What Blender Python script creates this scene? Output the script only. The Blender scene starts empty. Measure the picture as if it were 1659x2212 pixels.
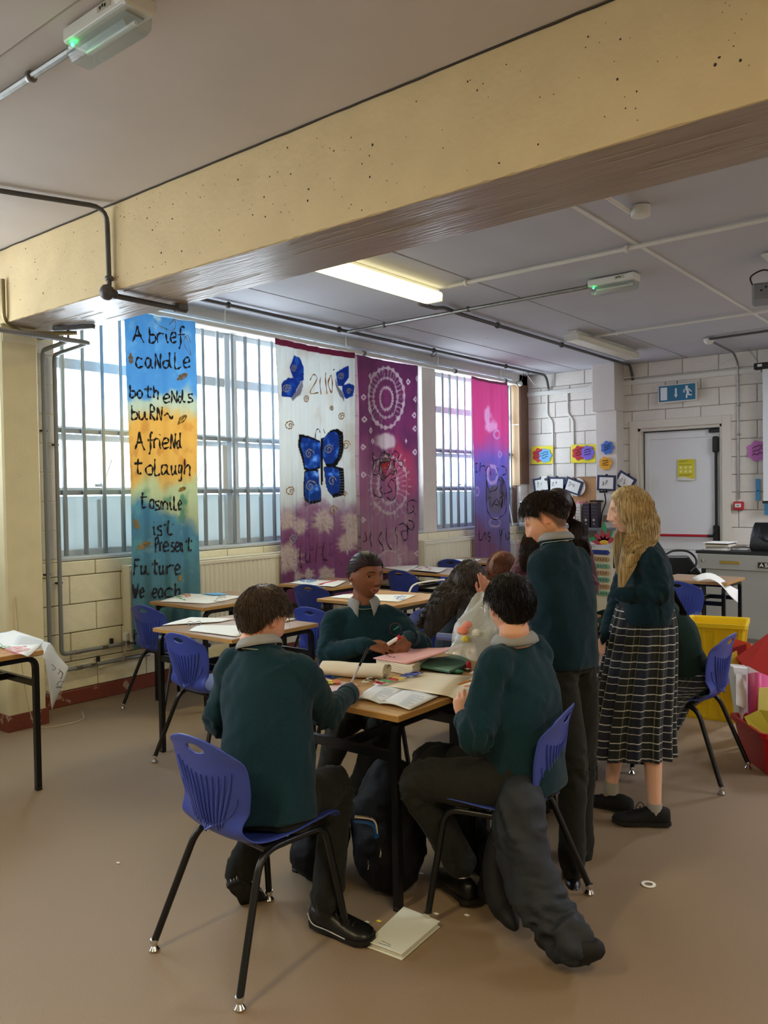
import bpy, bmesh, math, random
import numpy as np
from mathutils import Vector, Matrix

# ------------------------------------------------------------------ camera
RR = Vector((0.78005333, 0.62551368, -0.01579351)).normalized()
UU = Vector((-0.00144162, 0.02703739, 0.99963338))
FF = Vector((-0.62571137, 0.77974459, -0.02199235)).normalized()
UU = RR.cross(FF).normalized()
CAM = Vector((0, 0, 1.55))
FPX = 1763.27
sc = bpy.context.scene
cd = bpy.data.cameras.new('camera')
cam = bpy.data.objects.new('camera', cd)
sc.collection.objects.link(cam)
cd.sensor_fit = 'HORIZONTAL'
cd.sensor_width = 36
cd.lens = FPX / 1659 * 36
cd.clip_start = 0.05
M = Matrix((RR, UU, -FF)).transposed().to_4x4()
M.translation = CAM
cam.matrix_world = M
sc.camera = cam

# ------------------------------------------------------------------ sky, exposure
w = bpy.data.worlds.new('overcast_sky')
sc.world = w
w.use_nodes = True
nt = w.node_tree
bg = nt.nodes['Background']
tcw = nt.nodes.new('ShaderNodeTexCoord')
sep = nt.nodes.new('ShaderNodeSeparateXYZ')
rmp = nt.nodes.new('ShaderNodeValToRGB')
nt.links.new(tcw.outputs['Generated'], sep.inputs[0])
nt.links.new(sep.outputs['Z'], rmp.inputs[0])
nt.links.new(rmp.outputs[0], bg.inputs[0])
rmp.color_ramp.elements[0].position = 0.0
rmp.color_ramp.elements[0].color = (0.80, 0.90, 1.0, 1)
rmp.color_ramp.elements[1].position = 0.9
rmp.color_ramp.elements[1].color = (0.72, 0.86, 1.0, 1)
bg.inputs[1].default_value = 11.5
vs = sc.view_settings
vs.view_transform = 'Standard'
try: vs.look = 'None'
except Exception: pass
vs.gamma = 1.0
vs.exposure = 0.08
vs.use_curve_mapping = False
sc.cycles.max_bounces = 8
sc.cycles.diffuse_bounces = 5
sc.cycles.transparent_max_bounces = 12
sc.cycles.sample_clamp_indirect = 6
sc.cycles.use_denoising = True

def portal(loc, sy, sz):
    l = bpy.data.lights.new('window_daylight', 'AREA')
    l.shape = 'RECTANGLE'; l.size = sy; l.size_y = sz
    l.cycles.is_portal = True
    o = bpy.data.objects.new('window_daylight', l)
    sc.collection.objects.link(o)
    o.location = loc
    o.rotation_euler = Vector((1, 0, 0)).to_track_quat('-Z', 'Z').to_euler()
# daylight openings of the left wall (sampling portals of the sky itself, they add no light)
portal((-5.99, 4.86, 2.1), 3.4, 2.1)
portal((-5.99, 7.35, 2.1), 1.1, 2.1)
portal((-5.99, 9.15, 2.1), 2.1, 2.1)
portal((-5.99, 0.3, 2.1), 4.1, 2.1)

# ------------------------------------------------------------------ helpers
random.seed(7)
C = sc.collection
PI = math.pi
def V(*a): return Vector(a)
def ray(px, py): return FF + RR * ((px - 829.5) / FPX) - UU * ((py - 1106) / FPX)
def at(px, py, d): return CAM + ray(px, py) * d            # a pixel at a real depth -> world point
def atz(px, py, z=0.0):
    r = ray(px, py); return CAM + r * ((z - 1.55) / r.z)
def atx(px, py, x=-5.7):
    r = ray(px, py); return CAM + r * (x / r.x)
def aty(px, py, y=10.42):
    r = ray(px, py); return CAM + r * (y / r.y)

def lin(h):
    if isinstance(h, str):
        h = h.lstrip('#'); h = [int(h[i:i+2], 16) / 255 for i in (0, 2, 4)]
    else: h = [v / 255 for v in h]
    return tuple((c / 12.92 if c <= 0.04045 else ((c + 0.055) / 1.055) ** 2.4) for c in h)

def link(nt, a, b): nt.links.new(a, b)
MATS = {}
def mat(name, col, rough=0.6, metal=0.0, var=0.0, vscale=8.0, bump=0.0, bscale=60.0, stretch=None, spec=0.5,
        col2=None, trans=0.0, alpha=1.0, coat=0.0, sheen=0.0, emit=None, estr=0.0, attr=None, ior=1.45, contrast=None, detail=4.0, transl=0.0):
    """Procedural principled material: base colour broken up by noise, fine relief by a second noise."""
    if name in MATS: return MATS[name]
    m = bpy.data.materials.new(name); m.use_nodes = True
    n = m.node_tree; p = n.nodes['Principled BSDF']; out = n.nodes['Material Output']
    c = lin(col)
    p.inputs['Base Color'].default_value = (*c, 1)
    p.inputs['Roughness'].default_value = rough
    p.inputs['Metallic'].default_value = metal
    p.inputs['Specular IOR Level'].default_value = spec
    p.inputs['IOR'].default_value = ior
    p.inputs['Transmission Weight'].default_value = trans
    p.inputs['Alpha'].default_value = alpha
    p.inputs['Coat Weight'].default_value = coat
    p.inputs['Sheen Weight'].default_value = sheen
    if emit is not None:
        p.inputs['Emission Color'].default_value = (*lin(emit), 1)
        p.inputs['Emission Strength'].default_value = estr
    tc = n.nodes.new('ShaderNodeTexCoord'); mp = n.nodes.new('ShaderNodeMapping')
    link(n, tc.outputs['Object'], mp.inputs[0])
    if stretch: mp.inputs['Scale'].default_value = stretch
    csrc = None
    if attr:
        a = n.nodes.new('ShaderNodeVertexColor'); a.layer_name = attr; csrc = a.outputs[0]
        link(n, csrc, p.inputs['Base Color'])
    if var > 0 or col2:
        nz = n.nodes.new('ShaderNodeTexNoise'); nz.inputs['Scale'].default_value = vscale; nz.inputs['Detail'].default_value = detail
        link(n, mp.outputs[0], nz.inputs['Vector'])
        mr = n.nodes.new('ShaderNodeMapRange')
        lo, hi = contrast or (0.3, 0.7)
        mr.inputs[1].default_value = lo; mr.inputs[2].default_value = hi
        link(n, nz.outputs[0], mr.inputs[0])
        mx = n.nodes.new('ShaderNodeMix'); mx.data_type = 'RGBA'
        link(n, mr.outputs[0], mx.inputs[0])
        if col2:
            mx.inputs[6].default_value = (*c, 1); mx.inputs[7].default_value = (*lin(col2), 1)
        elif csrc:
            mul = n.nodes.new('ShaderNodeVectorMath'); mul.operation = 'SCALE'; mul.inputs[3].default_value = 1 - var
            mul2 = n.nodes.new('ShaderNodeVectorMath'); mul2.operation = 'SCALE'; mul2.inputs[3].default_value = 1 + var
            link(n, csrc, mul.inputs[0]); link(n, csrc, mul2.inputs[0])
            link(n, mul.outputs[0], mx.inputs[6]); link(n, mul2.outputs[0], mx.inputs[7])
        else:
            mx.inputs[6].default_value = (*[max(0, v * (1 - var)) for v in c], 1)
            mx.inputs[7].default_value = (*[min(1, v * (1 + var)) for v in c], 1)
        link(n, mx.outputs[2], p.inputs['Base Color'])
    if bump > 0:
        nb = n.nodes.new('ShaderNodeTexNoise'); nb.inputs['Scale'].default_value = bscale; nb.inputs['Detail'].default_value = 3
        link(n, mp.outputs[0], nb.inputs['Vector'])
        bp = n.nodes.new('ShaderNodeBump'); bp.inputs['Strength'].default_value = bump; bp.inputs['Distance'].default_value = 0.01
        link(n, nb.outputs[0], bp.inputs['Height']); link(n, bp.outputs[0], p.inputs['Normal'])
    if transl > 0:
        tb = n.nodes.new('ShaderNodeBsdfTranslucent'); ms = n.nodes.new('ShaderNodeMixShader')
        ms.inputs[0].default_value = transl
        if p.inputs['Base Color'].links: link(n, p.inputs['Base Color'].links[0].from_socket, tb.inputs[0])
        else: tb.inputs[0].default_value = (*c, 1)
        link(n, p.outputs[0], ms.inputs[1]); link(n, tb.outputs[0], ms.inputs[2]); link(n, ms.outputs[0], out.inputs[0])
    MATS[name] = m
    return m

def tag(o, label=None, cat=None, group=None, kind=None):
    if label: o['label'] = label
    if cat: o['category'] = cat
    if group: o['group'] = group
    if kind: o['kind'] = kind
    return o
def empty(name, loc=(0, 0, 0), rz=0.0, label=None, cat=None, group=None, kind=None):
    o = bpy.data.objects.new(name, None); C.objects.link(o)
    o.empty_display_size = 0.1
    o.location = loc; o.rotation_euler = (0, 0, rz)
    return tag(o, label, cat, group, kind)

def mesh_obj(name, verts, faces, m, parent=None, smooth=True, world=True, mats=None, fmat=None, angle=None):
    me = bpy.data.meshes.new(name)
    me.from_pydata([tuple(v) for v in verts], [], [tuple(f) for f in faces])
    for mm in (mats or [m]): me.materials.append(mm)
    if fmat is not None: me.polygons.foreach_set('material_index', fmat)
    if smooth:
        me.polygons.foreach_set('use_smooth', [True] * len(me.polygons))
        if angle: me.set_sharp_from_angle(angle=math.radians(angle))
    me.update()
    return place(name, me, parent, world)
def place(name, me, parent=None, world=True):
    o = bpy.data.objects.new(name, me); C.objects.link(o)
    if parent is not None:
        o.parent = parent
        if world: o.matrix_parent_inverse = world_of(parent).inverted()
    return o
def world_of(o):
    b = Matrix.LocRotScale(o.location, o.rotation_euler, o.scale)
    if o.parent: return world_of(o.parent) @ o.matrix_parent_inverse @ b
    return b
def copy_tree(o, parent=None):
    c = o.copy(); C.objects.link(c)
    if parent is not None: c.parent = parent
    for ch in [q for q in bpy.data.objects if q.parent == o]: copy_tree(ch, c)
    return c

def frames(pts):
    """parallel-transport frames along a polyline"""
    pts = [Vector(p) for p in pts]; out = []
    t = (pts[1] - pts[0]).normalized()
    a = Vector((0, 0, 1)) if abs(t.z) < 0.9 else Vector((1, 0, 0))
    n = (a - t * a.dot(t)).normalized()
    for i, p in enumerate(pts):
        if i == 0: tt = pts[1] - pts[0]
        elif i == len(pts) - 1: tt = pts[-1] - pts[-2]
        else: tt = (pts[i + 1] - pts[i]).normalized() + (pts[i] - pts[i - 1]).normalized()
        tt = tt.normalized() if tt.length > 1e-9 else t
        n = (n - tt * n.dot(tt)); n = n.normalized() if n.length > 1e-9 else Vector((1, 0, 0))
        out.append((p, tt, n, tt.cross(n))); t = tt
    return out
def smooth_path(pts, k=6):
    """Catmull-Rom through the points"""
    P = [Vector(p) for p in pts]
    if len(P) < 3: return P
    P = [P[0] * 2 - P[1]] + P + [P[-1] * 2 - P[-2]]; out = []
    for i in range(1, len(P) - 2):
        for j in range(k):
            t = j / k
            a, b, c, d = P[i - 1], P[i], P[i + 1], P[i + 2]
            out.append(0.5 * ((2 * b) + (c - a) * t + (2 * a - 5 * b + 4 * c - d) * t * t + (3 * b - a - 3 * c + d) * t ** 3))
    out.append(P[-2]); return out
def fillet(pts, r, k=5):
    P = [Vector(p) for p in pts]; out = [P[0]]
    for i in range(1, len(P) - 1):
        a, b, c = P[i - 1], P[i], P[i + 1]
        rr = min(r, (a - b).length * .49, (c - b).length * .49)
        p0 = b + (a - b).normalized() * rr; p1 = b + (c - b).normalized() * rr
        for j in range(k + 1):
            t = j / k; out.append(p0 * (1 - t) ** 2 + b * 2 * t * (1 - t) + p1 * t * t)
    out.append(P[-1]); return out

class MB:
    def __init__(s): s.v = []; s.f = []; s.m = []; s.mi = 0
    def add(s, vs, fs):
        b = len(s.v); s.v += [Vector(v) for v in vs]
        for f in fs: s.f.append([i + b for i in f]); s.m.append(s.mi)
        return s
    def box(s, c, d, R=None, ch=0.0):
        c = Vector(c); x, y, z = [q / 2 for q in d]
        if ch <= 0:
            vs = [Vector((sx * x, sy * y, sz * z)) for sz in (-1, 1) for sy in (-1, 1) for sx in (-1, 1)]
            fs = [(0, 2, 3, 1), (4, 5, 7, 6), (0, 1, 5, 4), (2, 6, 7, 3), (0, 4, 6, 2), (1, 3, 7, 5)]
        else:
            ch = min(ch, x * .9, y * .9, z * .9); vs = []; idx = {}
            for sx in (-1, 1):
                for sy in (-1, 1):
                    for sz in (-1, 1):
                        for k in range(3):
                            p = [sx * (x - ch), sy * (y - ch), sz * (z - ch)]; p[k] = (sx * x, sy * y, sz * z)[k]
                            idx[(sx, sy, sz, k)] = len(vs); vs.append(Vector(p))
            fs = []
            for k in range(3):
                for sg in (-1, 1):
                    o = [a for a in range(3) if a != k]; q = []
                    for a, b in ((-1, -1), (1, -1), (1, 1), (-1, 1)):
                        t = [0, 0, 0]; t[k] = sg; t[o[0]] = a; t[o[1]] = b; q.append(idx[(*t, k)])
                    fs.append(q if (sg > 0) == (k != 1) else q[::-1])
            for k in range(3):
                a, b = [q for q in range(3) if q != k]
                for s1 in (-1, 1):
                    for s2 in (-1, 1):
                        t0 = [0] * 3; t0[a] = s1; t0[b] = s2; t0[k] = -1; t1 = list(t0); t1[k] = 1
                        q = [idx[(*t0, a)], idx[(*t1, a)], idx[(*t1, b)], idx[(*t0, b)]]
                        nn = (vs[q[1]] - vs[q[0]]).cross(vs[q[2]] - vs[q[1]])
                        fs.append(q if nn.dot(sum((vs[i] for i in q), Vector())) > 0 else q[::-1])
            for sx in (-1, 1):
                for sy in (-1, 1):
                    for sz in (-1, 1):
                        q = [idx[(sx, sy, sz, k)] for k in range(3)]
                        fs.append(q if sx * sy * sz > 0 else q[::-1])
        if R is not None: vs = [R @ v for v in vs]
        return s.add([v + c for v in vs], fs)
    def tube(s, pts, r, n=8, cap=True, flat=1.0):
        fr = frames(pts); vs = []; fs = []
        rs = r if hasattr(r, '__len__') else [r] * len(fr)
        for (p, t, a, b), q in zip(fr, rs):
            for j in range(n):
                an = 2 * PI * j / n
                vs.append(p + a * (math.cos(an) * q * flat) + b * (math.sin(an) * q))
        for i in range(len(fr) - 1):
            for j in range(n):
                k = (j + 1) % n
                fs.append((i * n + j, i * n + k, (i + 1) * n + k, (i + 1) * n + j))
        if cap:
            fs.append(tuple(range(n))[::-1]); fs.append(tuple((len(fr) - 1) * n + j for j in range(n)))
        return s.add(vs, fs)
    def sqtube(s, pts, w, h, up):
        """rectangular tube along a path, up = reference normal"""
        P = [Vector(p) for p in pts]; vs = []; fs = []; up = Vector(up)
        for i, p in enumerate(P):
            t = (P[min(i + 1, len(P) - 1)] - P[max(i - 1, 0)]).normalized()
            b = t.cross(up).normalized(); a = b.cross(t).normalized()
            for x, y in ((-1, -1), (1, -1), (1, 1), (-1, 1)): vs.append(p + b * (x * w / 2) + a * (y * h / 2))
        for i in range(len(P) - 1):
            for j in range(4):
                k = (j + 1) % 4; fs.append((i * 4 + j, i * 4 + k, i * 4 + 4 + k, i * 4 + 4 + j))
        fs.append((3, 2, 1, 0)); e = (len(P) - 1) * 4; fs.append((e, e + 1, e + 2, e + 3))
        return s.add(vs, fs)
    def rings(s, R, cap=True, closed=True):
        n = len(R[0]); vs = [v for r in R for v in r]; fs = []
        for i in range(len(R) - 1):
            for j in range(n if closed else n - 1):
                k = (j + 1) % n; fs.append((i * n + j, i * n + k, (i + 1) * n + k, (i + 1) * n + j))
        if cap and closed:
            fs.append(tuple(range(n))[::-1]); fs.append(tuple((len(R) - 1) * n + j for j in range(n)))
        return s.add(vs, fs)
    def lathe(s, prof, c=(0, 0, 0), n=16, R=None):
        c = Vector(c); out = []
        for r, z in prof:
            ring = [Vector((math.cos(2 * PI * j / n) * r, math.sin(2 * PI * j / n) * r, z)) for j in range(n)]
            out.append([c + (R @ v if R is not None else v) for v in ring])
        return s.rings(out)
    def ball(s, c, r, n=12, R=None):
        c = Vector(c); rx, ry, rz = r if hasattr(r, '__len__') else (r, r, r); out = []
        for i in range(n // 2 + 1):
            t = PI * (i + .001) / (n // 2 + .002); ring = []
            for j in range(n):
                v = Vector((math.cos(2 * PI * j / n) * math.sin(t) * rx, math.sin(2 * PI * j / n) * math.sin(t) * ry, -math.cos(t) * rz))
                ring.append(c + (R @ v if R is not None else v))
            out.append(ring)
        return s.rings(out)
    def poly(s, pts, th, nrm):
        """extruded flat polygon"""
        P = [Vector(p) for p in pts]; n = len(P); N = Vector(nrm).normalized() * th
        fs = [tuple(range(n)), tuple(range(2 * n - 1, n - 1, -1))]
        for i in range(n): k = (i + 1) % n; fs.append((i + n, k + n, k, i))
        return s.add([p + N for p in P] + P, fs)
    def grid(s, G):
        """G[i][j] points"""
        n = len(G[0]); fs = []
        for i in range(len(G) - 1):
            for j in range(n - 1): fs.append((i * n + j, i * n + j + 1, (i + 1) * n + j + 1, (i + 1) * n + j))
        return s.add([p for r in G for p in r], fs)
    def build(s, name, m, parent=None, smooth=True, angle=35, world=True, mats=None):
        return mesh_obj(name, s.v, s.f, m, parent, smooth, world, mats, s.m if mats else None, angle)

def recalc(o):
    bm = bmesh.new(); bm.from_mesh(o.data); bmesh.ops.recalc_face_normals(bm, faces=bm.faces); bm.to_mesh(o.data); bm.free()
    return o
def solid(o, th, off=-1.0):
    md = o.modifiers.new('thickness', 'SOLIDIFY'); md.thickness = th; md.offset = off; return o
def bev(o, wd, seg=2):
    md = o.modifiers.new('bevel', 'BEVEL'); md.width = wd; md.segments = seg; md.limit_method = 'ANGLE'; return o
def box_obj(name, lo, hi, m, parent=None, ch=0.0):
    c = [(a + b) / 2 for a, b in zip(lo, hi)]; d = [abs(b - a) for a, b in zip(lo, hi)]
    return MB().box(c, d, ch=ch).build(name, m, parent, smooth=False)

# vectorised value noise (numpy)
def _h(ix, iy, iz, s):
    n = (ix.astype(np.int64) * 374761393 + iy.astype(np.int64) * 668265263 + iz.astype(np.int64) * 2147483647 + s * 974634777) & 0xffffffff
    n = ((n ^ (n >> 13)) * 1274126177) & 0xffffffff
    n = (n ^ (n >> 16)) & 0xffffffff
    return n / 4294967295.0
def vnoise(x, y, z=None, s=0):
    x = np.asarray(x, float); y = np.asarray(y, float); z = np.zeros_like(x) if z is None else np.asarray(z, float)
    ix, iy, iz = np.floor(x), np.floor(y), np.floor(z); fx, fy, fz = x - ix, y - iy, z - iz
    fx, fy, fz = [f * f * (3 - 2 * f) for f in (fx, fy, fz)]; r = 0
    for a in (0, 1):
        for b in (0, 1):
            for c in (0, 1):
                r = r + _h(ix + a, iy + b, iz + c, s) * (fx if a else 1 - fx) * (fy if b else 1 - fy) * (fz if c else 1 - fz)
    return r
def fbm(x, y, z=None, s=0, o=4):
    r = 0; a = 0.5; k = 1.0
    for i in range(o):
        r = r + a * vnoise(x * k, y * k, None if z is None else z * k, s + i * 17); a *= .5; k *= 2.03
    return r / (1 - .5 ** o)
def sstep(a, b, x): t = np.clip((x - a) / (b - a), 0, 1); return t * t * (3 - 2 * t)
# ================================================================== THE SETTING
XL, YB, ZC = -5.70, 10.42, 3.20
XR, YF = 3.2, -4.2
m_floor = mat('floor_vinyl', '#8e7a62', rough=0.55, var=0.10, vscale=260, bump=0.08, bscale=500, detail=2)
m_cream = mat('cream_paint', '#ece7cb', rough=0.55, var=0.04, vscale=14, bump=0.35, bscale=90)
m_cream2 = mat('cream_paint_worn', '#e4dbb4', rough=0.6, var=0.05, vscale=6, bump=0.15, bscale=40)
m_white = mat('white_wall_paint', '#dedad2', rough=0.55, var=0.03, vscale=10, bump=0.35, bscale=80)
m_ceil = mat('ceiling_paint_cool_light', '#bcbdc4', rough=0.7, var=0.03, vscale=2.5)  # cool light of the far bay is put into this ceiling colour
m_ceil2 = mat('ceiling_paint_warm_light', '#c9bfb6', rough=0.7, var=0.03, vscale=2.5)  # same ceiling, with the warm near-bay light put into its colour
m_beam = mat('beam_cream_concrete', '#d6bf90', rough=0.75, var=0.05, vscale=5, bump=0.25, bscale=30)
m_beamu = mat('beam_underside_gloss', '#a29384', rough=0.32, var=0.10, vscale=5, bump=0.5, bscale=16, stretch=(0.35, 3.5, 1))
m_dark = mat('dark_gap', '#3b342c', rough=0.9)
m_alu = mat('white_window_frame', '#c3cbd0', rough=0.4, var=0.03, vscale=8)
def glass_mat(name, col=(1, 1, 1), refl=.07, rough=.02):
    m = bpy.data.materials.new(name); m.use_nodes = True; n = m.node_tree
    t = n.nodes.new('ShaderNodeBsdfTransparent'); g = n.nodes.new('ShaderNodeBsdfGlossy'); x = n.nodes.new('ShaderNodeMixShader')
    t.inputs[0].default_value = (*col, 1); g.inputs['Roughness'].default_value = rough; x.inputs[0].default_value = refl
    link(n, t.outputs[0], x.inputs[1]); link(n, g.outputs[0], x.inputs[2]); link(n, x.outputs[0], n.nodes['Material Output'].inputs[0])
    return m
m_glass = glass_mat('window_glass')
m_span = mat('spandrel_panel', '#cdd5d5', rough=0.45, var=0.03, vscale=4, transl=0.25)
m_steel = mat('galvanised_conduit', '#8e8d88', rough=0.38, metal=0.85, var=0.15, vscale=25, stretch=(1, 1, 1))
m_dsteel = mat('grey_conduit', '#5b5a5a', rough=0.45, metal=0.4, var=0.12, vscale=30)
m_chrome = mat('bright_metal', '#d8d8d6', rough=0.2, metal=1.0)
m_brown = mat('brown_skirting_paint', '#7d3d2c', rough=0.45, col2='#b39a86', vscale=9, contrast=(0.60, 0.64), bump=0.2, bscale=30, detail=7)
m_tan = mat('tan_timber', '#b59873', rough=0.5, var=0.08, vscale=7, stretch=(6, 6, 0.6))
m_dtan = mat('dark_timber', '#6d4f3d', rough=0.5, var=0.1, vscale=7, stretch=(6, 6, 0.6))
m_wpl = mat('white_plastic', '#dcdcd6', rough=0.4)
m_blk = mat('black_plastic', '#151617', rough=0.4)
m_blkp = mat('black_powder_coat', '#0e1014', rough=0.28, bump=0.05, bscale=300)

# floor
tag(box_obj('floor', (XL - .3, YF, -0.1), (XR, YB + .4, 0), m_floor), kind='structure')
# ceiling: slab with boards whose joints run towards the back wall
ceil = tag(box_obj('ceiling', (XL - .3, YF, ZC + .02), (XR, YB + .4, ZC + .15), m_dark), kind='structure')
xs = [-5.70, -4.885, -3.435, -2.10, -0.75, 0.6, 1.95, XR]
for a, b in zip(xs[:-1], xs[1:]):
    MB().box(((a + b) / 2, (3.10 + YB) / 2, ZC + .01), (b - a - .016, YB - 3.10, .024), ch=.003).build('ceiling_panel', m_ceil, ceil, False)
MB().box((-2.10, (3.13 + YB) / 2, ZC - .002), (.03, YB - 3.13, .012)).build('cover_strip', m_wpl, ceil, False)
ys = [YF, -2.2, 0.6, 1.515, 2.66]
for a, b in zip(ys[:-1], ys[1:]):
    MB().box(((XL + XR) / 2, (a + b) / 2, ZC + .01), (XR - XL, b - a - .010, .024), ch=.003).build('ceiling_panel', m_ceil2, ceil, False)
MB().box(((XL + XR) / 2, .75, ZC - .012), (XR - XL, 1.50, .022), ch=.004).build('ceiling_panel', m_ceil2, ceil, False)
# small screw heads in the far boards
m_spot = mat('pale_fixing', '#c9c2b8', rough=.4)
for px, py in ((1025, 697), (1438, 671), (1258, 700), (1052, 731)):
    p = atz(px, py, ZC - .004); MB().lathe([(.012, .004), (.012, 0), (.004, -.003)], p, 8).build('fixing', m_spot, ceil)

# beam across the room (trim_1) with its differently painted underside, edge chips and bug holes
bx0, bx1, by0, by1, bz = XL, XR, 2.66, 3.13, 2.715
rnd = random.Random(3)
beam = MB()
n = 240; F0 = []; 
for i in range(n + 1):
    x = bx0 + (bx1 - bx0) * i / n
    j = (rnd.random() - .5) * .012
    F0.append([Vector((x, by0, ZC + .01)), Vector((x, by0, bz + .03)), Vector((x, by0 + .0, bz + abs(j))), Vector((x, by0 + .006 + abs(j), bz))])
beam.grid(F0)
beamo = beam.build('trim_1', m_beam, None, False); recalc(beamo); tag(beamo, kind='structure')
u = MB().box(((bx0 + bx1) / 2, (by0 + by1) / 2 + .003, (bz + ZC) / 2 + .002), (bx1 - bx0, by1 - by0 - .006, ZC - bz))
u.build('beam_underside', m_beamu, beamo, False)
cr = MB(); P = []
for i in range(121):
    x = bx0 + (bx1 - bx0) * i / 120
    P.append(Vector((x, by0 - .004, ZC - .006 + (rnd.random() - .5) * .004)))
cr.tube(P, .0045, 5).build('crack', m_dark, beamo)
holes = MB()
for i in range(380):
    x = bx0 + (bx1 - bx0) * rnd.random() ** .9; z = bz + .03 + rnd.random() * .43
    r = .0012 + .0035 * rnd.random() ** 3
    holes.lathe([(r * 1.2, 0), (r, .0012)], (x, by0, z), 6, Matrix.Rotation(PI / 2, 3, 'X') @ Matrix.Diagonal((1, .7 + rnd.random() * .6, 1)))
o = holes.build('bug_hole', m_dark, beamo); o['kind'] = 'stuff'
# board marks of the formwork on the underside
bm_ = MB()
for i in range(46):
    x = bx0 + (bx1 - bx0) * rnd.random(); y = by0 + .03 + rnd.random() * .4; L = .1 + rnd.random() * .6
    pts = [(x + L * k / 6, y + (rnd.random() - .5) * .006, bz - .0005) for k in range(7)]
    bm_.tube(pts, .0016, 4)
bm_.build('board_mark', mat('board_mark_paint', '#b9ab9a', rough=.5), beamo)

# concrete column below the beam
col = MB(); col.box((-5.53, 2.775, 1.36), (.36, .26, 2.72), ch=.012)
colo = tag(col.build('wall_column', m_cream2, None, False), kind='structure'); colo.name = 'trim_2'
box_obj('skirting', (-5.71, 2.63, 0), (-5.338, 2.915, .11), m_brown, colo)
box_obj('capital', (-5.70, 2.66, 2.60), (-5.345, 2.90, 2.66), m_cream, colo, ch=.004)

# ---- block coursing -------------------------------------------------
def block_wall(parent, m, origin, ux, length, z0, z1, nrm, skip, seed, th=.022):
    r = random.Random(seed); ux = Vector(ux); nrm = Vector(nrm); O = Vector(origin)
    cache = {}; row = 0; z = z0; k = 0
    while z < z1 - .02:
        h = min(.215, z1 - z); s = -(.22 if row % 2 else 0)
        while s < length - .02:
            a, b = max(s, 0), min(s + .44, length)
            spans = [(a, b)]
            for (s0, s1, q0, q1) in skip:
                if q1 > z + .02 and q0 < z + h - .02:
                    ns = []
                    for (c, d) in spans:
                        if s1 <= c or s0 >= d: ns.append((c, d)); continue
                        if s0 > c: ns.append((c, s0))
                        if s1 < d: ns.append((s1, d))
                    spans = ns
            for (c, d) in spans:
                if d - c < .03: continue
                key = (round(d - c, 3), round(h, 3), k % 3); k += 1
                me = cache.get(key)
                ctr = O + ux * ((c + d) / 2) + Vector((0, 0, z + h / 2)) + nrm * (r.random() * .003)
                if me is None:
                    R = Matrix((ux, nrm, Vector((0, 0, 1)))).transposed()
                    ob = MB().box((0, 0, 0), (d - c - .007, th, h - .007), R, ch=.005).build('block', m, parent, False)
                    ob.location = ctr; cache[key] = ob.data
                else:
                    ob = place('block', me, parent); ob.location = ctr
            s += .44
        z += .215; row += 1

# left wall: solid below the windows, piers between, windows above
SILL = 1.10
wl = tag(box_obj('wall_left', (XL - .30, YF, 0), (XL - .012, YB, SILL - .02), mat('mortar', '#b3ac8c', rough=.8)), kind='structure')
block_wall(wl, m_cream, (XL, 3.075, .11), (0, 1, 0), YB - 3.075, 0, SILL - .13, (1, 0, 0), [], 5)
def pier(y0, y1, z0=SILL - .02, z1=3.055, m=m_cream):
    MB().box((XL - .15, (y0 + y1) / 2, (z0 + z1) / 2), (.30, y1 - y0, z1 - z0), ch=.004).build('pier', m, wl, False)
pier(2.9, 3.22); pier(6.50, 6.86, m=m_white); pier(7.86, 8.13, m=m_white); pier(10.19, YB + .3, z1=3.2, m=m_white); pier(2.3, 2.9); pier(YF, -1.7)
MB().box((XL - .15, (3.1 + YB) / 2, 3.13), (.30, YB - 3.1, .15)).build('lintel', m_white, wl, False)
MB().box((XL - .15, .3, 3.13), (.30, 4.0, .15)).build('lintel', m_white, wl, False)
bl = tag(MB().box((XL + .012, (3.075 + YB) / 2, .055), (.024, YB - 3.075, .11), ch=.006).build('baseboard_left', m_brown, None, False), kind='structure')
# blocks of the pier left of the windows (visible strip behind the pipes)
block_wall(wl, m_white, (XL, 3.06, SILL), (0, 1, 0), .16, 0, 1.60, (1, 0, 0), [], 6)
block_wall(wl, m_cream, (XL, 6.50, SILL), (0, 1, 0), .36, 0, 1.95, (1, 0, 0), [], 6)

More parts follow.
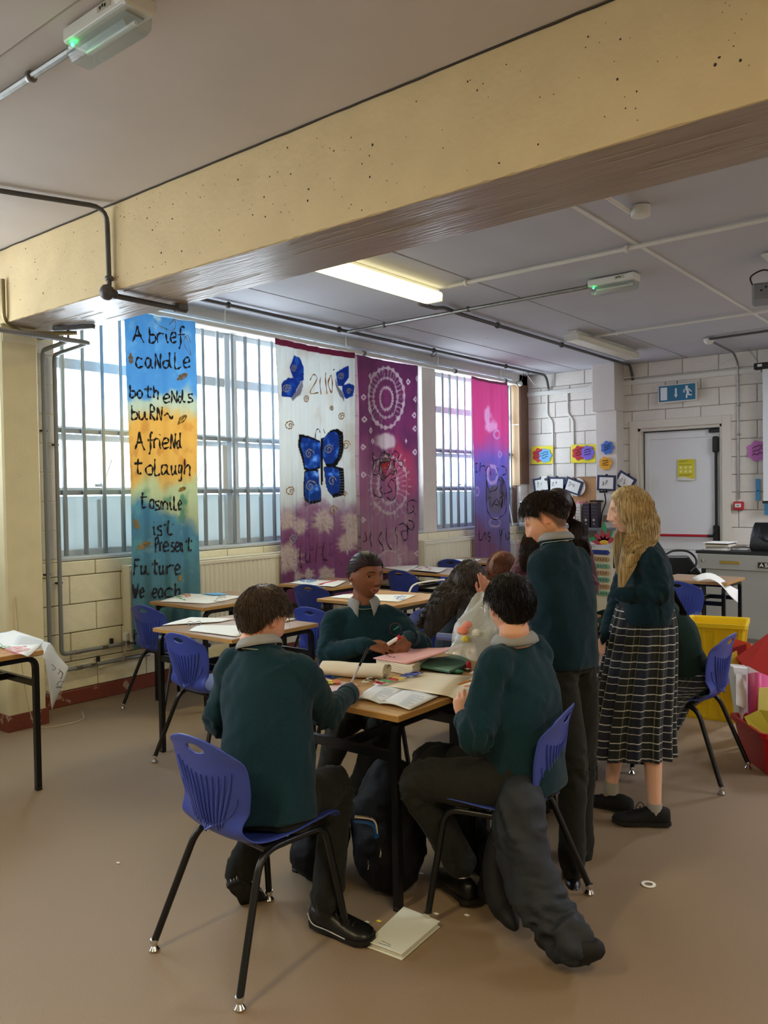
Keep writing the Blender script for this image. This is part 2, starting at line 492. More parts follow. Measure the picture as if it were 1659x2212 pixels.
def window(idx, y0, y1, mull, z0=SILL, z1=3.06, bars=True, openlight=None):
    w = empty('window_%d' % idx, (XL - .12, y0, z0), kind='structure')
    X = XL - .20
    sill = MB().box((XL - .12, (y0 + y1) / 2, z0 - .005), (.24, y1 - y0, .025), ch=.004).build('window_sill', m_alu, w, False)
    fr = MB()
    t = .055
    for z in (z0 + t / 2, z1 - t / 2): fr.box((X, (y0 + y1) / 2, z), (.06, y1 - y0, t), ch=.004)
    for y in (y0 + t / 2, y1 - t / 2): fr.box((X, y, (z0 + z1) / 2), (.06, t, z1 - z0), ch=.004)
    fr.build('window_frame', m_alu, w, False)
    for z, h in ((2.60, .085), (2.09, .05), (2.03, .05), (1.61, .06)):
        MB().box((X + .004, (y0 + y1) / 2, z), (.05, y1 - y0 - .02, h), ch=.004).build('transom', m_alu, w, False)
    for y, ww in mull:
        MB().box((X + .008, y, (z0 + z1) / 2), (.07, ww, z1 - z0 - .02), ch=.005).build('mullion', m_alu, w, False)
    ed = [y0] + [y for y, _ in mull] + [y1]
    for a, b in zip(ed[:-1], ed[1:]):
        for (p, q) in ((2.63, z1 - .03), (2.12, 2.57), (1.64, 2.01)):
            MB().box((X - .01, (a + b) / 2, (p + q) / 2), (.006, b - a - .04, q - p)).build('pane', m_glass, w, False)
        MB().box((X - .01, (a + b) / 2, (z0 + 1.59) / 2), (.02, b - a - .04, 1.55 - z0), ch=.003).build('spandrel_panel', m_span, w, False)
        k = max(1, round((b - a) / .42))
        for i in range(1, k):
            y = a + (b - a) * i / k
            MB().box((X + .006, y, (z0 + 1.59) / 2), (.02, .03, 1.5 - z0), ch=.003).build('panel_trim', m_alu, w, False)
        # stay and catch on the lower light
        st = MB(); ym = (a + b) / 2
        st.tube([(X + .05, ym - .02, 1.66), (X + .07, ym + .02, 1.70), (X + .06, ym + .09, 1.86)], .006, 6)
        st.box((X + .045, ym - .03, 1.655), (.03, .07, .025), ch=.004)
        st.build('window_stay', m_alu, w)
    if openlight:
        a, b = openlight
        R = Matrix.Rotation(math.radians(-14), 3, 'Z')
        MB().box((X + .09, (a + b) / 2 + .07, 1.82), (.04, .05, .40), R, ch=.004).build('open_casement', m_alu, w, False)
    if bars:
        g = empty('window_grille', (XL - .04, y0, z0), label=None, kind='structure'); g.parent = w; g.matrix_parent_inverse = world_of(w).inverted()
        y = y0 + .12
        bm = None
        while y < y1 - .03:
            if bm is None:
                b = MB().box((0, 0, 0), (.030, .030, 1.93), ch=.005).build('bar', m_bar, w, False, world=False); b.matrix_parent_inverse = world_of(w).inverted(); bm = b.data
            else:
                b = place('bar', bm, w)
            b.location = (XL - .10, y, SILL + .98); y += .168
        for z in (2.075, 1.60):
            MB().box((XL - .118, (y0 + y1) / 2, z), (.012, y1 - y0, .035)).build('grille_rail', m_bar, w, False)
        bpy.data.objects.remove(g)
    return w
m_bar = mat('grey_window_bars', '#8b9397', rough=0.35, metal=.3)
window(1, 3.22, 6.50, [(4.15, .05), (5.06, .15), (5.80, .05)], openlight=(4.7, 5.0))
window(2, 6.86, 7.86, [(7.36, .05)])
window(3, 8.13, 10.17, [(8.52, .06), (9.25, .05)])
window(4, -1.7, 2.3, [(-.7, .06), (.3, .14), (1.3, .06)], bars=False)

# timber-lined reveal and board in the far corner
bxo = tag(box_obj('trim_3', (XL - .28, 10.165, 1.64), (XL + .006, 10.19, 3.06), m_tan, None, ch=.003), kind='structure')
box_obj('dark_side_board', (XL - .005, 10.18, 1.66), (XL + .018, YB - .012, 3.06), m_dtan, bxo)
box_obj('lower_board', (XL - .28, 10.17, 1.12), (XL - .06, 10.19, 1.64), m_dtan, bxo)
box_obj('ledge_strip', (XL - .26, 10.150, 2.49), (XL + .004, 10.167, 2.505), m_wpl, bxo)

# back wall: blocks, door opening, pilaster, trunking
wb = empty('wall_back', (0, YB, 0), kind='structure')
DX0, DX1, DZ = -4.09, -3.02, 2.35
mort = mat('mortar_white', '#cbc7be', rough=.8)
for lo, hi in (((XL - .3, YB + .012, 0), (DX0, YB + .35, ZC)), ((DX1, YB + .012, 0), (XR, YB + .35, ZC)), ((DX0, YB + .012, DZ), (DX1, YB + .35, ZC))):
    box_obj('masonry_core', lo, hi, mort, wb)
# only the part of the wall in view is built of separate blocks, the rest is one plastered face
block_wall(wb, m_white, (XL, YB, 0), (1, 0, 0), 3.75, 0, ZC, (0, -1, 0), [(DX0 - XL - .02, DX1 - XL + .02, 0, DZ)], 8)
box_obj('plastered_face', (-1.95, YB - .011, 0), (XR, YB + .02, ZC), m_white, wb)
p_ = MB(); p_.box((-4.425, 10.31, 1.3), (.29, .24, 2.6), ch=.006); p_.box((-4.42, 10.265, 2.9), (.31, .33, .62), ch=.006)
tag(p_.build('trim_4', mat('pilaster_paint', '#d9d5cf', rough=.5, var=.02), None, False), kind='structure')
tag(MB().box((-5.2, YB - .025, 2.93), (1.0, .03, .065), ch=.006).build('trim_5', m_wpl, None, False), kind='structure')
tag(MB().box((-3.43, YB - .025, 2.955), (1.72, .03, .065), ch=.006).build('trim_6', m_wpl, None, False), kind='structure')
# walls behind and beside the camera
tag(box_obj('wall_right', (XR, YF, 0), (XR + .2, YB + .3, ZC + .1), m_white), kind='structure')
tag(box_obj('wall_front', (XL - .3, YF - .2, 0), (XR + .2, YF, ZC + .1), m_cream2), kind='structure')

# door
dw = empty('door_1', (-3.55, YB, 0), kind='structure')
m_door = mat('door_white', '#dfe3e6', rough=0.35)
m_arch = mat('door_frame_paint', '#d4d0c4', rough=0.45)
for lo, hi in (((DX0 - .10, YB - .035, 0), (DX0 + .005, YB + .02, 2.45)), ((DX1 - .005, YB - .035, 0), (DX1 + .10, YB + .02, 2.45)), ((DX0, YB - .035, DZ - .005), (DX1, YB + .02, 2.45))):
    box_obj('architrave', lo, hi, m_arch, dw, ch=.006)
for lo, hi in (((DX0, YB, 0), (DX0 + .04, YB + .2, DZ)), ((DX1 - .04, YB, 0), (DX1, YB + .2, DZ)), ((DX0, YB, DZ - .04), (DX1, YB + .2, DZ))):
    box_obj('door_lining', lo, hi, m_arch, dw, ch=.004)
lx0, lx1 = DX0 + .045, DX1 - .045
box_obj('gasket', (lx0 - .004, YB + .098, 0), (lx1 + .004, YB + .16, DZ - .042), m_blk, dw)
leaf = box_obj('door_leaf', (lx0 + .008, YB + .09, .01), (lx1 - .008, YB + .14, DZ - .055), m_door, dw, ch=.004)
for lo, hi in (((lx0 + .02, YB + .078, .02), (lx0 + .09, YB + .092, 2.28)), ((lx1 - .09, YB + .078, .02), (lx1 - .02, YB + .092, 2.28)),
               ((lx0 + .09, YB + .079, 2.20), (lx1 - .09, YB + .091, 2.28)), ((lx0 + .09, YB + .079, .78), (lx1 - .09, YB + .091, .90)), ((lx0 + .09, YB + .079, .02), (lx1 - .09, YB + .091, .14))):
    box_obj('stile', lo, hi, m_door, leaf, ch=.004)
m_red = mat('red_push_bar', '#b01c2c', rough=.35)
pb = MB(); pb.tube([(lx0 + .12, YB + .02, .965), (lx1 - .12, YB + .02, .965)], .017, 10); pb.build('push_bar', m_red, leaf)
pv = MB(); pv.box((lx1 - .055, YB + .05, 1.6), (.028, .03, 1.2), ch=.005)
pv.box((lx1 - .055, YB + .04, 2.10), (.07, .06, .20), ch=.015); pv.box((lx1 - .055, YB + .04, .99), (.07, .06, .22), ch=.015)
pv.tube(fillet([(lx1 - .055, YB + .02, 1.05), (lx1 - .08, YB + .015, .965), (lx1 - .15, YB + .02, .965)], .05), .018, 8)
pv.build('panic_bolt', m_blk, leaf, False)
cl = MB(); cl.box((lx1 - .06, YB + .05, 2.27), (.15, .05, .045), ch=.006); cl.build('door_closer', m_blk, dw, False)
# ================================================================== SERVICES ON CEILING AND WALLS
def pipe(name, pts, r, m, label, cat='pipe', rad=.05, group=None, n=8, clips=(), parent=None):
    P = fillet(pts, rad) if len(pts) > 2 and rad else [Vector(p) for p in pts]
    o = MB().tube(P, r, n).build(name, m, parent)
    if label: tag(o, label, cat, group)
    for c, nr in clips:
        c = Vector(c); nr = Vector(nr)
        k = MB().lathe([(r * 1.5, -.012), (r * 1.7, -.006), (r * 1.7, .006), (r * 1.5, .012)], c, 10, nr.to_track_quat('Z', 'Y').to_matrix())
        k.build('pipe_clip', m, o)
    return o
Z1 = 3.172
# near bay
emx = Vector((-2.47, 1.62, 3.13))
pipe('conduit', [(-5.2, 1.64, Z1), (-2.70, 1.64, Z1)], .014, m_steel, 'straight bright metal conduit running to the large near emergency light', group=None, clips=[((-3.02, 1.64, Z1), (1, 0, 0))])
o = pipe('conduit', [(-4.9, 0.2, Z1), (-4.30, 2.0, Z1), (-4.06, 2.63, Z1), (-4.06, 2.635, 2.74)], .014, m_dsteel, 'grey conduit bending off the near ceiling down the front of the yellow beam', rad=.09, clips=[((-4.30, 2.0, Z1), (.3, .9, 0)), ((-4.06, 2.635, 2.78), (0, 0, 1))])
MB().ball((-4.06, 2.62, 2.70), (.042, .042, .045), 14).box((-4.06, 2.66, 2.695), (.05, .04, .05), ch=.01).build('junction_box', m_dsteel, o)
o = pipe('conduit', [(-4.06, 2.62, 2.69), (-4.06, 3.10, 2.69)], .016, m_dsteel, 'short dark conduit crossing under the yellow beam above the blue banner')
MB().box((-4.06, 3.12, 2.70), (.06, .10, .06), ch=.015).build('junction_box', m_dsteel, o)
# ceiling conduits of the far bay
pipe('conduit', [(-5.34, 3.20, 3.165), (-5.34, 10.30, 3.165), (-5.34, 10.38, 2.96)], .017, m_dsteel, 'long dark conduit along the far ceiling over the curtain pole, dropping at the corner', rad=.10,
     clips=[((-5.34, y, 3.165), (0, 1, 0)) for y in (4.6, 6.0, 7.6, 9.2)])
pipe('conduit', [(-5.32, 6.10, 3.155), (-2.78, 6.06, 3.155)], .016, m_steel, 'bright metal conduit across the far ceiling ending at the small emergency light', clips=[((-4.85, 6.09, 3.155), (1, 0, 0)), ((-3.9, 6.08, 3.155), (1, 0, 0))])
pipe('conduit', [(-4.0, 5.50, 3.12), (-4.0, 5.72, 3.12), (-4.06, 5.95, 3.17), (-4.08, 6.2, 3.165), (-4.13, 10.28, 3.165), (-4.14, 10.39, 3.02), (-4.14, 10.39, 2.98)], .018, m_dsteel,
     'dark cable conduit leaving the lit fluorescent fitting and running to the back wall', rad=.05, clips=[((-4.09, 6.9, 3.165), (0, 1, 0)), ((-4.11, 8.3, 3.165), (0, 1, 0))])
pipe('conduit', [(-3.62, 5.36, 3.17), (.6, 5.30, 3.17)], .016, m_wpl, 'white conduit across the far ceiling from the lit fitting towards the right', clips=[((-3.45, 5.36, 3.17), (1, 0, 0)), ((-2.16, 5.34, 3.17), (1, 0, 0))])
pipe('conduit', [(-3.70, 8.12, 3.17), (-1.2, 8.06, 3.17)], .013, m_wpl, 'thin white conduit from the unlit fitting towards the projector', clips=[((-3.4, 8.12, 3.17), (1, 0, 0))])
pipe('conduit', [(-1.86, 4.65, 3.17), (-1.86, 3.14, 3.17)], .014, m_wpl, 'short white conduit between the round ceiling box and the beam')
pipe('conduit', [(-2.80, 9.14, 3.17), (-1.0, 9.0, 3.17)], .013, m_dsteel, 'grey conduit across the ceiling right of the smoke detector')
pipe('conduit', [(-2.80, 9.22, 3.165), (-2.83, 10.2, 3.165), (-2.83, 10.385, 3.06), (-2.83, 10.385, 1.42)], .013, m_steel, 'conduit from the smoke detector down the back wall to the red call point', rad=.07,
     clips=[((-2.83, 10.385, z), (0, 0, 1)) for z in (2.2, 2.55)])
# round ceiling box
MBx = MB(); MBx.lathe([(.055, 0), (.055, -.055), (.045, -.06), (0.001, -.06)], (-1.80, 4.66, 3.19), 14)
tag(MBx.build('ceiling_box', m_wpl), 'round white ceiling junction box just beyond the beam', 'junction box')
# smoke detector
sd = MB().lathe([(.055, 0), (.055, -.02), (.05, -.035), (.03, -.055), (.001, -.06)], (-2.80, 9.18, 3.18), 16).build('smoke_detector', m_wpl)
tag(sd, 'round white smoke detector under the ceiling near the back wall', 'smoke detector')
MB().lathe([(.034, -.036), (.037, -.044), (.030, -.050)], (-2.80, 9.18, 3.18), 16).build('grille_ring', m_dsteel, sd)

# emergency lights
m_diff = glass_mat('clear_diffuser', (.88, .92, .90), .16, .12)
m_led = mat('green_led', '#20ff70', emit='#20ff80', estr=30)
def emergency(c, label, L=.38, W=.115):
    e = empty('emergency_light', c, 0, label, 'emergency light')
    c = Vector(c)
    MB().box(c + V(0, 0, .035), (L, W, .055), ch=.008).build('housing', m_wpl, e, False)
    MB().box(c + V(L / 2 - .03, 0, .04), (.055, W + .02, .045), ch=.008).build('end_cap', m_wpl, e, False)
    R = []
    for x, q in ((-L / 2 + .01, .9), (-L / 2 + .025, 1), (L / 2 - .025, 1), (L / 2 - .01, .9)):
        R.append([c + V(x, y * q * W / 2, z * q) for y, z in ((-.96, .01), (-.9, -.035), (-.62, -.055), (.62, -.055), (.9, -.035), (.96, .01))])
    MB().rings(R).build('diffuser', m_diff, e, False)
    MB().box(c + V(0, 0, .004), (L * .82, W * .6, .006)).build('reflector', mat('grey_reflector', '#aeb4b0', rough=.3, metal=.4), e, False)
    t = MB(); t.tube([c + V(-L * .38, .012, -.012), c + V(L * .38, .012, -.012)], .008, 8); t.build('tube', mat('unlit_tube', '#e6e8e4', rough=.3), e)
    MB().ball(c + V(-L / 2 + .045, -W / 2 + .012, -.006), .006, 8).build('indicator', m_led, e)
    lb = MB().box(c + V(L * .18, -W / 2 - .001, .04), (.075, .002, .022)); lb.build('sticker', mat('sticker', '#b9b7a6', rough=.5), e, False)
    k = MB()
    for i in range(3): k.box(c + V(L * .18 - .02 + i * .014, -W / 2 - .0025, .04 + (i % 2) * .003), (.009, .001, .010))
    k.build('sticker_print', m_blk, e, False)
    MB().tube([c + V(-L / 2 - .03, 0, .03), c + V(-L / 2, 0, .03)], .02, 10).build('gland', m_steel, e)
    return e
emergency(emx, 'large near emergency light with clear diffuser and green indicator, on the near ceiling')
emergency((-2.55, 6.04, 3.125), 'small far emergency light with green indicator beyond the beam, near the ceiling middle')

# fluorescent fittings
def fluorescent(c, L, lit, label, W=.20, warm='#fff2b8', power=70):
    e = empty('fluorescent_light', c, 0, label, 'ceiling light'); c = Vector(c)
    MB().box(c + V(0, 0, .045), (W * .55, L, .05), ch=.006).build('spine', m_wpl, e, False)
    R = []
    for y, q in ((-L / 2, .82), (-L / 2 + .03, 1), (L / 2 - .03, 1), (L / 2, .82)):
        R.append([c + V(x * q * W / 2, y, z * q + .0) for x, z in ((-.9, .03), (-1, .01), (-.72, -.035), (.72, -.035), (1, .01), (.9, .03))])
    m = mat('lit_diffuser' + warm, '#fff6cf', rough=.4, emit=warm, estr=2.6) if lit else mat('unlit_diffuser', '#d6d6c6', rough=.25)
    MB().rings(R).build('diffuser', m, e, False)
    for s in (-1, 1):
        MB().box(c + V(0, s * (L / 2 + .004), 0), (W * .8, .012, .07), ch=.004).build('end_cap', m_wpl, e, False)
    if lit:
        l = bpy.data.lights.new('lamp_glow', 'AREA'); l.shape = 'RECTANGLE'; l.size = W * .7; l.size_y = L * .95
        l.energy = power; l.color = lin(warm)
        o = bpy.data.objects.new('lamp_glow', l); C.objects.link(o); o.location = c + V(0, 0, -.05)
        o.parent = e; o.matrix_parent_inverse = world_of(e).inverted()
    return e
fluorescent((-3.83, 4.72, 3.13), 1.5, True, 'lit fluorescent ceiling light with glowing yellow-white diffuser beyond the beam', power=22)
fluorescent((-3.74, 8.58, 3.13), 1.6, False, 'unlit grey-white fluorescent ceiling light near the back wall')
# the near bay has the same fittings, out of the frame behind the camera
fluorescent((-1.9, -.8, 3.13), 1.5, True, 'lit fluorescent ceiling light behind the camera on the left', warm='#ffe8b8', power=45)
fluorescent((.9, .4, 3.13), 1.5, True, 'lit fluorescent ceiling light behind the camera on the right', warm='#ffe8b8', power=55)
fluorescent((-.6, 8.3, 3.13), 1.5, True, 'added unseen fluorescent light brightening the right side of the back wall, outside the frame', warm='#f6f7ff', power=75)  # added out of view to make the back wall brighter and cooler
fluorescent((1.6, 5.6, 3.13), 1.5, True, 'added unseen fluorescent light brightening the room from the right, outside the frame', warm='#f6f7ff', power=75)  # second added lamp, unseen, lifts the light in the far bay

# curtain pole under the ceiling with its finial, brackets and wire hooks
pole = empty('curtain_pole', (-5.56, 4.3, 3.04), 0, 'long white curtain pole above the windows with a turned finial at the far end', 'curtain pole')
MB().tube([(-5.56, 3.3, 3.035), (-5.56, 9.86, 3.035)], .024, 12).build('pole', m_wpl, pole)
MB().lathe([(.024, 0), (.03, .01), (.014, .03), (.014, .06), (.03, .08), (.036, .10), (.03, .12), (.001, .125)], (-5.56, 9.86, 3.035), 12, Matrix.Rotation(-PI / 2, 3, 'X')).build('finial', m_wpl, pole)
for y in (6.62, 8.35, 9.55):
    MB().lathe([(.030, -.02), (.030, .02)], (-5.56, y, 3.035), 12, Matrix.Rotation(PI / 2, 3, 'X')).build('pole_joint', m_dsteel, pole)
for y in (4.75, 6.35, 8.0, 9.45):
    MB().tube([(-5.56, y, 3.04), (-5.56, y, 3.18)], .004, 5).build('hanger', m_wpl, pole)
for y, z in ((7.6, 3.14), (9.75, 3.13)):
    pts = [V(-5.34 + .03 * math.cos(a), y + .03 * math.sin(a), 3.12 + .03 * math.sin(a)) for a in [i * PI / 5 for i in range(11)]]
    MB().tube(pts, .0035, 5).build('wire_hook', m_blk, pole)
MB().tube(smooth_path([(-5.36, 9.70, 3.14), (-5.42, 9.75, 3.05), (-5.53, 9.80, 3.03), (-5.5, 9.83, 2.98)]), .004, 5).build('wire_hook', m_blk, pole)
rail = tag(MB().box((-5.66, 6.6, 3.10), (.04, 6.6, .03), ch=.004).build('curtain_rail', m_alu, None, False), 'white metal rail above the windows behind the pole', 'curtain rail')

# heating pipes by the column
vp = 'vertical grey heating pipe %s on the wall beside the column'
for i, (y, z0, z1, lab, xo, yo) in enumerate(((3.10, .28, 2.62, 'nearer the column', -5.18, 3.04), (3.19, .40, 2.60, 'nearer the window', -5.02, 3.10))):
    P = fillet([(xo + (.0), -.2, 2.66 - i * .05), (xo, yo, 2.635 - i * .03), (-5.64, y, 2.63 - i * .02), (-5.64, y, z0), (-5.64, y + .08, z0), (-5.64, 3.95, z0)], .05)
    o = MB().tube(P, .0165, 8).build('heating_pipe', mat('painted_grey_pipe', '#8b8f92', rough=.4, metal=.3))
    tag(o, vp % lab, 'pipe')
    for z in (2.05 - i * .1, 1.0 - i * .07):
        MB().box((-5.655, y, z), (.03, .05, .014), ch=.003).build('pipe_clip', m_blk, o, False)
    for yy in (3.30, 3.42 + i * .1):
        MB().tube([(-5.64, yy, z0), (-5.64, yy + .05, z0)], .021, 8).build('coupling', m_chrome, o)
    MB().box((-5.66, 3.5 + .12 * i, z0 + .02), (.03, .02, .07), ch=.003).build('pipe_bracket', m_blk, o, False)
q_ = aty(8, 640, 2.64); P = fillet([(q_.x, 2.635, 2.99), (q_.x, 2.635, 2.71), (q_.x - .05, 2.80, 2.665), (-5.05, 3.02, 2.665)], .06)
tag(MB().tube(P, .015, 8).build('heating_pipe', mat('brass_toned_pipe', '#9c8f6a', rough=.3, metal=.8)), 'thin brass-toned pipe bending under the beam at the left edge', 'pipe')
br = MB(); br.box((-5.05, 3.0, 2.70), (.30, .035, .03), Matrix.Rotation(.5, 3, 'Z'), ch=.004); br.tube([(-5.12, 3.0, 2.70), (-5.12, 3.0, 2.62)], .008, 6)
tag(br.build('pipe_bracket', m_dsteel, None, False), 'dark steel bracket holding the pipes under the beam', 'bracket')

# radiators under the windows
m_rad = mat('radiator_cream_white', '#ddd9c6', rough=.4)
def radiator(y0, y1, label, z0=.40, z1=1.0):
    r = empty('radiator', (-5.62, y0, z0), 0, label, 'radiator')
    p = MB(); G = []; n = int((y1 - y0) / .0125); k = 0; X = -5.575
    for i in range(n + 1):
        y = y0 + (y1 - y0) * i / n; ph = i % 4
        dx = (0, .0, .010, .010)[ph]
        G.append([V(X - dx, y, z0 + .02), V(X - dx, y, z1 - .05)])
    p.grid(G); pn = recalc(p.build('front_panel', m_rad, r, False)); solid(pn, .004)
    MB().box((-5.585, (y0 + y1) / 2, z0 + .008), (.03, y1 - y0, .03), ch=.005).build('bottom_seam', m_rad, r, False)
    MB().box((-5.583, (y0 + y1) / 2, z1 - .035), (.034, y1 - y0, .04), ch=.008).build('top_seam', m_rad, r, False)
    MB().box((-5.625, (y0 + y1) / 2, z1 - .008), (.10, y1 - y0, .012), ch=.004).build('top_grille', m_rad, r, False)
    for y in (y0, y1): MB().box((-5.625, y, (z0 + z1) / 2), (.10, .012, z1 - z0), ch=.004).build('side_panel', m_rad, r, False)
    MB().box((-5.65, (y0 + y1) / 2, (z0 + z1) / 2), (.02, y1 - y0 - .02, z1 - z0 - .04)).build('back_panel', m_rad, r, False)
    for y in (y0 + .2, y1 - .2): MB().box((-5.68, y, (z0 + z1) / 2), (.05, .04, .4)).build('wall_bracket', m_rad, r, False)
    v = MB(); v.box((-5.60, y0 - .03, z0 + .04), (.045, .045, .07), ch=.01); v.build('valve_head', m_wpl, r, False)
    v = MB(); v.tube([(-5.60, y0 - .03, z0), (-5.60, y0 - .03, z0 - .04), (-5.62, y0 - .05, .27)], .010, 8); v.build('valve_pipe', m_chrome, r)
    return r
radiator(3.74, 5.46, 'long cream panel radiator behind the blue banner and the wall desks', z0=.42, z1=1.02)
radiator(7.70, 9.45, 'pale panel radiator under the far windows between the purple and pink banners')

# trunking drops, box and cables on the back wall
for k, x in enumerate((-5.30, -4.99)):
    P = fillet([(x - .08, 10.395, 2.90), (x - .08, 10.395, 2.62), (x, 10.395, 2.52), (x, 10.395, 1.15)], .04)
    o = MB().sqtube(P, .022, .018, (0, 1, 0)).build('cable_cover', m_wpl, None, False)
    tag(o, 'white cable cover down the back wall, %s of the pair' % ('left' if k == 0 else 'right'), 'cable cover')
wr = MB().tube(smooth_path([(-5.36, 9.76, 3.13), (-5.37, 10.2, 2.98), (-4.9, 10.36, 2.92), (-4.4, 10.1, 2.98), (-4.0, 10.36, 3.02), (-3.2, 10.38, 3.03), (-2.9, 10.36, 3.12)]), .004, 5).build('loose_cable', m_wpl)
tag(wr, 'thin loose cable sagging along the top of the back wall', 'cable')
sb = MB().box((-5.66 + .25, 10.36, 1.72), (.10, .06, .11), ch=.008).build('wall_sensor', m_wpl, None, False); tag(sb, 'small white sensor box on the back wall beside the timber boxing', 'sensor')
MB().lathe([(.02, 0), (.018, .01)], (-5.38, 10.33, 1.72), 10, Matrix.Rotation(PI / 2, 3, 'X')).build('lens', m_blk, sb)

# fire call point
cp = empty('fire_call_point', (-2.83, 10.39, 1.34), 0, 'red square fire alarm call point on the back wall right of the door', 'call point')
MB().box((-2.83, 10.375, 1.34), (.115, .05, .105), ch=.008).build('housing', mat('alarm_red', '#b3202c', rough=.35), cp, False)
MB().box((-2.83, 10.347, 1.345), (.07, .006, .045), ch=.002).build('break_plate', m_wpl, cp, False)
MB().box((-2.83, 10.343, 1.345), (.035, .003, .008)).build('printed_mark', m_blk, cp, False)

# emergency exit sign
ex = empty('exit_sign', (-3.54, 10.33, 2.76), math.radians(-3), 'blue-green fire exit sign with white door, down arrow and running figure', 'exit sign')
EX = Matrix.Rotation(math.radians(-3), 3, 'Z')
def exl(x, y, z): return Vector((-3.54, 10.33, 2.76)) + EX @ Vector((x, y, z))
MB().box(exl(0, 0, 0), (.49, .03, .225), EX, ch=.004).build('frame', m_wpl, ex, False)
MB().box(exl(0, -.016, 0), (.462, .006, .198), EX, ch=.001).build('panel', mat('sign_teal', '#1d6a8e', rough=.35), ex, False)
mw = mat('sign_white', '#dfe6ee', rough=.4)
MB().box(exl(-.165, -.020, 0), (.085, .004, .16), EX).build('door_symbol', mw, ex, False)
a = MB(); a.box(exl(-.01, -.020, .02), (.022, .004, .075), EX)
a.poly([exl(*q) for q in ((-.035, -.020, -.02), (-.01, -.020, -.062), (.015, -.020, -.02))], .003, (0, -1, 0)); a.build('arrow_symbol', mw, ex, False)
a = MB(); a.ball(exl(.125, -.020, .062), (.018, .003, .018), 12)
def limb(pts, r=.011):
    a.tube([exl(x, -.020, z) for x, z in pts], r, 6, flat=1.0)
limb([(.13, .04), (.155, .035), (.175, .01), (.19, .0)], .008); limb([(.13, .042), (.10, .03), (.085, .012)], .008)
limb([(.135, .04), (.142, -.005)], .018); limb([(.145, -.005), (.150, -.035), (.19, -.04)], .011); limb([(.140, -.005), (.125, -.04), (.125, -.075)], .011)
limb([(.085, -.0), (.105, .005)], .007)
a.build('running_figure', mw, ex)
MB().box(exl(0, .0, .13), (.01, .01, .04), EX).build('bracket', m_dsteel, ex, False)

# wall papers: yellow cards with flower cut-outs, notice on the door
def flower_pts(c, r, ux, uz, n=8, k=.09):
    return [c + ux * (math.cos(t) * r * (1 + k * math.cos(n * t))) + uz * (math.sin(t) * r * (1 + k * math.cos(n * t))) for t in [2 * PI * i / 64 for i in range(64)]]
UX, UZ = V(1, 0, 0), V(0, 0, 1)
inkp = mat('ink_black', '#1b1820', rough=.6)
def flower(c, col, r=.10, parent=None, name='paper_flower', label=None, n=7):
    c = Vector(c)
    o = MB().poly(flower_pts(c, r, UX, UZ, n), .004, (0, -1, 0)).build(name, mat('card_' + col, col, rough=.7), parent, False)
    if label: tag(o, label, 'paper flower')
    ink = MB(); rr = random.Random(int(c.x * 1000) + 3)
    for i in range(3):
        zz = (.35 - .35 * i) * r; x0 = -.5 * r
        pts = [c + V(x0 + j * r * .14, -.006, zz + rr.uniform(-.12, .12) * r + j * .03 * r) for j in range(8)]
        ink.tube(pts, .0035, 4)
    ink.build('handwriting', inkp, o)
    return o
m_yel = mat('yellow_card', '#e6d83a', rough=.7)
def card(px, py, wd, hg, rot, label, fl):
    c = aty(px, py, 10.38); R = Matrix.Rotation(rot, 3, 'Y')
    o = MB().box(c, (wd, .006, hg), R, ch=.001).build('yellow_card', m_yel, None, False); tag(o, label, 'wall card')
    for dx, dz, col in fl: flower(c + R @ V(dx, -.008 - .003 * (dx > 0), dz), col, .095, o, 'flower_cutout')
card(1171, 983, .34, .25, .02, 'yellow card with red and light blue paper flowers, leftmost on the back wall', [(-.045, 0, '#c23440'), (.055, -.01, '#6fb2e6')])
card(1260, 980, .36, .25, .03, 'yellow card with red and purple paper flowers beside the pilaster', [(-.06, .01, '#b8323f'), (.07, .01, '#7c67cf')])
flower(aty(1312, 967, 10.175), '#4a76cc', .085, label='blue paper flower with handwriting on the pilaster, above the orange one')
flower(aty(1308, 1001, 10.175), '#e8a92e', .085, label='orange paper flower with handwriting on the pilaster, below the blue one')
flower(aty(1637, 974, 10.39), '#c478c0', .12, label='pink paper flower on the back wall at the edge of the projection screen')
nc = aty(1482, 1015, YB + .07)
nt_ = MB().box(nc, (.215, .003, .27)).build('door_notice', mat('notice_yellow', '#d8cf35', rough=.6), None, False); tag(nt_, 'yellow printed notice with a white wavy foot on the white door', 'notice')
q = MB(); q.poly([nc + V(x, -.002, z) for x, z in ((-.107, -.134), (.107, -.134), (.107, -.118), (.03, -.105), (-.04, -.085), (-.107, -.095))], .001, (0, -1, 0)); q.build('white_foot', m_wpl, nt_, False)
q = MB()
for i, (zz, ll) in enumerate(((.115, .12), (.102, .09), (.065, .16), (-.06, .17), (-.072, .14))): q.box(nc + V(-.09 + ll / 2, -.003, zz), (ll, .001, .005))
q.build('printed_lines', mat('notice_ink', '#8a8420', rough=.6), nt_, False)
q = MB()
for i in range(3):
    for j in range(2): q.box(nc + V(-.065 + i * .06, -.003, .03 - j * .05), (.03, .001, .028))
q.build('printed_pictograms', mat('notice_pale', '#ece9a0', rough=.6), nt_, False)
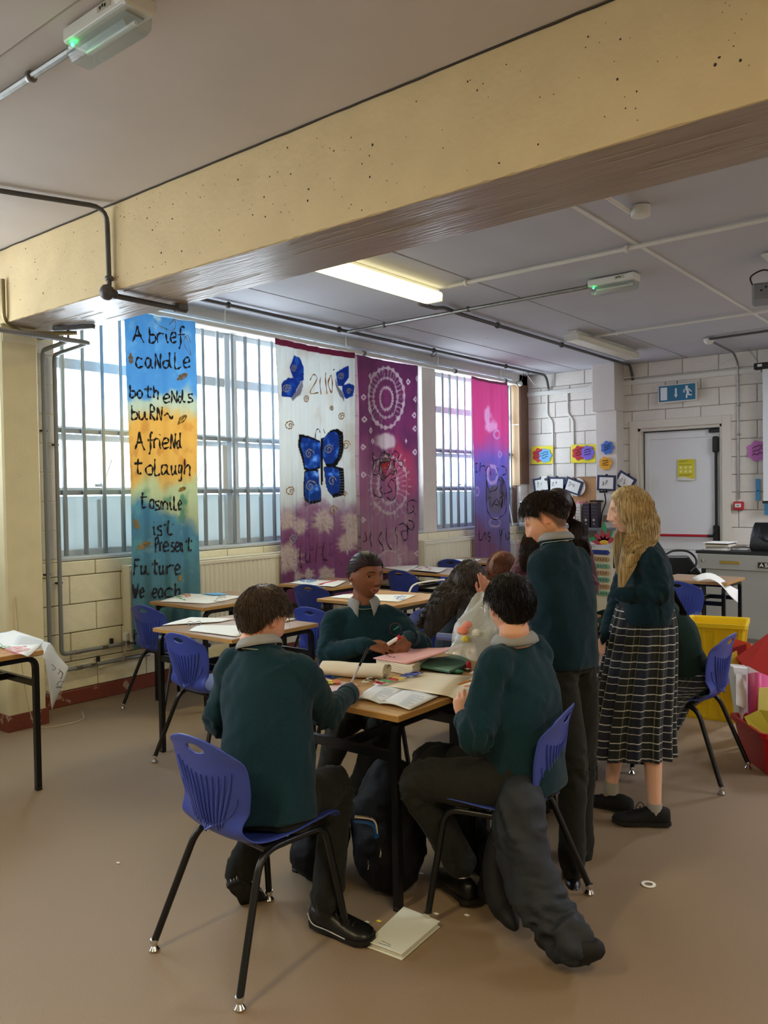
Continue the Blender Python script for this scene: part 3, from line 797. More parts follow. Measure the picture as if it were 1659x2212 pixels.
# blue cards at the right
for k, (px, py, hh) in enumerate(((1636, 937 + 120, .16), (1639, 1055, .30))):
    pass
bc = MB().box(aty(1637, 1058, 10.385), (.05, .006, .26), ch=.001).build('blue_card', mat('card_sky', '#5aa7dc', rough=.7), None, False); tag(bc, 'upper narrow light blue card on the back wall beside the projection screen', 'wall card')
MB().ball(aty(1637, 1060, 10.375), (.008, .004, .012), 8).build('card_mark', mat('card_mark_blue', '#274a9a', rough=.6), bc)
bc = MB().box(aty(1656, 1098, 10.385), (.05, .006, .16), ch=.001).build('blue_card', MATS['card_sky'], None, False); tag(bc, 'lower light blue card under the screen corner at the right edge', 'wall card')
# projection screen, its chain, the projector
ps = empty('projection_screen', (-1.6, 10.2, 3.0), 0, 'pull-down projection screen with black housing at the right edge', 'projection screen')
MB().box((-1.55, 10.22, 2.97), (2.10, .10, .075), ch=.01).build('housing', m_blk, ps, False)
MB().box((-1.52, 10.21, 2.17), (1.98, .004, 1.56)).build('screen_cloth', mat('screen_white', '#d9dfe2', rough=.6), ps, False)
MB().box((-1.52, 10.21, 1.385), (2.0, .02, .03), ch=.003).build('bottom_bar', m_blk, ps, False)
MB().box((-2.53, 10.165, 2.975), (.05, .003, .03)).build('sticker', m_wpl, ps, False)
ch = MB()
for i in range(9):
    c = V(-2.66 + i * .012, 10.21, 3.18 - i * .018)
    ch.tube([c + V(.007 * math.cos(t), .004 * math.sin(t) * (i % 2), .012 * math.sin(t)) for t in [k * PI / 4 for k in range(9)]], .002, 4, cap=False)
ch.build('chain', m_steel, ps)
pj = empty('projector', (-1.55, 6.30, 2.93), 0, 'grey ceiling projector cut off by the right edge', 'projector')
MB().box((-1.42, 6.25, 2.92), (.36, .28, .11), Matrix.Rotation(.25, 3, 'Z'), ch=.015).build('body', mat('projector_grey', '#77797c', rough=.45), pj, False)
MB().tube([(-1.42, 6.25, 2.97), (-1.42, 6.25, 3.19)], .02, 10).build('mount', m_wpl, pj)
MB().box((-1.42, 6.25, 3.18), (.2, .2, .02), ch=.004).build('ceiling_plate', m_wpl, pj, False)
MB().tube(smooth_path([(-1.58, 6.2, 2.97), (-1.60, 6.2, 3.05), (-1.52, 6.22, 3.09), (-1.45, 6.22, 3.05), (-1.46, 6.22, 2.98)]), .006, 6).build('cable_loop', m_blk, pj)
q = MB()
for i in range(5): q.box(V(-1.42, 6.25, 2.92) + Matrix.Rotation(.25, 3, 'Z') @ V(-.12 + i * .03, -.141, .02 * (i % 2)), (.015, .003, .012))
q.build('ports', m_blk, pj, False)

# clip-frames hanging in a row, wall board, shelf and things on it
m_navy = mat('navy_card', '#2b3352', rough=.6); m_paper = mat('white_paper', '#e9ebe8', rough=.8, var=.02, vscale=20)
cork = tag(box_obj('pin_board', (-5.0, YB - .04, 1.30), (-4.2, YB - .012, 1.73), mat('cork', '#b98f66', rough=.9, var=.12, vscale=40)), 'cork pin board low on the back wall beside the pilaster', 'pin board')
box_obj('board_edge', (-5.0, YB - .045, 1.725), (-4.2, YB - .01, 1.745), mat('board_edge', '#9a8364', rough=.6), cork)
def clipboard(px, py, rot, label, y=10.34):
    c = aty(px, py, y); R = Matrix.Rotation(rot, 3, 'Y')
    o = MB().box(c, (.26, .008, .20), R, ch=.002).build('clipboard', m_navy, None, False); tag(o, label, 'clipboard')
    MB().box(c + R @ V(.0, -.006, -.003), (.19, .003, .15), R).build('paper_sheet', m_paper, o, False)
    g = MB(); rr = random.Random(px)
    for k in range(2):
        g.tube(smooth_path([c + R @ V(-.05 + .05 * k + rr.uniform(-.02, .02), -.010, rr.uniform(-.04, .05)) for _ in range(4)], 4), .002, 4)
    g.build('pencil_sketch', inkp, o)
    MB().box(c + R @ V(0, -.004, .10), (.03, .014, .03), R, ch=.003).build('clip', m_blk, o, False)
clipboard(1170, 1047, -.12, 'dark clipboard with a white sheet, leftmost in the row on the back wall')
clipboard(1203, 1046, .03, 'clipboard with a white sheet, second from the left, partly behind the teacher')
clipboard(1238, 1050, .35, 'tilted clipboard with a white sheet above the ring binders')
clipboard(1310, 1043, .05, 'dark clipboard with a pencilled sheet on the pilaster foot', y=10.15)
clipboard(1350, 1040, .55, 'steeply tilted dark clipboard beside the door frame', y=10.2)
# round paper plate
pl = MB().lathe([(.001, 0), (.12, .004), (.125, .012)], aty(1247, 1052, 10.36), 20, Matrix.Rotation(PI / 2, 3, 'X')).build('paper_plate', m_paper); tag(pl, 'round white paper plate pinned behind the tilted clipboard', 'paper plate')

sh = tag(box_obj('wall_shelf', (-5.62, 9.98, 1.03), (-4.30, YB - .02, 1.065), mat('grey_shelf', '#6c6e76', rough=.5), None, ch=.004), 'long grey shelf along the back wall under the pin board', 'shelf')
m_bind = mat('dark_purple_binder', '#39303c', rough=.45)
def binder(px, col, label, h=.32, wd=.085):
    b = atz(px, 1135, 1.066); 
    b.y = 10.06; b.x = aty(px, 1100, 10.06).x
    o = empty('ring_binder', (b.x, 10.06, 1.066), 0, label, 'ring binder', None)
    MB().box((b.x, 10.19, 1.066 + h / 2), (wd, .27, h), ch=.004).build('cover', col, o, False)
    MB().lathe([(.020, 0), (.020, .004), (.011, .004), (.011, .001)], (b.x, 10.053, 1.066 + .10), 14, Matrix.Rotation(PI / 2, 3, 'X')).build('finger_ring', m_chrome, o)
    MB().box((b.x, 10.053, 1.066 + .05), (.012, .003, .012)).build('spine_mark', m_wpl, o, False)
    q = MB()
    for k in range(4): q.box((b.x, 10.054, 1.066 + h * (.45 + .13 * k)), (wd * .75, .002, .006))
    q.build('spine_lines', mat('spine_grey', '#6b6374', rough=.5), o, False)
binder(1249, m_wpl, 'white ring binder, leftmost on the shelf', .315, .055)
binder(1266, m_bind, 'dark purple ring binder in the middle on the shelf')
binder(1283, m_bind, 'dark purple ring binder at the right end of the three')
bx = tag(box_obj('box_file', (aty(1258, 1, 10.06).x, 10.12, 1.40), (aty(1284, 1, 10.06).x, 10.32, 1.425), m_blk, None, ch=.004), 'flat black box file lying across the ring binders', 'box file')
pk = tag(box_obj('pink_folder', (aty(1236, 1, 10.2).x, 10.15, 1.066), (aty(1243, 1, 10.2).x, 10.38, 1.41), mat('pink_card', '#d9929a', rough=.6)), 'upright pink folder left of the white binder', 'folder')
# coffee-machine-like white desktop printer
pr3 = empty('desktop_printer', (-5.40, 10.1, 1.066), 0, 'white and grey desktop machine with open front on the shelf by the corner', 'machine')
px0 = aty(1107, 1, 10.02).x; px1 = aty(1140, 1, 10.02).x; cx = (px0 + px1) / 2; wd = px1 - px0
m_lg = mat('machine_grey', '#b9c3c6', rough=.35)
MB().box((cx, 10.14, 1.37), (wd, .24, .10), ch=.012).build('head', m_lg, pr3, False)
MB().box((cx, 10.14, 1.095), (wd, .24, .06), ch=.010).build('base', m_lg, pr3, False)
for s in (-1, 1): MB().box((cx + s * (wd / 2 - .015), 10.14, 1.22), (.028, .22, .22), ch=.006).build('side_post', m_lg, pr3, False)
MB().box((cx, 10.24, 1.22), (wd - .05, .02, .22)).build('back_plate', mat('machine_back', '#5f7f8c', rough=.4), pr3, False)
MB().tube([(cx, 10.12, 1.32), (cx, 10.12, 1.20)], .010, 6).build('nozzle', m_blk, pr3)
MB().box((cx - wd * .3, 10.018, 1.385), (.05, .004, .03)).build('display', m_blk, pr3, False)
# brush pot and cables beside the pilaster
cb = MB().tube(smooth_path([aty(1306, 1065, 10.13), aty(1308, 1085, 10.13), aty(1300, 1110, 10.13), aty(1296, 1145, 10.12)]), .010, 6).build('hanging_cable', m_blk); tag(cb, 'black cable hanging down from the clipboard on the pilaster', 'cable')
bu = MB(); c = aty(1304, 1064, 10.12)
for i in range(9): bu.tube([c + V(-.05 + .012 * i, 0, .0), c + V(-.05 + .013 * i, -.02, .03 + .02 * math.sin(i * 2))], .006, 5)
tag(bu.build('plug_bundle', m_blk), 'small black bundle of plugs above the hanging cable', 'plugs')
pot = MB().lathe([(.035, 0), (.04, .09), (.036, .09), (.032, .01)], aty(1309, 1128, 10.1) * 1.0, 12).build('small_pot', mat('brown_pot', '#6a5a50', rough=.5)); pot.location.z += 0; tag(pot, 'small brown pot at the right end of the shelf', 'pot')

# decorated signboard with paper flower below the shelf
sgx0 = aty(1262, 1, 9.6).x; sgx1 = aty(1310, 1, 9.6).x; sg0 = aty(1262, 1184, 9.6).z
sg = tag(box_obj('painted_signboard', (sgx0, 9.6, .003), (sgx1, 9.64, sg0), mat('signboard_cream', '#d6cfae', rough=.6)), 'cream painted board with green, blue and tan arrow signs behind the standing boy', 'signboard')
sgc = ['#2a3f8f', '#b89468', '#7fae8c', '#c09a70', '#6fa488', '#bb9468', '#7cae8a']
for i, c_ in enumerate(sgc):
    z = sg0 - .045 - i * .085; xm = (sgx0 + sgx1) / 2; hw = (sgx1 - sgx0) * .40
    pts = [V(xm + a * hw, 9.598, z + b * .03) for a, b in ((-1, .7), (-.85, 1), (.85, .9), (1.05, 0), (.85, -1), (-.9, -.9), (-1.05, 0))]
    a_ = MB().poly(pts, .006, (0, -1, 0)).build('arrow_sign', mat('arrow_' + c_, c_, rough=.6), sg, False)
    k = MB(); rr = random.Random(i)
    for j in range(5): k.box((xm - hw * .6 + j * hw * .3, 9.590, z), (.006, .002, .03)); k.box((xm - hw * .55 + j * hw * .3, 9.590, z + rr.choice((-.012, 0, .012))), (.018, .002, .005))
    k.build('sign_letters', mat('sign_dark', '#24424a', rough=.6), a_, False)
fc = aty(1305, 1163, 9.62); pf = empty('paper_flower_decoration', fc, 0, 'large red paper flower with green leaves above the painted signboard', 'paper flower')
for an in (20, 60, 100, 140, 178):
    t = math.radians(an); d_ = V(math.cos(t), 0, math.sin(t)); e_ = V(-d_.z, 0, d_.x)
    b0 = fc + V(0, 0, -.05)
    MB().poly([b0 + d_ * .02 + e_ * .03, b0 + d_ * .02 - e_ * .03, b0 + d_ * .09 - e_ * .035, b0 + d_ * .17, b0 + d_ * .09 + e_ * .035], .004, (0, -1, 0)).build('petal', mat('petal_red', '#b2404a', rough=.6), pf, False)
for an, q in ((85, .26), (172, .22), (45, .2)):
    t = math.radians(an); d_ = V(math.cos(t), 0, math.sin(t)); e_ = V(-d_.z, 0, d_.x); b0 = fc + V(-.02, .006, -.04)
    MB().poly([b0 + d_ * .06, b0 + d_ * q * .6 - e_ * .045, b0 + d_ * q, b0 + d_ * q * .6 + e_ * .035], .003, (0, -1, 0)).build('leaf', mat('leaf_green', '#3a9a62', rough=.6), pf, False)
MB().ball(fc + V(0, -.006, -.05), (.06, .006, .03), 10).build('flower_centre', mat('centre_yellow', '#e3b53c', rough=.6), pf)
mo = tag(box_obj('monitor', (aty(1312, 1, 9.3).x, 9.3, .62), (aty(1345, 1, 9.3).x, 9.36, .93), m_blk, None, ch=.006), 'black screen standing beside the painted signboard, mostly behind the blonde girl', 'monitor')
box_obj('monitor_stand', (aty(1318, 1, 9.3).x, 9.3, .0), (aty(1336, 1, 9.3).x, 9.36, .62), m_blk, mo)
lw = tag(box_obj('back_counter', (-5.65, 9.75, .0), (-4.40, YB - .03, .88), mat('counter_white', '#cfcfd2', rough=.5), None, ch=.006), 'low pale cupboard under the shelf along the back wall', 'cupboard')
for i in range(3): box_obj('cupboard_door', (-5.63 + i * .41, 9.735, .08), (-5.63 + i * .41 + .395, 9.752, .85), MATS['counter_white'], lw, ch=.004)
rod = MB().tube([aty(1097, 1075, 9.9), aty(1108, 1135, 9.75)], .009, 6).build('window_pole', m_wpl); tag(rod, 'thin white pole with a brown end leaning in the corner beside the pink banner', 'pole')
MB().tube([aty(1108, 1135, 9.75), aty(1117, 1178, 9.6)], .012, 6).build('brown_end', m_tan, rod)
# ================================================================== PAINTED CLOTH BANNERS
GL = {  # hand-drawn stroke letters, x 0..1 of the letter's own width, y 0 baseline .. 1 cap height
'A': "0,0 .2,.35 .5,1 .6,.6 .95,-.05;.15,.38 .8,.42", 'b': "0,1 .03,.5 0,.02 .4,.0 .75,.2 .6,.5 .05,.5", 'r': "0,.6 .05,0;.03,.4 .3,.62 .7,.58",
'i': "0,.58 .1,.1 .3,0;.05,.85 .1,.9", 'e': ".05,.3 .6,.38 .55,.62 .2,.62 0,.3 .2,0 .7,.08", 'f': ".8,.95 .45,1 .35,.6 .4,0 .2,-.4;0,.5 .8,.52",
'c': ".75,.55 .3,.65 0,.3 .25,0 .8,.1", 'a': ".6,.6 .15,.6 0,.25 .25,0 .6,.3 .62,.6 .65,.1 .9,0", 'N': "0,-.05 .08,.4 .1,.9 .4,.45 .7,.0 .75,.5 .8,.95",
'd': ".6,.45 .1,.45 0,.15 .3,0 .6,.3 .65,1 .68,.2 .95,0", 'L': ".1,1 .08,.5 .1,0 .5,-.05 .95,.08", 'o': ".4,.6 .05,.4 .15,.02 .6,.05 .65,.45 .35,.6",
't': ".4,1 .35,.5 .4,.05 .8,.08;0,.68 .9,.72", 'h': ".05,1 .08,.5 .05,0;.06,.35 .4,.6 .65,.45 .6,0 .75,-.1", 's': ".7,.6 .2,.6 .15,.38 .6,.25 .6,.02 0,.0",
'u': "0,.6 .05,.1 .35,0 .6,.25 .65,.6 .68,.1 .9,0", 'g': ".6,.6 .1,.55 .05,.15 .5,.15 .62,.6 .6,0 .5,-.4 .0,-.35", 'm': "0,.6 .05,0;.04,.4 .25,.6 .4,.4 .42,0;.42,.4 .65,.6 .85,.4 .85,0",
'l': ".1,1 .12,.5 .15,0 .5,.0", 'p': "0,.6 .05,.1 .05,-.4;.03,.45 .4,.65 .7,.4 .4,.1 .05,.15", 'P': ".15,.95 .12,.5 .15,-.1;0,.9 .5,1 .75,.75 .5,.5 .15,.5",
'F': ".15,.9 .2,.5 .0,0 -.1,0;.1,.95 .9,.98;.1,.55 .7,.55", 'W': "0,.95 .2,.1 .3,0 .45,.6 .6,0 .75,.2 .95,1", 'n': "0,.6 .05,0;.04,.4 .35,.62 .6,.4 .62,0 .8,-.05",
'~': "0,.3 .25,.45 .5,.25 .75,.05 1,.3", '2': "0,.75 .3,1 .65,.75 .3,.3 0,0 .8,.05", '1': ".3,1 .3,0", '0': ".4,1 .05,.6 .15,.1 .5,0 .75,.5 .4,1",
'J': ".3,1 .7,1;.5,1 .5,.2 .3,-.1 .0,.1", 'U': "0,1 .05,.2 .4,0 .75,.3 .75,1", 'R': ".1,0 .12,1 .6,.95 .65,.6 .15,.5 .8,-.05", 'I': ".3,1 .3,0;.1,0 .55,0", 'y': "0,.6 .3,.2;.7,.6 .3,-.1 0,-.4", 'O': ".4,1 .0,.5 .3,0 .8,.4 .4,1"}
def word_px(text, x0, x1, base, cap, slope=0.0):
    out = []; adv = []; x = 0.0
    for c_ in text:
        adv.append(x)
        x += .45 if c_ == ' ' else max(float(q.split(',')[0]) for s in GL[c_].split(';') for q in s.split()) + .22
    wd = (x1 - x0) / (x - .22)
    for i, chr_ in enumerate(text):
        if chr_ == ' ': continue
        for s in GL[chr_].split(';'):
            P = [tuple(float(v) for v in q.split(',')) for q in s.split()]
            out.append([(x0 + (adv[i] + a) * wd, base - b * cap + slope * adv[i] * wd) for a, b in P])
    return out
def spiral_px(cx, cy, r, turns=2.0):
    return [(cx + r * t * math.cos(turns * 2 * PI * t), cy + r * 1.15 * t * math.sin(turns * 2 * PI * t)) for t in [i / 22 for i in range(3, 23)]]

def inpoly(X, Y, P):
    r = np.zeros(X.shape, bool); n = len(P); j = n - 1
    for i in range(n):
        xi, yi = P[i]; xj, yj = P[j]
        c = ((yi > Y) != (yj > Y)) & (X < (xj - xi) * (Y - yi) / (yj - yi + 1e-9) + xi)
        r ^= c; j = i
    return r
def L3(h): return np.array(lin(h))
def blend(col, mask, c): 
    mask = np.clip(mask, 0, 1)[..., None]; return col * (1 - mask) + np.asarray(c) * mask

class Banner:
    def __init__(s, name, label, X, y0, y1, z0, z1, folds, seed, colorf, px_of, cell=.0062, taper=0.0, transl=.42):
        s.X, s.y0, s.y1, s.z0, s.z1, s.folds, s.seed, s.taper = X, y0, y1, z0, z1, folds, seed, taper
        nu, nv = int((y1 - y0) / cell), int((z1 - z0) / cell)
        U, Vv = np.meshgrid(np.linspace(0, 1, nu), np.linspace(0, 1, nv))
        Px = s.surf(U, Vv)
        fa = (np.arange(nv - 1)[:, None] * nu + np.arange(nu - 1)[None, :]).ravel()
        faces = np.stack([fa, fa + nu, fa + nu + 1, fa + 1], 1)
        me = bpy.data.meshes.new(name)
        me.from_pydata(Px.reshape(-1, 3).tolist(), [], faces.tolist())
        Y = Px[..., 1]; Z = Px[..., 2]
        PX, PY = px_of(X, Y, Z)
        col = colorf(PX, PY, U, Vv)
        ca = me.color_attributes.new('Dye', 'FLOAT_COLOR', 'POINT')
        rgba = np.ones((nu * nv, 4), np.float32); rgba[:, :3] = np.clip(col.reshape(-1, 3), 0, 1)
        ca.data.foreach_set('color', rgba.ravel())
        me.polygons.foreach_set('use_smooth', [True] * len(me.polygons))
        m = mat('dyed_cloth', '#ffffff', rough=.8, attr='Dye', bump=.12, bscale=40, stretch=(1, 1, .12), transl=transl)
        me.materials.append(m)
        s.o = place(name, me); tag(s.o, label, 'banner')
        solid(s.o, .0015, 0)
    def surf(s, u, v, off=0.0):
        u = np.asarray(u, float); v = np.asarray(v, float)
        w = s.y1 - s.y0
        amp = .006 + .012 * v
        x = s.X + amp * (np.sin(u * s.folds * 2 * PI + s.seed + .6 * np.sin(v * 3)) + .5 * np.sin(u * s.folds * 4.3 * PI + s.seed * 2)) + off
        x = x + .015 * (vnoise(u * 3 + s.seed, v * 4) - .5)
        uu = u + .012 * np.sin(v * 7 + s.seed) * (u - .5)
        y = s.y0 + w * (.5 + (uu - .5) * (1 - s.taper * v))
        z = s.z1 + (s.z0 - s.z1) * v - .010 * np.sin(u * PI) * (1 - v)
        return np.stack([x, y, z], -1)
    def strokes(s, name, lists, m, wd=.008, k=4, off=.006):
        mb = MB()
        for P in lists:
            W = []
            for (px, py) in P:
                q = atx(px, py, s.X + .01); W.append((q.y, q.z))
            S = smooth_path([V(0, a, b) for a, b in W], k)
            yy = np.array([q.y for q in S]); zz = np.array([q.z for q in S])
            v = (zz - s.z1) / (s.z0 - s.z1); u = (yy - s.y0) / (s.y1 - s.y0)
            u = .5 + (u - .5) / (1 - s.taper * v)
            B = s.surf(np.clip(u, .003, .997), np.clip(v, .002, .998), off)
            pts = [Vector(b) for b in B]; n = len(pts)
            G = []
            for i, p in enumerate(pts):
                t = (pts[min(i + 1, n - 1)] - pts[max(i - 1, 0)]); t.x = 0
                t = t.normalized() if t.length > 0 else V(0, 1, 0)
                nn = V(0, -t.z, t.y) * (wd * (.75 + .35 * math.sin(i * 1.3 + px)))
                G.append([p + nn * .5, p - nn * .5])
            mb.grid(G)
        o = mb.build(name, m, s.o); o['kind'] = 'stuff'; return o
def proj_np(X, Y, Z):
    dx = X - CAM.x; dy = Y - CAM.y; dz = Z - CAM.z
    z = dx * FF.x + dy * FF.y + dz * FF.z
    return 829.5 + FPX * (dx * RR.x + dy * RR.y + dz * RR.z) / z, 1106 - FPX * (dx * UU.x + dy * UU.y + dz * UU.z) / z

m_ink = mat('black_fabric_paint', '#14121c', rough=.7)
m_och = mat('ochre_fabric_paint', '#9b7a3c', rough=.7)
m_sil = mat('silver_fabric_paint', '#8f98a8', rough=.5)
BX = -5.525
# ---- banner with the poem
def c1(PX, PY, U, Vv):
    n = fbm(U * 4, PY / 60., s=1); n2 = fbm(U * 9, PY / 25., s=2); T = PY + (n - .5) * 90 + (U - .5) * 14
    col = np.ones(PX.shape + (3,)) * L3('#55b2e0')
    col = blend(col, sstep(.5, .75, n2) * .5, L3('#8fd0ec'))
    col = blend(col, sstep(.62, .8, fbm(U * 7, PY / 20., s=3)) * sstep(740, 690, PY) * .9, L3('#d8e6e2'))
    col = blend(col, sstep(835, 865, T), L3('#d3dccb'))
    col = blend(col, sstep(875, 925, T) * (1 - .0 * U), L3('#ecc765'))
    col = blend(col, sstep(.52, .7, n2) * sstep(915, 940, T) * .8, L3('#dba63a'))
    col = blend(col, sstep(1020, 1060, T), L3('#d4dcb4'))
    col = blend(col, sstep(.55, .75, n2) * sstep(1060, 1080, T), L3('#63ad90'))
    lo = sstep(1095, 1130, T + (0.5 - U) * 90)
    col = blend(col, lo, L3('#3aa0c4')); col = blend(col, lo * sstep(.5, .75, n2), L3('#54b7c6'))
    col = blend(col, sstep(1190, 1260, T) * .6, L3('#2c8fa2'))
    col = blend(col, sstep(.72, .85, fbm(U * 8, PY / 22., s=5)) * lo * .7, L3('#8cc6d2'))
    return col * .80 + .12
b1y0, b1y1 = atx(275, 1000, BX).y, atx(424, 800, BX).y
b1 = Banner('cloth_banner', 'tall blue and yellow tie-dyed banner painted with a poem in black brush letters', BX, b1y0, b1y1, atx(275, 1405, BX).z, 3.02, 3.3, 1.0, c1, proj_np, cell=.0055, taper=.03)
W = []
for t in (('A', 288, 312, 737, 34), ('brief', 324, 400, 738, 34), ('caNdLe', 295, 410, 793, 34), ('both', 281, 343, 858, 27), ('eNds', 354, 415, 868, 28), ('buRN~', 285, 373, 905, 30),
          ('A', 292, 313, 970, 38), ('frieNd', 317, 396, 967, 34), ('to', 290, 328, 1024, 34), ('Laugh', 333, 412, 1024, 34), ('to', 304, 330, 1097, 34), ('smile', 334, 397, 1100, 30),
          ('ist', 329, 374, 1155, 32), ('Present', 333, 415, 1190, 30), ('Future', 288, 390, 1240, 32), ('We each', 285, 390, 1290, 30), ('t', 281, 300, 1390, 30)):
    W += word_px(*t)
b1.strokes('lettering', W, m_ink, .019)
b1.strokes('painted_vine', [[(335, 690), (350, 702), (372, 712), (380, 700), (376, 688), (366, 700)], [(392, 690), (380, 680), (372, 695)], [(396, 722), (404, 730), (412, 765), (404, 755), (398, 735), (406, 722), (412, 740)]], m_och, .006)
def leafpx(cx, cy, r, a):
    c, s = math.cos(a), math.sin(a); return [(cx + c * x * r - s * y * r, cy + s * x * r + c * y * r) for x, y in ((-1, 0), (-.4, .35), (.3, .4), (1, 0))], [(cx + c * x * r - s * y * r, cy + s * x * r + c * y * r) for x, y in ((-1, 0), (-.4, -.3), (.3, -.35), (1, 0))], [(cx + c * x * r, cy + s * x * r) for x in (-1.3, -.3, .5, .9)]
LV = []
for cx, cy, r, a in ((394, 812, 11, -.5), (394, 905, 12, -.8), (396, 1056, 8, -.4), (295, 1132, 11, 1.2), (312, 1178, 13, -.5), (390, 1248, 7, -1), (284, 775, 10, 1.5)): LV += leafpx(cx, cy, r, a)
b1.strokes('painted_leaves', LV, m_och, .016)

# ---- butterfly banner
def Q(*p): return [(x / 2.765 + 560, y / 2.765 + 700) for x, y in p]
WL = [Q((240, 660), (300, 668), (360, 700), (372, 760), (365, 860), (300, 885), (262, 868), (250, 800), (235, 720)),
      Q((265, 880), (300, 868), (350, 870), (355, 960), (375, 1020), (370, 1060), (310, 1078), (262, 1050), (258, 960)),
      Q((385, 680), (420, 635), (470, 625), (494, 650), (500, 740), (488, 800), (466, 845), (400, 852), (386, 800)),
      Q((392, 850), (450, 845), (497, 862), (510, 940), (500, 1022), (440, 1042), (405, 990))]
SW = [Q((210, 185), (240, 200), (264, 260), (262, 335), (240, 345), (200, 320), (180, 260)), Q((200, 322), (245, 345), (222, 400), (188, 442), (133, 430), (133, 360), (165, 322)),
      Q((460, 290), (500, 262), (537, 248), (538, 320), (500, 372), (470, 370)), Q((490, 370), (540, 353), (566, 370), (555, 432), (520, 448), (490, 400))]
GW = [Q((252, 335), (258, 370), (240, 425), (195, 460), (185, 442), (225, 400)), Q((458, 320), (470, 370), (512, 440), (508, 468), (480, 430), (455, 360))]
BURST = [(165, 1170, 55), (385, 1175, 62), (245, 1205, 40), (165, 1400, 80), (540, 1180, 50), (400, 1500, 45), (550, 1260, 45), (520, 1310, 50), (300, 1500, 35), (235, 1510, 30)]
def c2(PX, PY, U, Vv):
    n = fbm(U * 6, PY / 50., s=11); n2 = fbm(U * 16, PY / 16., s=12)
    col = np.ones(PX.shape + (3,)) * L3('#d9dcdb')
    col = blend(col, sstep(.5, .8, n) * .5, L3('#c9c4bb'))
    col = blend(col, sstep(.62, .8, fbm(U * 5, PY / 30., s=14)) * sstep(800, 740, PY) * .6, L3('#c9a0b4'))
    T = PY + (n - .5) * 60
    pur = sstep(1070, 1110, T)
    col = blend(col, pur * .8, L3('#a0649c')); col = blend(col, sstep(1110, 1190, T), L3('#95588f')); col = blend(col, pur * sstep(.55, .75, n2) * .5, L3('#6d3a6c'))
    X = (PX - 560) * 2.765; Y = (PY - 700) * 2.765
    for cx, cy, r in BURST:
        d = np.hypot(X - cx, (Y - cy) * .85); a = np.arctan2(Y - cy, X - cx)
        m = sstep(1.1, .6, d / (r * (.85 + .5 * vnoise(a * 5, d * 0 + cx, s=9)))) * np.clip(.35 + 1.1 * vnoise(a * 9, d / 9. + cx, s=3), 0, 1)
        col = blend(col, m * (.35 + .65 * pur), L3('#d8cbc6'))
    for P in WL: col = blend(col, inpoly(PX, PY, P) * 1.0, L3('#10142a'))
    body = (np.abs(X - 378) < 9) & (Y > 680) & (Y < 960); col = blend(col, body * 1., L3('#15131a'))
    for i, P in enumerate(WL):
        cx = sum(p[0] for p in P) / len(P); cy = sum(p[1] for p in P) / len(P); bx = 378 / 2.765 + 560
        P2 = [(bx + (px - bx) * (.82 if i > 1 else .93), cy + (py - cy) * .86 - (2 if i % 2 else -0)) for px, py in P]
        m = inpoly(PX, PY, P2); col = blend(col, m * 1., L3('#1f4f9e')); col = blend(col, m * sstep(.5, .72, n2), L3('#3f86cf')); col = blend(col, m * sstep(.7, .8, n2) * .7, L3('#a9cbe8'))
    for P in SW: m = inpoly(PX, PY, P); col = blend(col, m * 1., L3('#1c4fa4')); col = blend(col, m * sstep(.55, .75, n2) * .8, L3('#3c82c8'))
    for P in GW: col = blend(col, inpoly(PX, PY, P) * 1., L3('#8f929e'))
    col = blend(col, sstep(.012, .008, Vv), L3('#7e2f55')); col = blend(col, (Vv < .022) * 1., L3('#8a3a5e'))
    return col
b2 = Banner('cloth_banner', 'white and purple banner with a large blue painted butterfly and the number 2010', BX, atx(597, 800, BX).y, atx(768, 900, BX).y, .45, 3.015, 6.0, 2.2, c2, proj_np, cell=.0068, taper=.04, transl=.42)
b2.strokes('painted_number', [Q((308, 330), (325, 295), (345, 320), (315, 380), (312, 410), (350, 405)), Q((372, 310), (362, 350), (375, 415))] , m_och, .014)
b2.strokes('painted_number', [Q((400, 285), (398, 340), (405, 412)), Q((425, 300), (412, 350), (428, 405), (440, 350), (427, 300)), ], mat('brown_fabric_paint', '#a5672c', rough=.7), .018)
b2.strokes('painted_spirals', [[(a, b) for a, b in spiral_px(x / 2.765 + 560, y / 2.765 + 700, r / 2.765)] for x, y, r in ((280, 445, 20), (178, 605, 26), (187, 998, 26), (525, 722, 26), (445, 1112, 28), (492, 550, 20), (430, 500, 14), (515, 1015, 18))], m_och, .014)
b2.strokes('silver_spirals', [[(a, b) for a, b in spiral_px(x / 2.765 + 560, y / 2.765 + 700, r / 2.765)] for x, y, r in ((210, 262, 20), (163, 385, 22), (490, 310, 18), (300, 772, 28), (308, 965, 32), (415, 745, 26), (440, 935, 28), (205, 1285, 28), (540, 400, 16))], m_sil, .016)
b2.strokes('lettering', [Q((258, 1330), (256, 1400), (262, 1455), (250, 1440)), Q((280, 1360), (275, 1400), (295, 1420), (310, 1370), (308, 1425)), Q((345, 1305), (340, 1420)), Q((322, 1350), (372, 1330)), Q((400, 1300), (388, 1390), (410, 1410)),
                         Q((330, 690), (335, 640), (350, 622), (360, 645)), Q((395, 650), (388, 620)), Q((262, 285), (268, 300)), Q((448, 270), (455, 264))], m_ink, .012)
# wing rays
RW = []
for i in range(12):
    a = .3 + i * .22
    RW.append(Q((316 + 50 * math.cos(a), 1020 + 30 * math.sin(a)), (316 + 66 * math.cos(a), 1020 + 52 * math.sin(a))))
for i in range(9): RW.append(Q((478, 670 + i * 18), (494, 664 + i * 18))); RW.append(Q((482, 880 + i * 16), (502, 876 + i * 17)))
b2.strokes('wing_marks', RW, mat('paint_blue_grey', '#5d6c8c', rough=.6), .006, k=2)

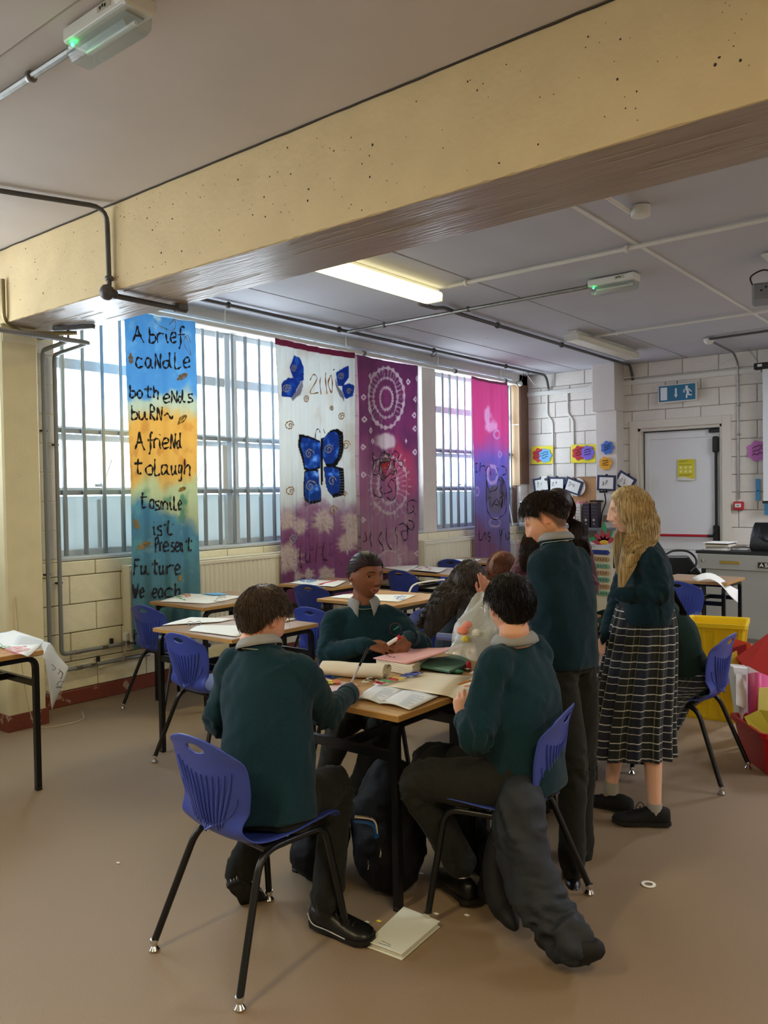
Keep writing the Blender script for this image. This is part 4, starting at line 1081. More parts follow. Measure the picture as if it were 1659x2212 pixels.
# ---- purple banner with rings
DIA = [(665, 310), (890, 345), (622, 437), (655, 507), (625, 570), (665, 635), (622, 735), (878, 698), (928, 625), (926, 765), (625, 900), (940, 325), (930, 450), (925, 545), (680, 700), (626, 1170), (935, 1370)]
def c3(PX, PY, U, Vv):
    n = fbm(U * 5, PY / 40., s=21); n2 = fbm(U * 14, PY / 14., s=22)
    X = (PX - 560) * 2.765; Y = (PY - 700) * 2.765
    col = np.ones(PX.shape + (3,)) * L3('#8a3a80'); col = blend(col, sstep(.4, .75, n) * .7, L3('#a5478f'))
    pink = np.exp(-((X - 840) / 110.) ** 2 - ((Y - 880) / 210.) ** 2); col = blend(col, sstep(.3, .8, pink + (n - .5) * .5), L3('#c22c70'))
    mau = sstep(640, 900, Y + (n - .5) * 160) * (1 - .35 * (X > 860)); col = blend(col, mau * .55, L3('#bb85a8'))
    low = sstep(1020, 1180, Y + (n - .5) * 120); col = blend(col, low * .75, L3('#b080a2')); col = blend(col, low * sstep(.55, .72, n) * .6, L3('#c9a8b0'))
    wt = L3('#d9cdd4')
    def ring(cx, cy, rx, ry, w, st=.9, sp=0):
        nonlocal col
        a = np.arctan2((Y - cy) / ry, (X - cx) / rx); q = np.hypot((X - cx) / rx, (Y - cy) / ry)
        ww = w * (1 + .5 * np.sin(a * 23 + cx)) ; m = sstep(1, .4, np.abs(q - 1) / (ww / rx)) * st
        col = blend(col, m, wt)
    def rays(cx, cy, r0, r1, ry, nn, st):
        nonlocal col
        a = np.arctan2((Y - cy) / ry, (X - cx)); q = np.hypot(X - cx, (Y - cy) / ry)
        m = (np.sin(a * nn) > .72) * sstep(r0 - 6, r0, q) * sstep(r1 + 6, r1, q) * st * sstep(.3, .6, n2); col = blend(col, m, wt)
    ring(757, 445, 38, 66, 7); ring(757, 440, 72, 118, 6, .75); ring(757, 440, 106, 178, 8); rays(757, 440, 72, 106, 1.65, 34, .7)
    m = np.exp(-((X - 755) / 75.) ** 2 - ((Y - 700) / 60.) ** 2); col = blend(col, sstep(.35, .7, m + (n2 - .5) * .3), L3('#dccfd4'))
    ring(770, 960, 62, 110, 8, .7); ring(775, 960, 105, 170, 7, .75); rays(775, 960, 62, 130, 1.65, 30, .6)
    ring(775, 1420, 70, 66, 7, .6); rays(775, 1420, 30, 100, 1., 20, .5)
    for cx, cy in DIA:
        q = np.abs(X - cx) / 12. + np.abs(Y - cy) / 19.; col = blend(col, sstep(1.15, .95, q) * sstep(.35, .5, q), L3('#e6dce4'))
    return col * .86 + .06
b3 = Banner('cloth_banner', 'dark purple banner with white tie-dyed rings and a painted beetle', BX, atx(772, 800, BX).y, atx(905, 900, BX).y, .62, 3.005, 5.0, 3.6, c3, proj_np, cell=.0068, taper=.06, transl=.42)
bugc = MB()
b3.strokes('beetle_fill', [Q((738, 790), (745, 775), (765, 772), (778, 790)), Q((730, 800), (750, 800), (782, 800)), Q((735, 812), (755, 815), (780, 812))], mat('paint_taupe', '#6e5a5c', rough=.7), .028)
b3.strokes('beetle_wings', [Q((705, 820), (700, 880)), Q((715, 820), (712, 880)), Q((795, 815), (795, 885)), Q((803, 815), (803, 885)), Q((725, 880), (740, 915), (752, 925), (775, 900), (785, 880))], MATS['paint_taupe'], .020)
b3.strokes('heart', [Q((730, 830), (752, 836), (778, 828)), Q((733, 845), (755, 850), (775, 843)), Q((738, 862), (755, 866), (770, 860)), Q((744, 880), (755, 884), (764, 878)), Q((752, 895), (755, 915))], mat('paint_red', '#b0262e', rough=.7), .030)
b3.strokes('lettering', [Q((722, 800), (728, 775), (750, 765), (775, 772), (784, 800), (778, 820), (725, 820), (722, 800)), Q((728, 826), (778, 824), (768, 880), (754, 930), (738, 880), (728, 826)), Q((695, 815), (720, 808), (712, 892), (688, 885), (695, 815)), Q((790, 810), (805, 812), (806, 890), (785, 892)), Q((715, 890), (735, 925), (752, 932), (785, 890)),
      Q((752, 768), (758, 755), (764, 768)), Q((690, 815), (684, 790), (690, 765)), Q((790, 790), (812, 755), (838, 770), (832, 810), (808, 815), (818, 795)), Q((835, 815), (858, 820), (850, 850), (838, 840)), Q((805, 880), (828, 865), (825, 910), (800, 920)),
      Q((690, 985), (700, 1020), (725, 1035), (738, 1015), (715, 990), (735, 970)), Q((770, 1030), (790, 1052), (815, 1020), (818, 960), (790, 925), (775, 960), (790, 990), (765, 1010), (745, 1010)),
      Q((935, 1060), (912, 1050), (882, 1075), (880, 1110), (905, 1130), (925, 1105), (912, 1080)), Q((905, 1090), (930, 1140)), Q((838, 1200), (860, 1190), (885, 1230), (850, 1240), (862, 1290), (880, 1270), (878, 1190)),
      Q((880, 1195), (915, 1230), (925, 1190), (900, 1170)), Q((812, 1205), (808, 1250), (835, 1290), (830, 1320)), Q((770, 1215), (765, 1270), (785, 1340), (790, 1345)), Q((725, 1240), (715, 1290), (740, 1345), (730, 1355)), Q((665, 1240), (655, 1285), (672, 1330)), Q((640, 1240), (645, 1290), (632, 1300))], m_ink, .014)

# ---- pink and violet banner
def c4(PX, PY, U, Vv):
    X = (PX - 560) * 2.765; Y = (PY - 700) * 2.765
    n = fbm(U * 4, PY / 30., s=31); n2 = fbm(U * 12, PY / 12., s=32)
    col = np.ones(PX.shape + (3,)) * L3('#e060ac'); col = blend(col, sstep(.5, .75, fbm(U * 9, Vv * 4, s=33)) * .5, L3('#e668b4'))
    T = Y + (n - .5) * 160
    col = blend(col, sstep(640, 800, T) * .8, L3('#b27fd0')); col = blend(col, sstep(780, 900, T), L3('#8a80cc')); col = blend(col, sstep(.5, .7, n) * sstep(760, 860, T) * .6, L3('#8c86dc'))
    col = blend(col, sstep(1120, 1260, T) * .7, L3('#7a69b0')); col = blend(col, sstep(1200, 1330, T + (.5 - U) * 240) * .75, L3('#9a4a86'))
    for cx, cy, rx, ry in ((1365, 545, 28, 75), (1380, 610, 45, 45)):
        m = np.exp(-((X - cx) / rx) ** 2 - ((Y - cy) / ry) ** 2); col = blend(col, sstep(.35, .8, m + (n2 - .5) * .7) * .85, L3('#ecc7e6'))
    m = np.hypot((X - 1415) / 52., (Y - 1050) / 85.); col = blend(col, sstep(1.1, .9, m), L3('#84789a'))
    P = Q((1352, 930), (1375, 1000), (1400, 960), (1385, 1030), (1352, 1070)); col = blend(col, inpoly(PX, PY, P) * .8, L3('#6c6484'))
    P = Q((1430, 930), (1455, 920), (1475, 990), (1475, 1060), (1440, 1000)); col = blend(col, inpoly(PX, PY, P) * .8, L3('#6c6484'))
    for cx, cy, rx, ry in ((1300, 1000, 16, 24), (1438, 778, 12, 18), (1415, 660, 18, 24), (1410, 1185, 34, 24), (1390, 900, 28, 50)):
        q = np.hypot((X - cx) / rx, (Y - cy) / ry); col = blend(col, sstep(.35, .1, np.abs(q - 1)) * .8, L3('#d9c4ea'))
    col = blend(col, (Vv < .014) * 1., L3('#8c2760'))
    return col * .84 + .10
b4 = Banner('cloth_banner', 'pink to violet banner with a painted grey fish, last in the row', BX, atx(1019, 900, BX).y, atx(1097, 950, BX).y, .55, 3.005, 3.2, .7, c4, proj_np, cell=.0075, transl=.42)
b4.strokes('lettering', [Q((1286, 835), (1304, 830)), Q((1294, 835), (1296, 880)), Q((1285, 885), (1305, 882)), Q((1325, 825), (1322, 880)), Q((1322, 855), (1340, 845), (1345, 878)), Q((1355, 915), (1352, 870), (1370, 845), (1388, 860), (1390, 900)), Q((1410, 855), (1425, 870), (1415, 905)), Q((1455, 845), (1472, 860), (1474, 890), (1458, 902)),
     Q((1352, 920), (1372, 990), (1390, 1000), (1420, 975), (1432, 925), (1455, 915), (1476, 985), (1478, 1060), (1470, 1130), (1440, 1160), (1405, 1165), (1370, 1130), (1350, 1070), (1352, 920)),
     Q((1365, 1040), (1385, 1035), (1380, 1080)), Q((1395, 1090), (1415, 1040), (1435, 1080), (1405, 1075)), Q((1460, 1030), (1440, 1050), (1455, 1085), (1462, 1040), (1458, 1100)), Q((1470, 1020), (1466, 1085)),
     Q((1322, 1235), (1318, 1275), (1335, 1290), (1345, 1245), (1348, 1290)), Q((1378, 1240), (1362, 1260), (1385, 1280), (1368, 1300)), Q((1435, 1225), (1440, 1265), (1460, 1250)), Q((1462, 1225), (1455, 1290), (1440, 1320)), Q((1472, 1250), (1478, 1290), (1492, 1270), (1490, 1240))], m_ink, .015)
def Qs(pts): return pts
LL = []
for i in range(9): LL.append(Q((1448 + 9 * math.sin(i * 2.1), 935 + i * 12), (1462 + 5 * math.cos(i), 940 + i * 12), (1455, 948 + i * 12)))
b4.strokes('fish_scales', LL, m_ink, .006)
# string over the pole for each banner: rod pocket rings
for (bn, k) in ((b2, 5), (b3, 4), (b4, 3)):
    for i in range(k):
        y = bn.y0 + (bn.y1 - bn.y0) * (i + .5) / k
        MB().tube([V(-5.56 + .032 * math.cos(a), y, 3.03 + .034 * math.sin(a)) for a in [j * PI / 5 for j in range(11)]], .003, 4, cap=False).build('tie', m_wpl, bn.o)
# ================================================================== FURNITURE
m_seat = mat('blue_polypropylene', '#3447a0', rough=0.38, bump=0.04, bscale=400)
m_seatd = mat('dark_blue_polypropylene', '#28398a', rough=0.38, bump=0.04, bscale=400)
def shell_surface():
    prof = [(.235, .418, .175), (.222, .432, .192), (.18, .440, .200), (.10, .438, .206), (.0, .430, .208), (-.09, .428, .203), (-.145, .436, .190), (-.178, .462, .172), (-.192, .505, .168),
            (-.202, .56, .185), (-.210, .62, .202), (-.221, .68, .207), (-.236, .735, .200), (-.252, .785, .185)]
    P = smooth_path([V(w, y, z) for y, z, w in prof], 5)
    return P
def make_shell(m, name='seat_shell'):
    P = shell_surface(); n = len(P); nu = 25; top = .07; me_v = []; G = []
    L = [0]
    for i in range(1, n): L.append(L[-1] + math.hypot(P[i].y - P[i - 1].y, P[i].z - P[i - 1].z))
    for i, p in enumerate(P):
        w = p.x; t = P[min(i + 1, n - 1)] - P[max(i - 1, 0)]; t.x = 0; t.normalize(); nn = V(0, t.z, -t.y)   # towards the sitter / up
        if t.y < -.3 and abs(t.z) < .7: nn = V(0, -t.z, -t.y * -1)
        d = L[-1] - L[i]
        if d < top: w *= (max(0, 1 - (1 - d / top) ** 2.6) ** .45) * .30 + .70
        d0 = L[i]
        if d0 < .05: w *= .86 + .14 * math.sqrt(max(0, 1 - (1 - d0 / .05) ** 2))
        row = []
        back = sstep(.46, .56, p.z); seat = 1 - back
        for j in range(nu):
            u = -1 + 2 * j / (nu - 1)
            dz = .022 * (abs(u) ** 2.2) * seat * (1 if d0 > .04 else d0 / .04)
            dy = .040 * (abs(u) ** 2.0) * back * (1 - .35 * sstep(.70, .80, p.z))
            cz = -.028 * (abs(u) ** 2.5) * sstep(.70, .785, p.z)
            row.append(V(u * w, p.y + dy, p.z + dz + cz))
        G.append(row)
    mb = MB().grid(G); vs = mb.v; fs = mb.f
    # grip opening near the top
    c = V(0, 0, .742); ex, ez = .046, .0145
    keep = []; 
    for f in fs:
        q = sum((vs[k] for k in f), Vector()) / 4
        if q.y < -.18 and (q.x / ex) ** 2 + ((q.z - c.z) / ez) ** 2 < 1.0: continue
        keep.append(f)
    from collections import Counter
    ec = Counter(); 
    for f in keep:
        for a, b in zip(f, list(f[1:]) + [f[0]]): ec[frozenset((a, b))] += 1
    rim = {v for e, k in ec.items() if k == 1 for v in e if abs(vs[v].x) < .075 and .70 < vs[v].z < .775 and vs[v].y < -.18}
    for v in rim:
        a = math.atan2((vs[v].z - c.z) / ez, vs[v].x / ex); vs[v].x = ex * math.cos(a); vs[v].z = c.z + ez * math.sin(a)
    used = {}; nv = []; nf = []
    for f in keep:
        r = []
        for k in f:
            if k not in used: used[k] = len(nv); nv.append(vs[k])
            r.append(used[k])
        nf.append(r)
    o = mesh_obj(name, nv, nf, m, None, True); solid(o, .007, 0); 
    md = o.modifiers.new('smooth', 'SUBSURF'); md.levels = 1; md.render_levels = 1
    return o
def back_at(u, z):
    P = shell_surface()
    for a, b in zip(P[:-1], P[1:]):
        if b.z > .47 and a.z <= z <= b.z:
            k = (z - a.z) / (b.z - a.z); y = a.y + (b.y - a.y) * k; w = a.x + (b.x - a.x) * k
            return V(u * w, y + .040 * abs(u) ** 2 * sstep(.46, .56, z) * (1 - .35 * sstep(.70, .80, z)), z)
    return V(0, -.2, z)
def make_chair(m, name='school_chair'):
    t = empty(name)
    sh_ = make_shell(m); sh_.parent = t
    for k in range(11):
        u = -.72 + 1.44 * k / 10
        z1 = .665 + .030 * (abs(u) / .72) ** 2 - .012; z0 = .462 + .055 * abs(u) ** 2
        pts = []
        for i in range(11):
            z = z0 + (z1 - z0) * i / 10; uu = u * (.62 + .38 * (i / 10)); p = back_at(uu, z); pts.append(p + V(0, -.0055, 0))
        rs = [.0018 + .0038 * math.sin(PI * min(1, (i + .6) / 10.6)) for i in range(11)]
        rb = MB().tube(pts, rs, 6, flat=1.0).build('rib', m, sh_, world=False)
    # lower U-shaped seam and under-seat brackets
    pts = [back_at(.78 * math.cos(a), .60 + .115 * math.sin(a)) + V(0, -.004, 0) for a in [PI + PI * i / 16 for i in range(17)]]
    MB().tube(pts, .0035, 5).build('moulded_seam', m, sh_, world=False)
    for s in (-1, 1):
        a = V(s * .165, .0, .405)
        rear = fillet([V(s * .168, .03, .412), V(s * .172, -.115, .412), V(s * .240, -.258, .030)], .075, 8)
        front = fillet([V(s * .168, .03, .412), V(s * .170, .165, .412), V(s * .215, .222, .030)], .055, 8)
        for pts, nm in ((rear, 'leg'), (front, 'leg')):
            lg = MB().tube(pts, .0125, 12).build(nm, m_blkp, t, world=False)
            d = (pts[-1] - pts[-2]).normalized()
            q = pts[-1]
            MB().lathe([(.0135, .012), (.0145, .006), (.0145, .0), (.010, -.004), (.010, -.010), (.019, -.022), (.0185, -.026), (.001, -.028)], q + V(0, 0, -.001), 14).build('glide', m_chrome, lg, world=False)
        for y_, l_ in ((-.05, .10), (.10, .06)): MB().box((s * .15, y_, .418), (.05, l_, .02), ch=.005).build('seat_bracket', m_blk, t, False, world=False)
    for y in (-.09, .12):
        MB().tube([V(-.168, y, .41), V(.168, y, .41)], .009, 8).build('cross_bar', m_blkp, t, world=False)
    return t
chairA = make_chair(m_seat)
def put_chair(o, x, y, rz, label, grp=None):
    o.location = (x, y, 0); o.rotation_euler = (0, 0, math.radians(rz)); tag(o, label, 'chair', grp); return o
put_chair(chairA, -2.10, 1.885, -4.4, 'nearest blue plastic chair at front left, under the boy writing')
def another(x, y, rz, label, dark=False):
    c = copy_tree(chairA)
    return put_chair(c, x, y, rz, label)
another(-1.545, 2.61, 102.6, 'blue plastic chair with the dark jacket hanging on it, under the boy at right')
another(-1.51, 4.50, 90, 'blue plastic chair at the right, behind the blonde girl, seat facing left')
another(-5.01, 3.70, 0, 'empty blue chair by the wall under the blue banner, leftmost of the row')
another(-3.78, 3.09, -4, 'empty blue chair with two silver glides tucked under the left middle desk')
another(-4.93, 5.30, 3, 'empty blue chair in front of the purple part of the butterfly banner')
another(-3.90, 4.27, -2, 'empty blue chair directly left of the girl with braids')
another(-5.00, 6.72, -6, 'empty blue chair behind the head of the girl with braids')
another(-2.32, 7.10, -12, 'empty blue chair at the back, near the teacher desk and curling sheet')
another(-2.86, 3.34, -127, 'blue chair under the girl with braids')
another(-5.35, 8.1, 5, 'dark blue chair at the far wall desk, only its top edge showing')
another(-2.95, 4.35, -95, 'blue chair under the girl with long grey-black hair')
another(-4.15, 6.4, -20, 'blue chair left of the long-haired girl, mostly hidden by her hair')

# ---- desks
m_wood = mat('beech_desk_top', '#c39d6c', rough=0.35, var=0.16, vscale=7, stretch=(1.2, 9, 9), detail=6)
m_wood2 = mat('walnut_desk_top', '#9c7f62', rough=0.35, var=0.14, vscale=7, stretch=(1.2, 9, 9), detail=6)
m_edge = mat('wood_desk_edge', '#b58a4c', rough=0.45, var=0.1, vscale=9, stretch=(1, 1, 8))
def desk(x0, y0, x1, y1, label, h=.74, m=None, rz=0, grp=None):
    cx, cy = (x0 + x1) / 2, (y0 + y1) / 2; wx, wy = x1 - x0, y1 - y0
    t = empty('school_desk', (cx, cy, 0), math.radians(rz), label, 'desk', grp)
    th = .025
    MB().box((0, 0, h - th / 2), (wx, wy, th), ch=.004).build('desk_top', m or m_wood, t, False, world=False)
    e = .0015
    MB().box((0, -wy / 2 - e / 2, h - th / 2), (wx - .004, e, th - .004)).build('edge_band', m_edge, t, False, world=False)
    MB().box((wx / 2 + e / 2, 0, h - th / 2), (e, wy - .004, th - .004)).build('edge_band', m_edge, t, False, world=False)
    ix, iy = wx / 2 - .035, wy / 2 - .03; ht = h - th - .014
    for s in (-1, 1):
        for q in (-1, 1):
            P = fillet([V(s * ix, 0, ht), V(s * ix, q * iy, ht), V(s * ix, q * iy, .012)], .06, 6)
            MB().sqtube(P, .028, .028, (s, 0, 0)).build('leg', m_blkp, t, True, world=False)
            MB().box((s * ix, q * iy, .008), (.031, .031, .016), ch=.003).build('foot_cap', m_blk, t, False, world=False)
    for q in (-1, 1):
        MB().box((0, q * iy, .575), (ix * 2 - .02, .022, .036)).build('side_rail', m_blkp, t, False, world=False)
        MB().box((0, q * (iy - .1), ht), (ix * 2 - .02, .022, .028)).build('top_rail', m_blkp, t, False, world=False)
    MB().box((0, 0, .575), (.022, iy * 2 - .02, .036)).build('stretcher', m_blkp, t, False, world=False)
    return t
desk(-2.42, 2.33, -1.82, 2.935, 'beech-topped desk in front of the boy writing, bare front corner towards us')
desk(-2.42, 2.945, -1.82, 3.55, 'second desk of the cluster, under the pink and green folders')
desk(-2.42, 3.56, -1.82, 4.10, 'third desk of the cluster under the plastic bag')
desk(-2.42, 4.15, -1.75, 4.75, 'desk of the seated dark-haired girl, between the standing boy and the blonde girl', m=m_wood2)
desk(-4.20, 2.97, -3.47, 3.66, 'walnut-topped desk in the left middle with drawings on it', h=.76, m=m_wood2)
desk(-5.29, 3.72, -4.64, 4.52, 'desk by the wall behind the leftmost blue chair, coloured drawings on top', h=.76, m=m_wood2)
desk(-5.32, 5.10, -4.68, 5.78, 'desk below the butterfly banner with blue and red artwork', h=.76, m=m_wood2)
desk(-4.30, 4.52, -3.55, 5.22, 'desk directly behind the girl with braids, pale blue drawing on top', h=.76, m=m_wood)
desk(-5.55, 6.62, -4.50, 7.25, 'far desk below the beetle banner with white papers', h=.75, m=m_wood2)
desk(-5.55, 7.95, -4.85, 8.55, 'farthest wall desk under the radiator between the banners', h=.75, m=m_wood2)
desk(-4.80, 1.55, -4.13, 2.235, 'desk at the left edge covered with drooping papers', h=.75)
desk(-2.64, 7.12, -2.04, 7.66, 'desk in front of the teacher desk with a curling white sheet', h=.76, m=m_wood2)
desk(-4.00, 6.2, -3.35, 6.85, 'desk beyond the long-haired girl with an open white folder', h=.75, m=m_wood2)

# ---- loose papers on the desks (each a curled sheet)
def sheet(name, pts4, z, label, m=None, curl=0, nx=10, ny=8, cat='paper', bumpf=None, th=.001, parent=None):
    """pts4: four world-xy corners in order, surface height z"""
    a, b, c, d = [Vector((p[0], p[1], 0)) for p in pts4]; G = []
    for i in range(ny + 1):
        v = i / ny; r = []
        for j in range(nx + 1):
            u = j / nx; p = (a * (1 - u) + b * u) * (1 - v) + (d * (1 - u) + c * u) * v
            p.z = z + .002 + curl * (abs(u - .5) * 2) ** 3 * .5 + (bumpf(u, v) if bumpf else 0) + .0015 * math.sin(u * 5 + v * 3)
            r.append(p)
        G.append(r)
    o = recalc(MB().grid(G).build(name, m or m_paper, parent)); solid(o, th, 0)
    if label: tag(o, label, cat)
    return o
def pxs(z, *pts): return [tuple(atz(px, py, z)[:2]) for px, py in pts]
def scribble(parent, px, z, m, seed=0, n=4, r=10, wd=.002):
    wd *= .55
    g = MB(); rr = random.Random(seed)
    for k in range(n):
        cx, cy = px[0] + rr.uniform(-r, r) * 1.4, px[1] + rr.uniform(-r, r) * .45
        P = [atz(cx + rr.uniform(-r, r), cy + rr.uniform(-r, r) * .4, z) for _ in range(4)]
        g.tube(smooth_path([V(q.x, q.y, z) for q in P], 5), wd, 4)
    return g.build('drawing', m, parent)
ink_r = mat('felt_red', '#d23a55', rough=.6); ink_b = mat('felt_blue', '#4a86d8', rough=.6); ink_g = mat('felt_green', '#4aa05a', rough=.6); ink_gr = mat('pencil_grey', '#6e7378', rough=.7)
# wall desk (L1)
s_ = sheet('large_drawing', pxs(.765, (345, 1299), (398, 1281), (528, 1288), (449, 1304)), .762, 'large coloured drawing with a blue shape on the desk by the wall')
bl = MB(); c = atz(465, 1284, .767)
bl.poly([c + V(*q) for q in ((-.10, -.05, .003), (.05, -.06, .003), (.12, .03, .003), (-.04, .07, .003))], .003, (0, 0, 1)); bl.build('blue_patch', mat('patch_blue', '#6db3e8', rough=.7), s_, False)
scribble(s_, (385, 1292), .767, ink_g, 2, 4, 8, .003); scribble(s_, (405, 1287), .767, mat('felt_orange', '#e07a5a', rough=.6), 4, 4, 8, .003); scribble(s_, (470, 1295), .767, ink_gr, 5, 3, 14)
# L2
k = sheet('drawing_sheet', pxs(.765, (350, 1351), (412, 1333), (508, 1337), (470, 1344)), .764, 'white sheet with a pencilled infinity sign on the left middle desk', curl=.0)
g = MB(); P = [atz(420 + 14 * math.sin(t) , 1346 + 4 * math.sin(2 * t) , .768) for t in [i * PI / 12 for i in range(25)]]; g.tube([V(p.x, p.y, .7672) for p in P], .0025, 4); g.build('drawing', ink_gr, k)
sheet('drawing_sheet', pxs(.765, (408, 1362), (430, 1349), (560, 1352), (512, 1375)), .762, 'pale printed sheet on the near side of the left middle desk')
sheet('drawing_sheet', pxs(.765, (505, 1338), (525, 1328), (640, 1338), (600, 1346)), .766, 'white sheet on the far side of the left middle desk')
# D3
s_ = sheet('artwork_sheet', pxs(.765, (626, 1259), (655, 1251), (735, 1255), (700, 1266)), .762, 'blue and white artwork on the desk below the butterfly banner'); scribble(s_, (670, 1257), .767, ink_b, 7, 5, 14, .004)
s_ = sheet('artwork_sheet', pxs(.767, (690, 1266), (722, 1253), (748, 1256), (722, 1268)), .767, 'sheet with a red stripe on the desk below the butterfly banner')
g = MB(); a, b = atz(690, 1262, .77), atz(728, 1253, .77); g.box((a + b) / 2, ((b - a).length, .03, .002), Matrix.Rotation(math.atan2((b - a).y, (b - a).x), 3, 'Z')); g.build('red_stripe', ink_r, s_, False)
# D4
s_ = sheet('drawing_sheet', pxs(.765, (712, 1290), (742, 1283), (900, 1285), (860, 1300)), .762, 'pale blue drawing on the desk directly behind the girl with braids'); scribble(s_, (870, 1292), .767, ink_b, 9, 5, 10, .002)
# D5
s_ = sheet('drawing_sheet', pxs(.755, (825, 1226), (835, 1222), (905, 1221), (880, 1234)), .752, 'white sheet on the far desk below the beetle banner'); 
s_ = sheet('drawing_sheet', pxs(.757, (885, 1232), (905, 1223), (965, 1229), (945, 1238)), .757, 'sheet with a red line on the far desk below the beetle banner', curl=.01); scribble(s_, (915, 1229), .762, ink_r, 3, 3, 8, .004)
sheet('drawing_sheet', pxs(.755, (960, 1212), (985, 1207), (1040, 1208), (1020, 1214)), .752, 'white sheet on the farthest wall desk')
# desk at the left edge: one paper flat, one drooping far over the edge
s_ = sheet('large_drawing', pxs(.755, (-60, 1378), (30, 1362), (95, 1385), (60, 1420)), .752, 'large drawing lying on the desk at the left edge', curl=.01); scribble(s_, (25, 1400), .765, mat('felt_pink', '#e79aa0', rough=.6), 6, 5, 26, .003); scribble(s_, (18, 1393), .765, ink_g, 8, 2, 18, .002)
G = []; base = [(0, 1432, 2.0), (0, 0, 0)]
rows = [((20, 1428), (30, 1362), (None)),]
fold = []
d0 = 4.25
for i in range(15):
    t = i / 14
    if t < .45:
        k = t / .45; near = (0 + 95 * k, 1428 - 10 * k); far = (40 + 72 * k, 1374 + 14 * k)
    else:
        k = (t - .45) / .55; near = (95 + 17 * k, 1418 + 118 * k ** 1.3); far = (112 + 36 * k, 1388 + 56 * k ** .8)
    a = at(*near, 4.28 + .05 * t); b = at(*far, 4.58 - .05 * t); G.append([a * (1 - q / 8) + b * (q / 8) + V(0, 0, .006 * math.sin(q * .9 + i * .5)) for q in range(9)])
o = recalc(MB().grid(G).build('drooping_drawing', mat('thin_paper', '#e6e9e8', rough=.8, transl=.35))); solid(o, .001, 0); tag(o, 'thin white drawing drooping off the left edge desk towards the floor', 'paper')
g = MB(); rr = random.Random(4)
for q in range(7):
    c = at(118 + rr.uniform(-10, 14), 1440 + q * 10, 4.40); g.tube(smooth_path([c + V(rr.uniform(-.02, .02), rr.uniform(-.02, .02), rr.uniform(-.02, .02)) for _ in range(5)], 4), .002, 4)
g.build('drawing', ink_gr, o)
# curling sheet on the desk before the teacher desk
G = []
for i in range(11):
    t = i / 10; r = []
    for q in range(7):
        v = q / 6; px = 1496 + 98 * t + 12 * v * (1 - t) ; py = 1248 - 16 * math.sin(PI * min(1, t * 1.2)) * .9 + 26 * t * t + v * (8 + 20 * t)
        r.append(at(px, py, 6.95 - .12 * v))
    G.append(r)
o = recalc(MB().grid(G).build('curling_sheet', m_paper)); solid(o, .001, 0); tag(o, 'white sheet curling off the desk in front of the teacher desk', 'paper')
# open folder by the long-haired girl
o = MB().tube(smooth_path([at(880, 1290, 6.6), at(893, 1264, 6.65), at(925, 1256, 6.7), at(960, 1252, 6.8)], 5), .008, 5).build('open_folder', m_paper); tag(o, 'edge of an open white folder behind the grey-black hair', 'folder')

# ---- things on the cluster of desks
H = .742
m_crm = mat('cream_sugar_paper', '#e2dac3', rough=.85, var=.02, vscale=12)
rl = empty('paper_roll', atz(770, 1470, H), 0, 'flattened roll of cream paper lying across the desk in front of the boy writing', 'paper roll')
pa, pb = atz(701, 1441, .777), atz(836, 1449, .777); pa.z = pb.z = .777; ax = (pb - pa).normalized(); sd = V(-ax.y, ax.x, 0)
R = []
for i in range(12):
    t = i / 11; c = pa * (1 - t) + pb * t; R.append([c + sd * (.062 * math.cos(a)) + V(0, 0, .034 * math.sin(a) * (1 - .25 * (math.cos(a) > 0)) + .002 * math.sin(t * 9)) for a in [2 * PI * j / 20 for j in range(20)]])
recalc(MB().rings(R, cap=False).build('outer_sheet', m_crm, rl))
for k_, rr_ in enumerate((.050, .038, .026)):
    P = [pb + ax * .002 + sd * ((rr_ + .004 * math.sin(a * 2)) * math.cos(a)) + V(0, 0, rr_ * .52 * math.sin(a)) for a in [2 * PI * j / 18 for j in range(19)]]
    recalc(MB().grid([P, [p - ax * (.25) for p in P]]).build('inner_sheet', m_crm, rl))
cr_ = MB(); rr = random.Random(5)
def scrap(px, py, z, label, m=m_paper, r=.018, name='paper_scrap', grp='paper scraps on the cluster of desks'):
    c = atz(px, py, z); c.z = z + .004; g = MB(); rq = random.Random(px * 7 + py)
    P = [c + V(rq.uniform(-r, r), rq.uniform(-r, r), rq.uniform(.0, r * .7)) for _ in range(5)]
    g.sqtube(smooth_path(P, 4), r * .6, .0012, (.2, .1, 1)); o = g.build(name, m, None); tag(o, label, 'paper scrap', grp); return o
for px, py in ((780, 1462), (795, 1472), (805, 1464), (812, 1476), (786, 1478), (872, 1443), (880, 1448), (858, 1449), (993, 1397), (1000, 1404), (1012, 1450), (1018, 1457), (835, 1521), (850, 1519)):
    lb = 'paper scrap at the front desk edge below the open exercise book' if py > 1510 else 'curled paper scrap between the paper roll and the open exercise book' if px < 820 else 'paper scrap beside the sketch pad behind the lettered poster' if px < 900 else 'paper scrap near the green folder and the purple tub'
    scrap(px, py, H, lb, grp=lb.replace('paper scrap', 'paper scraps'))
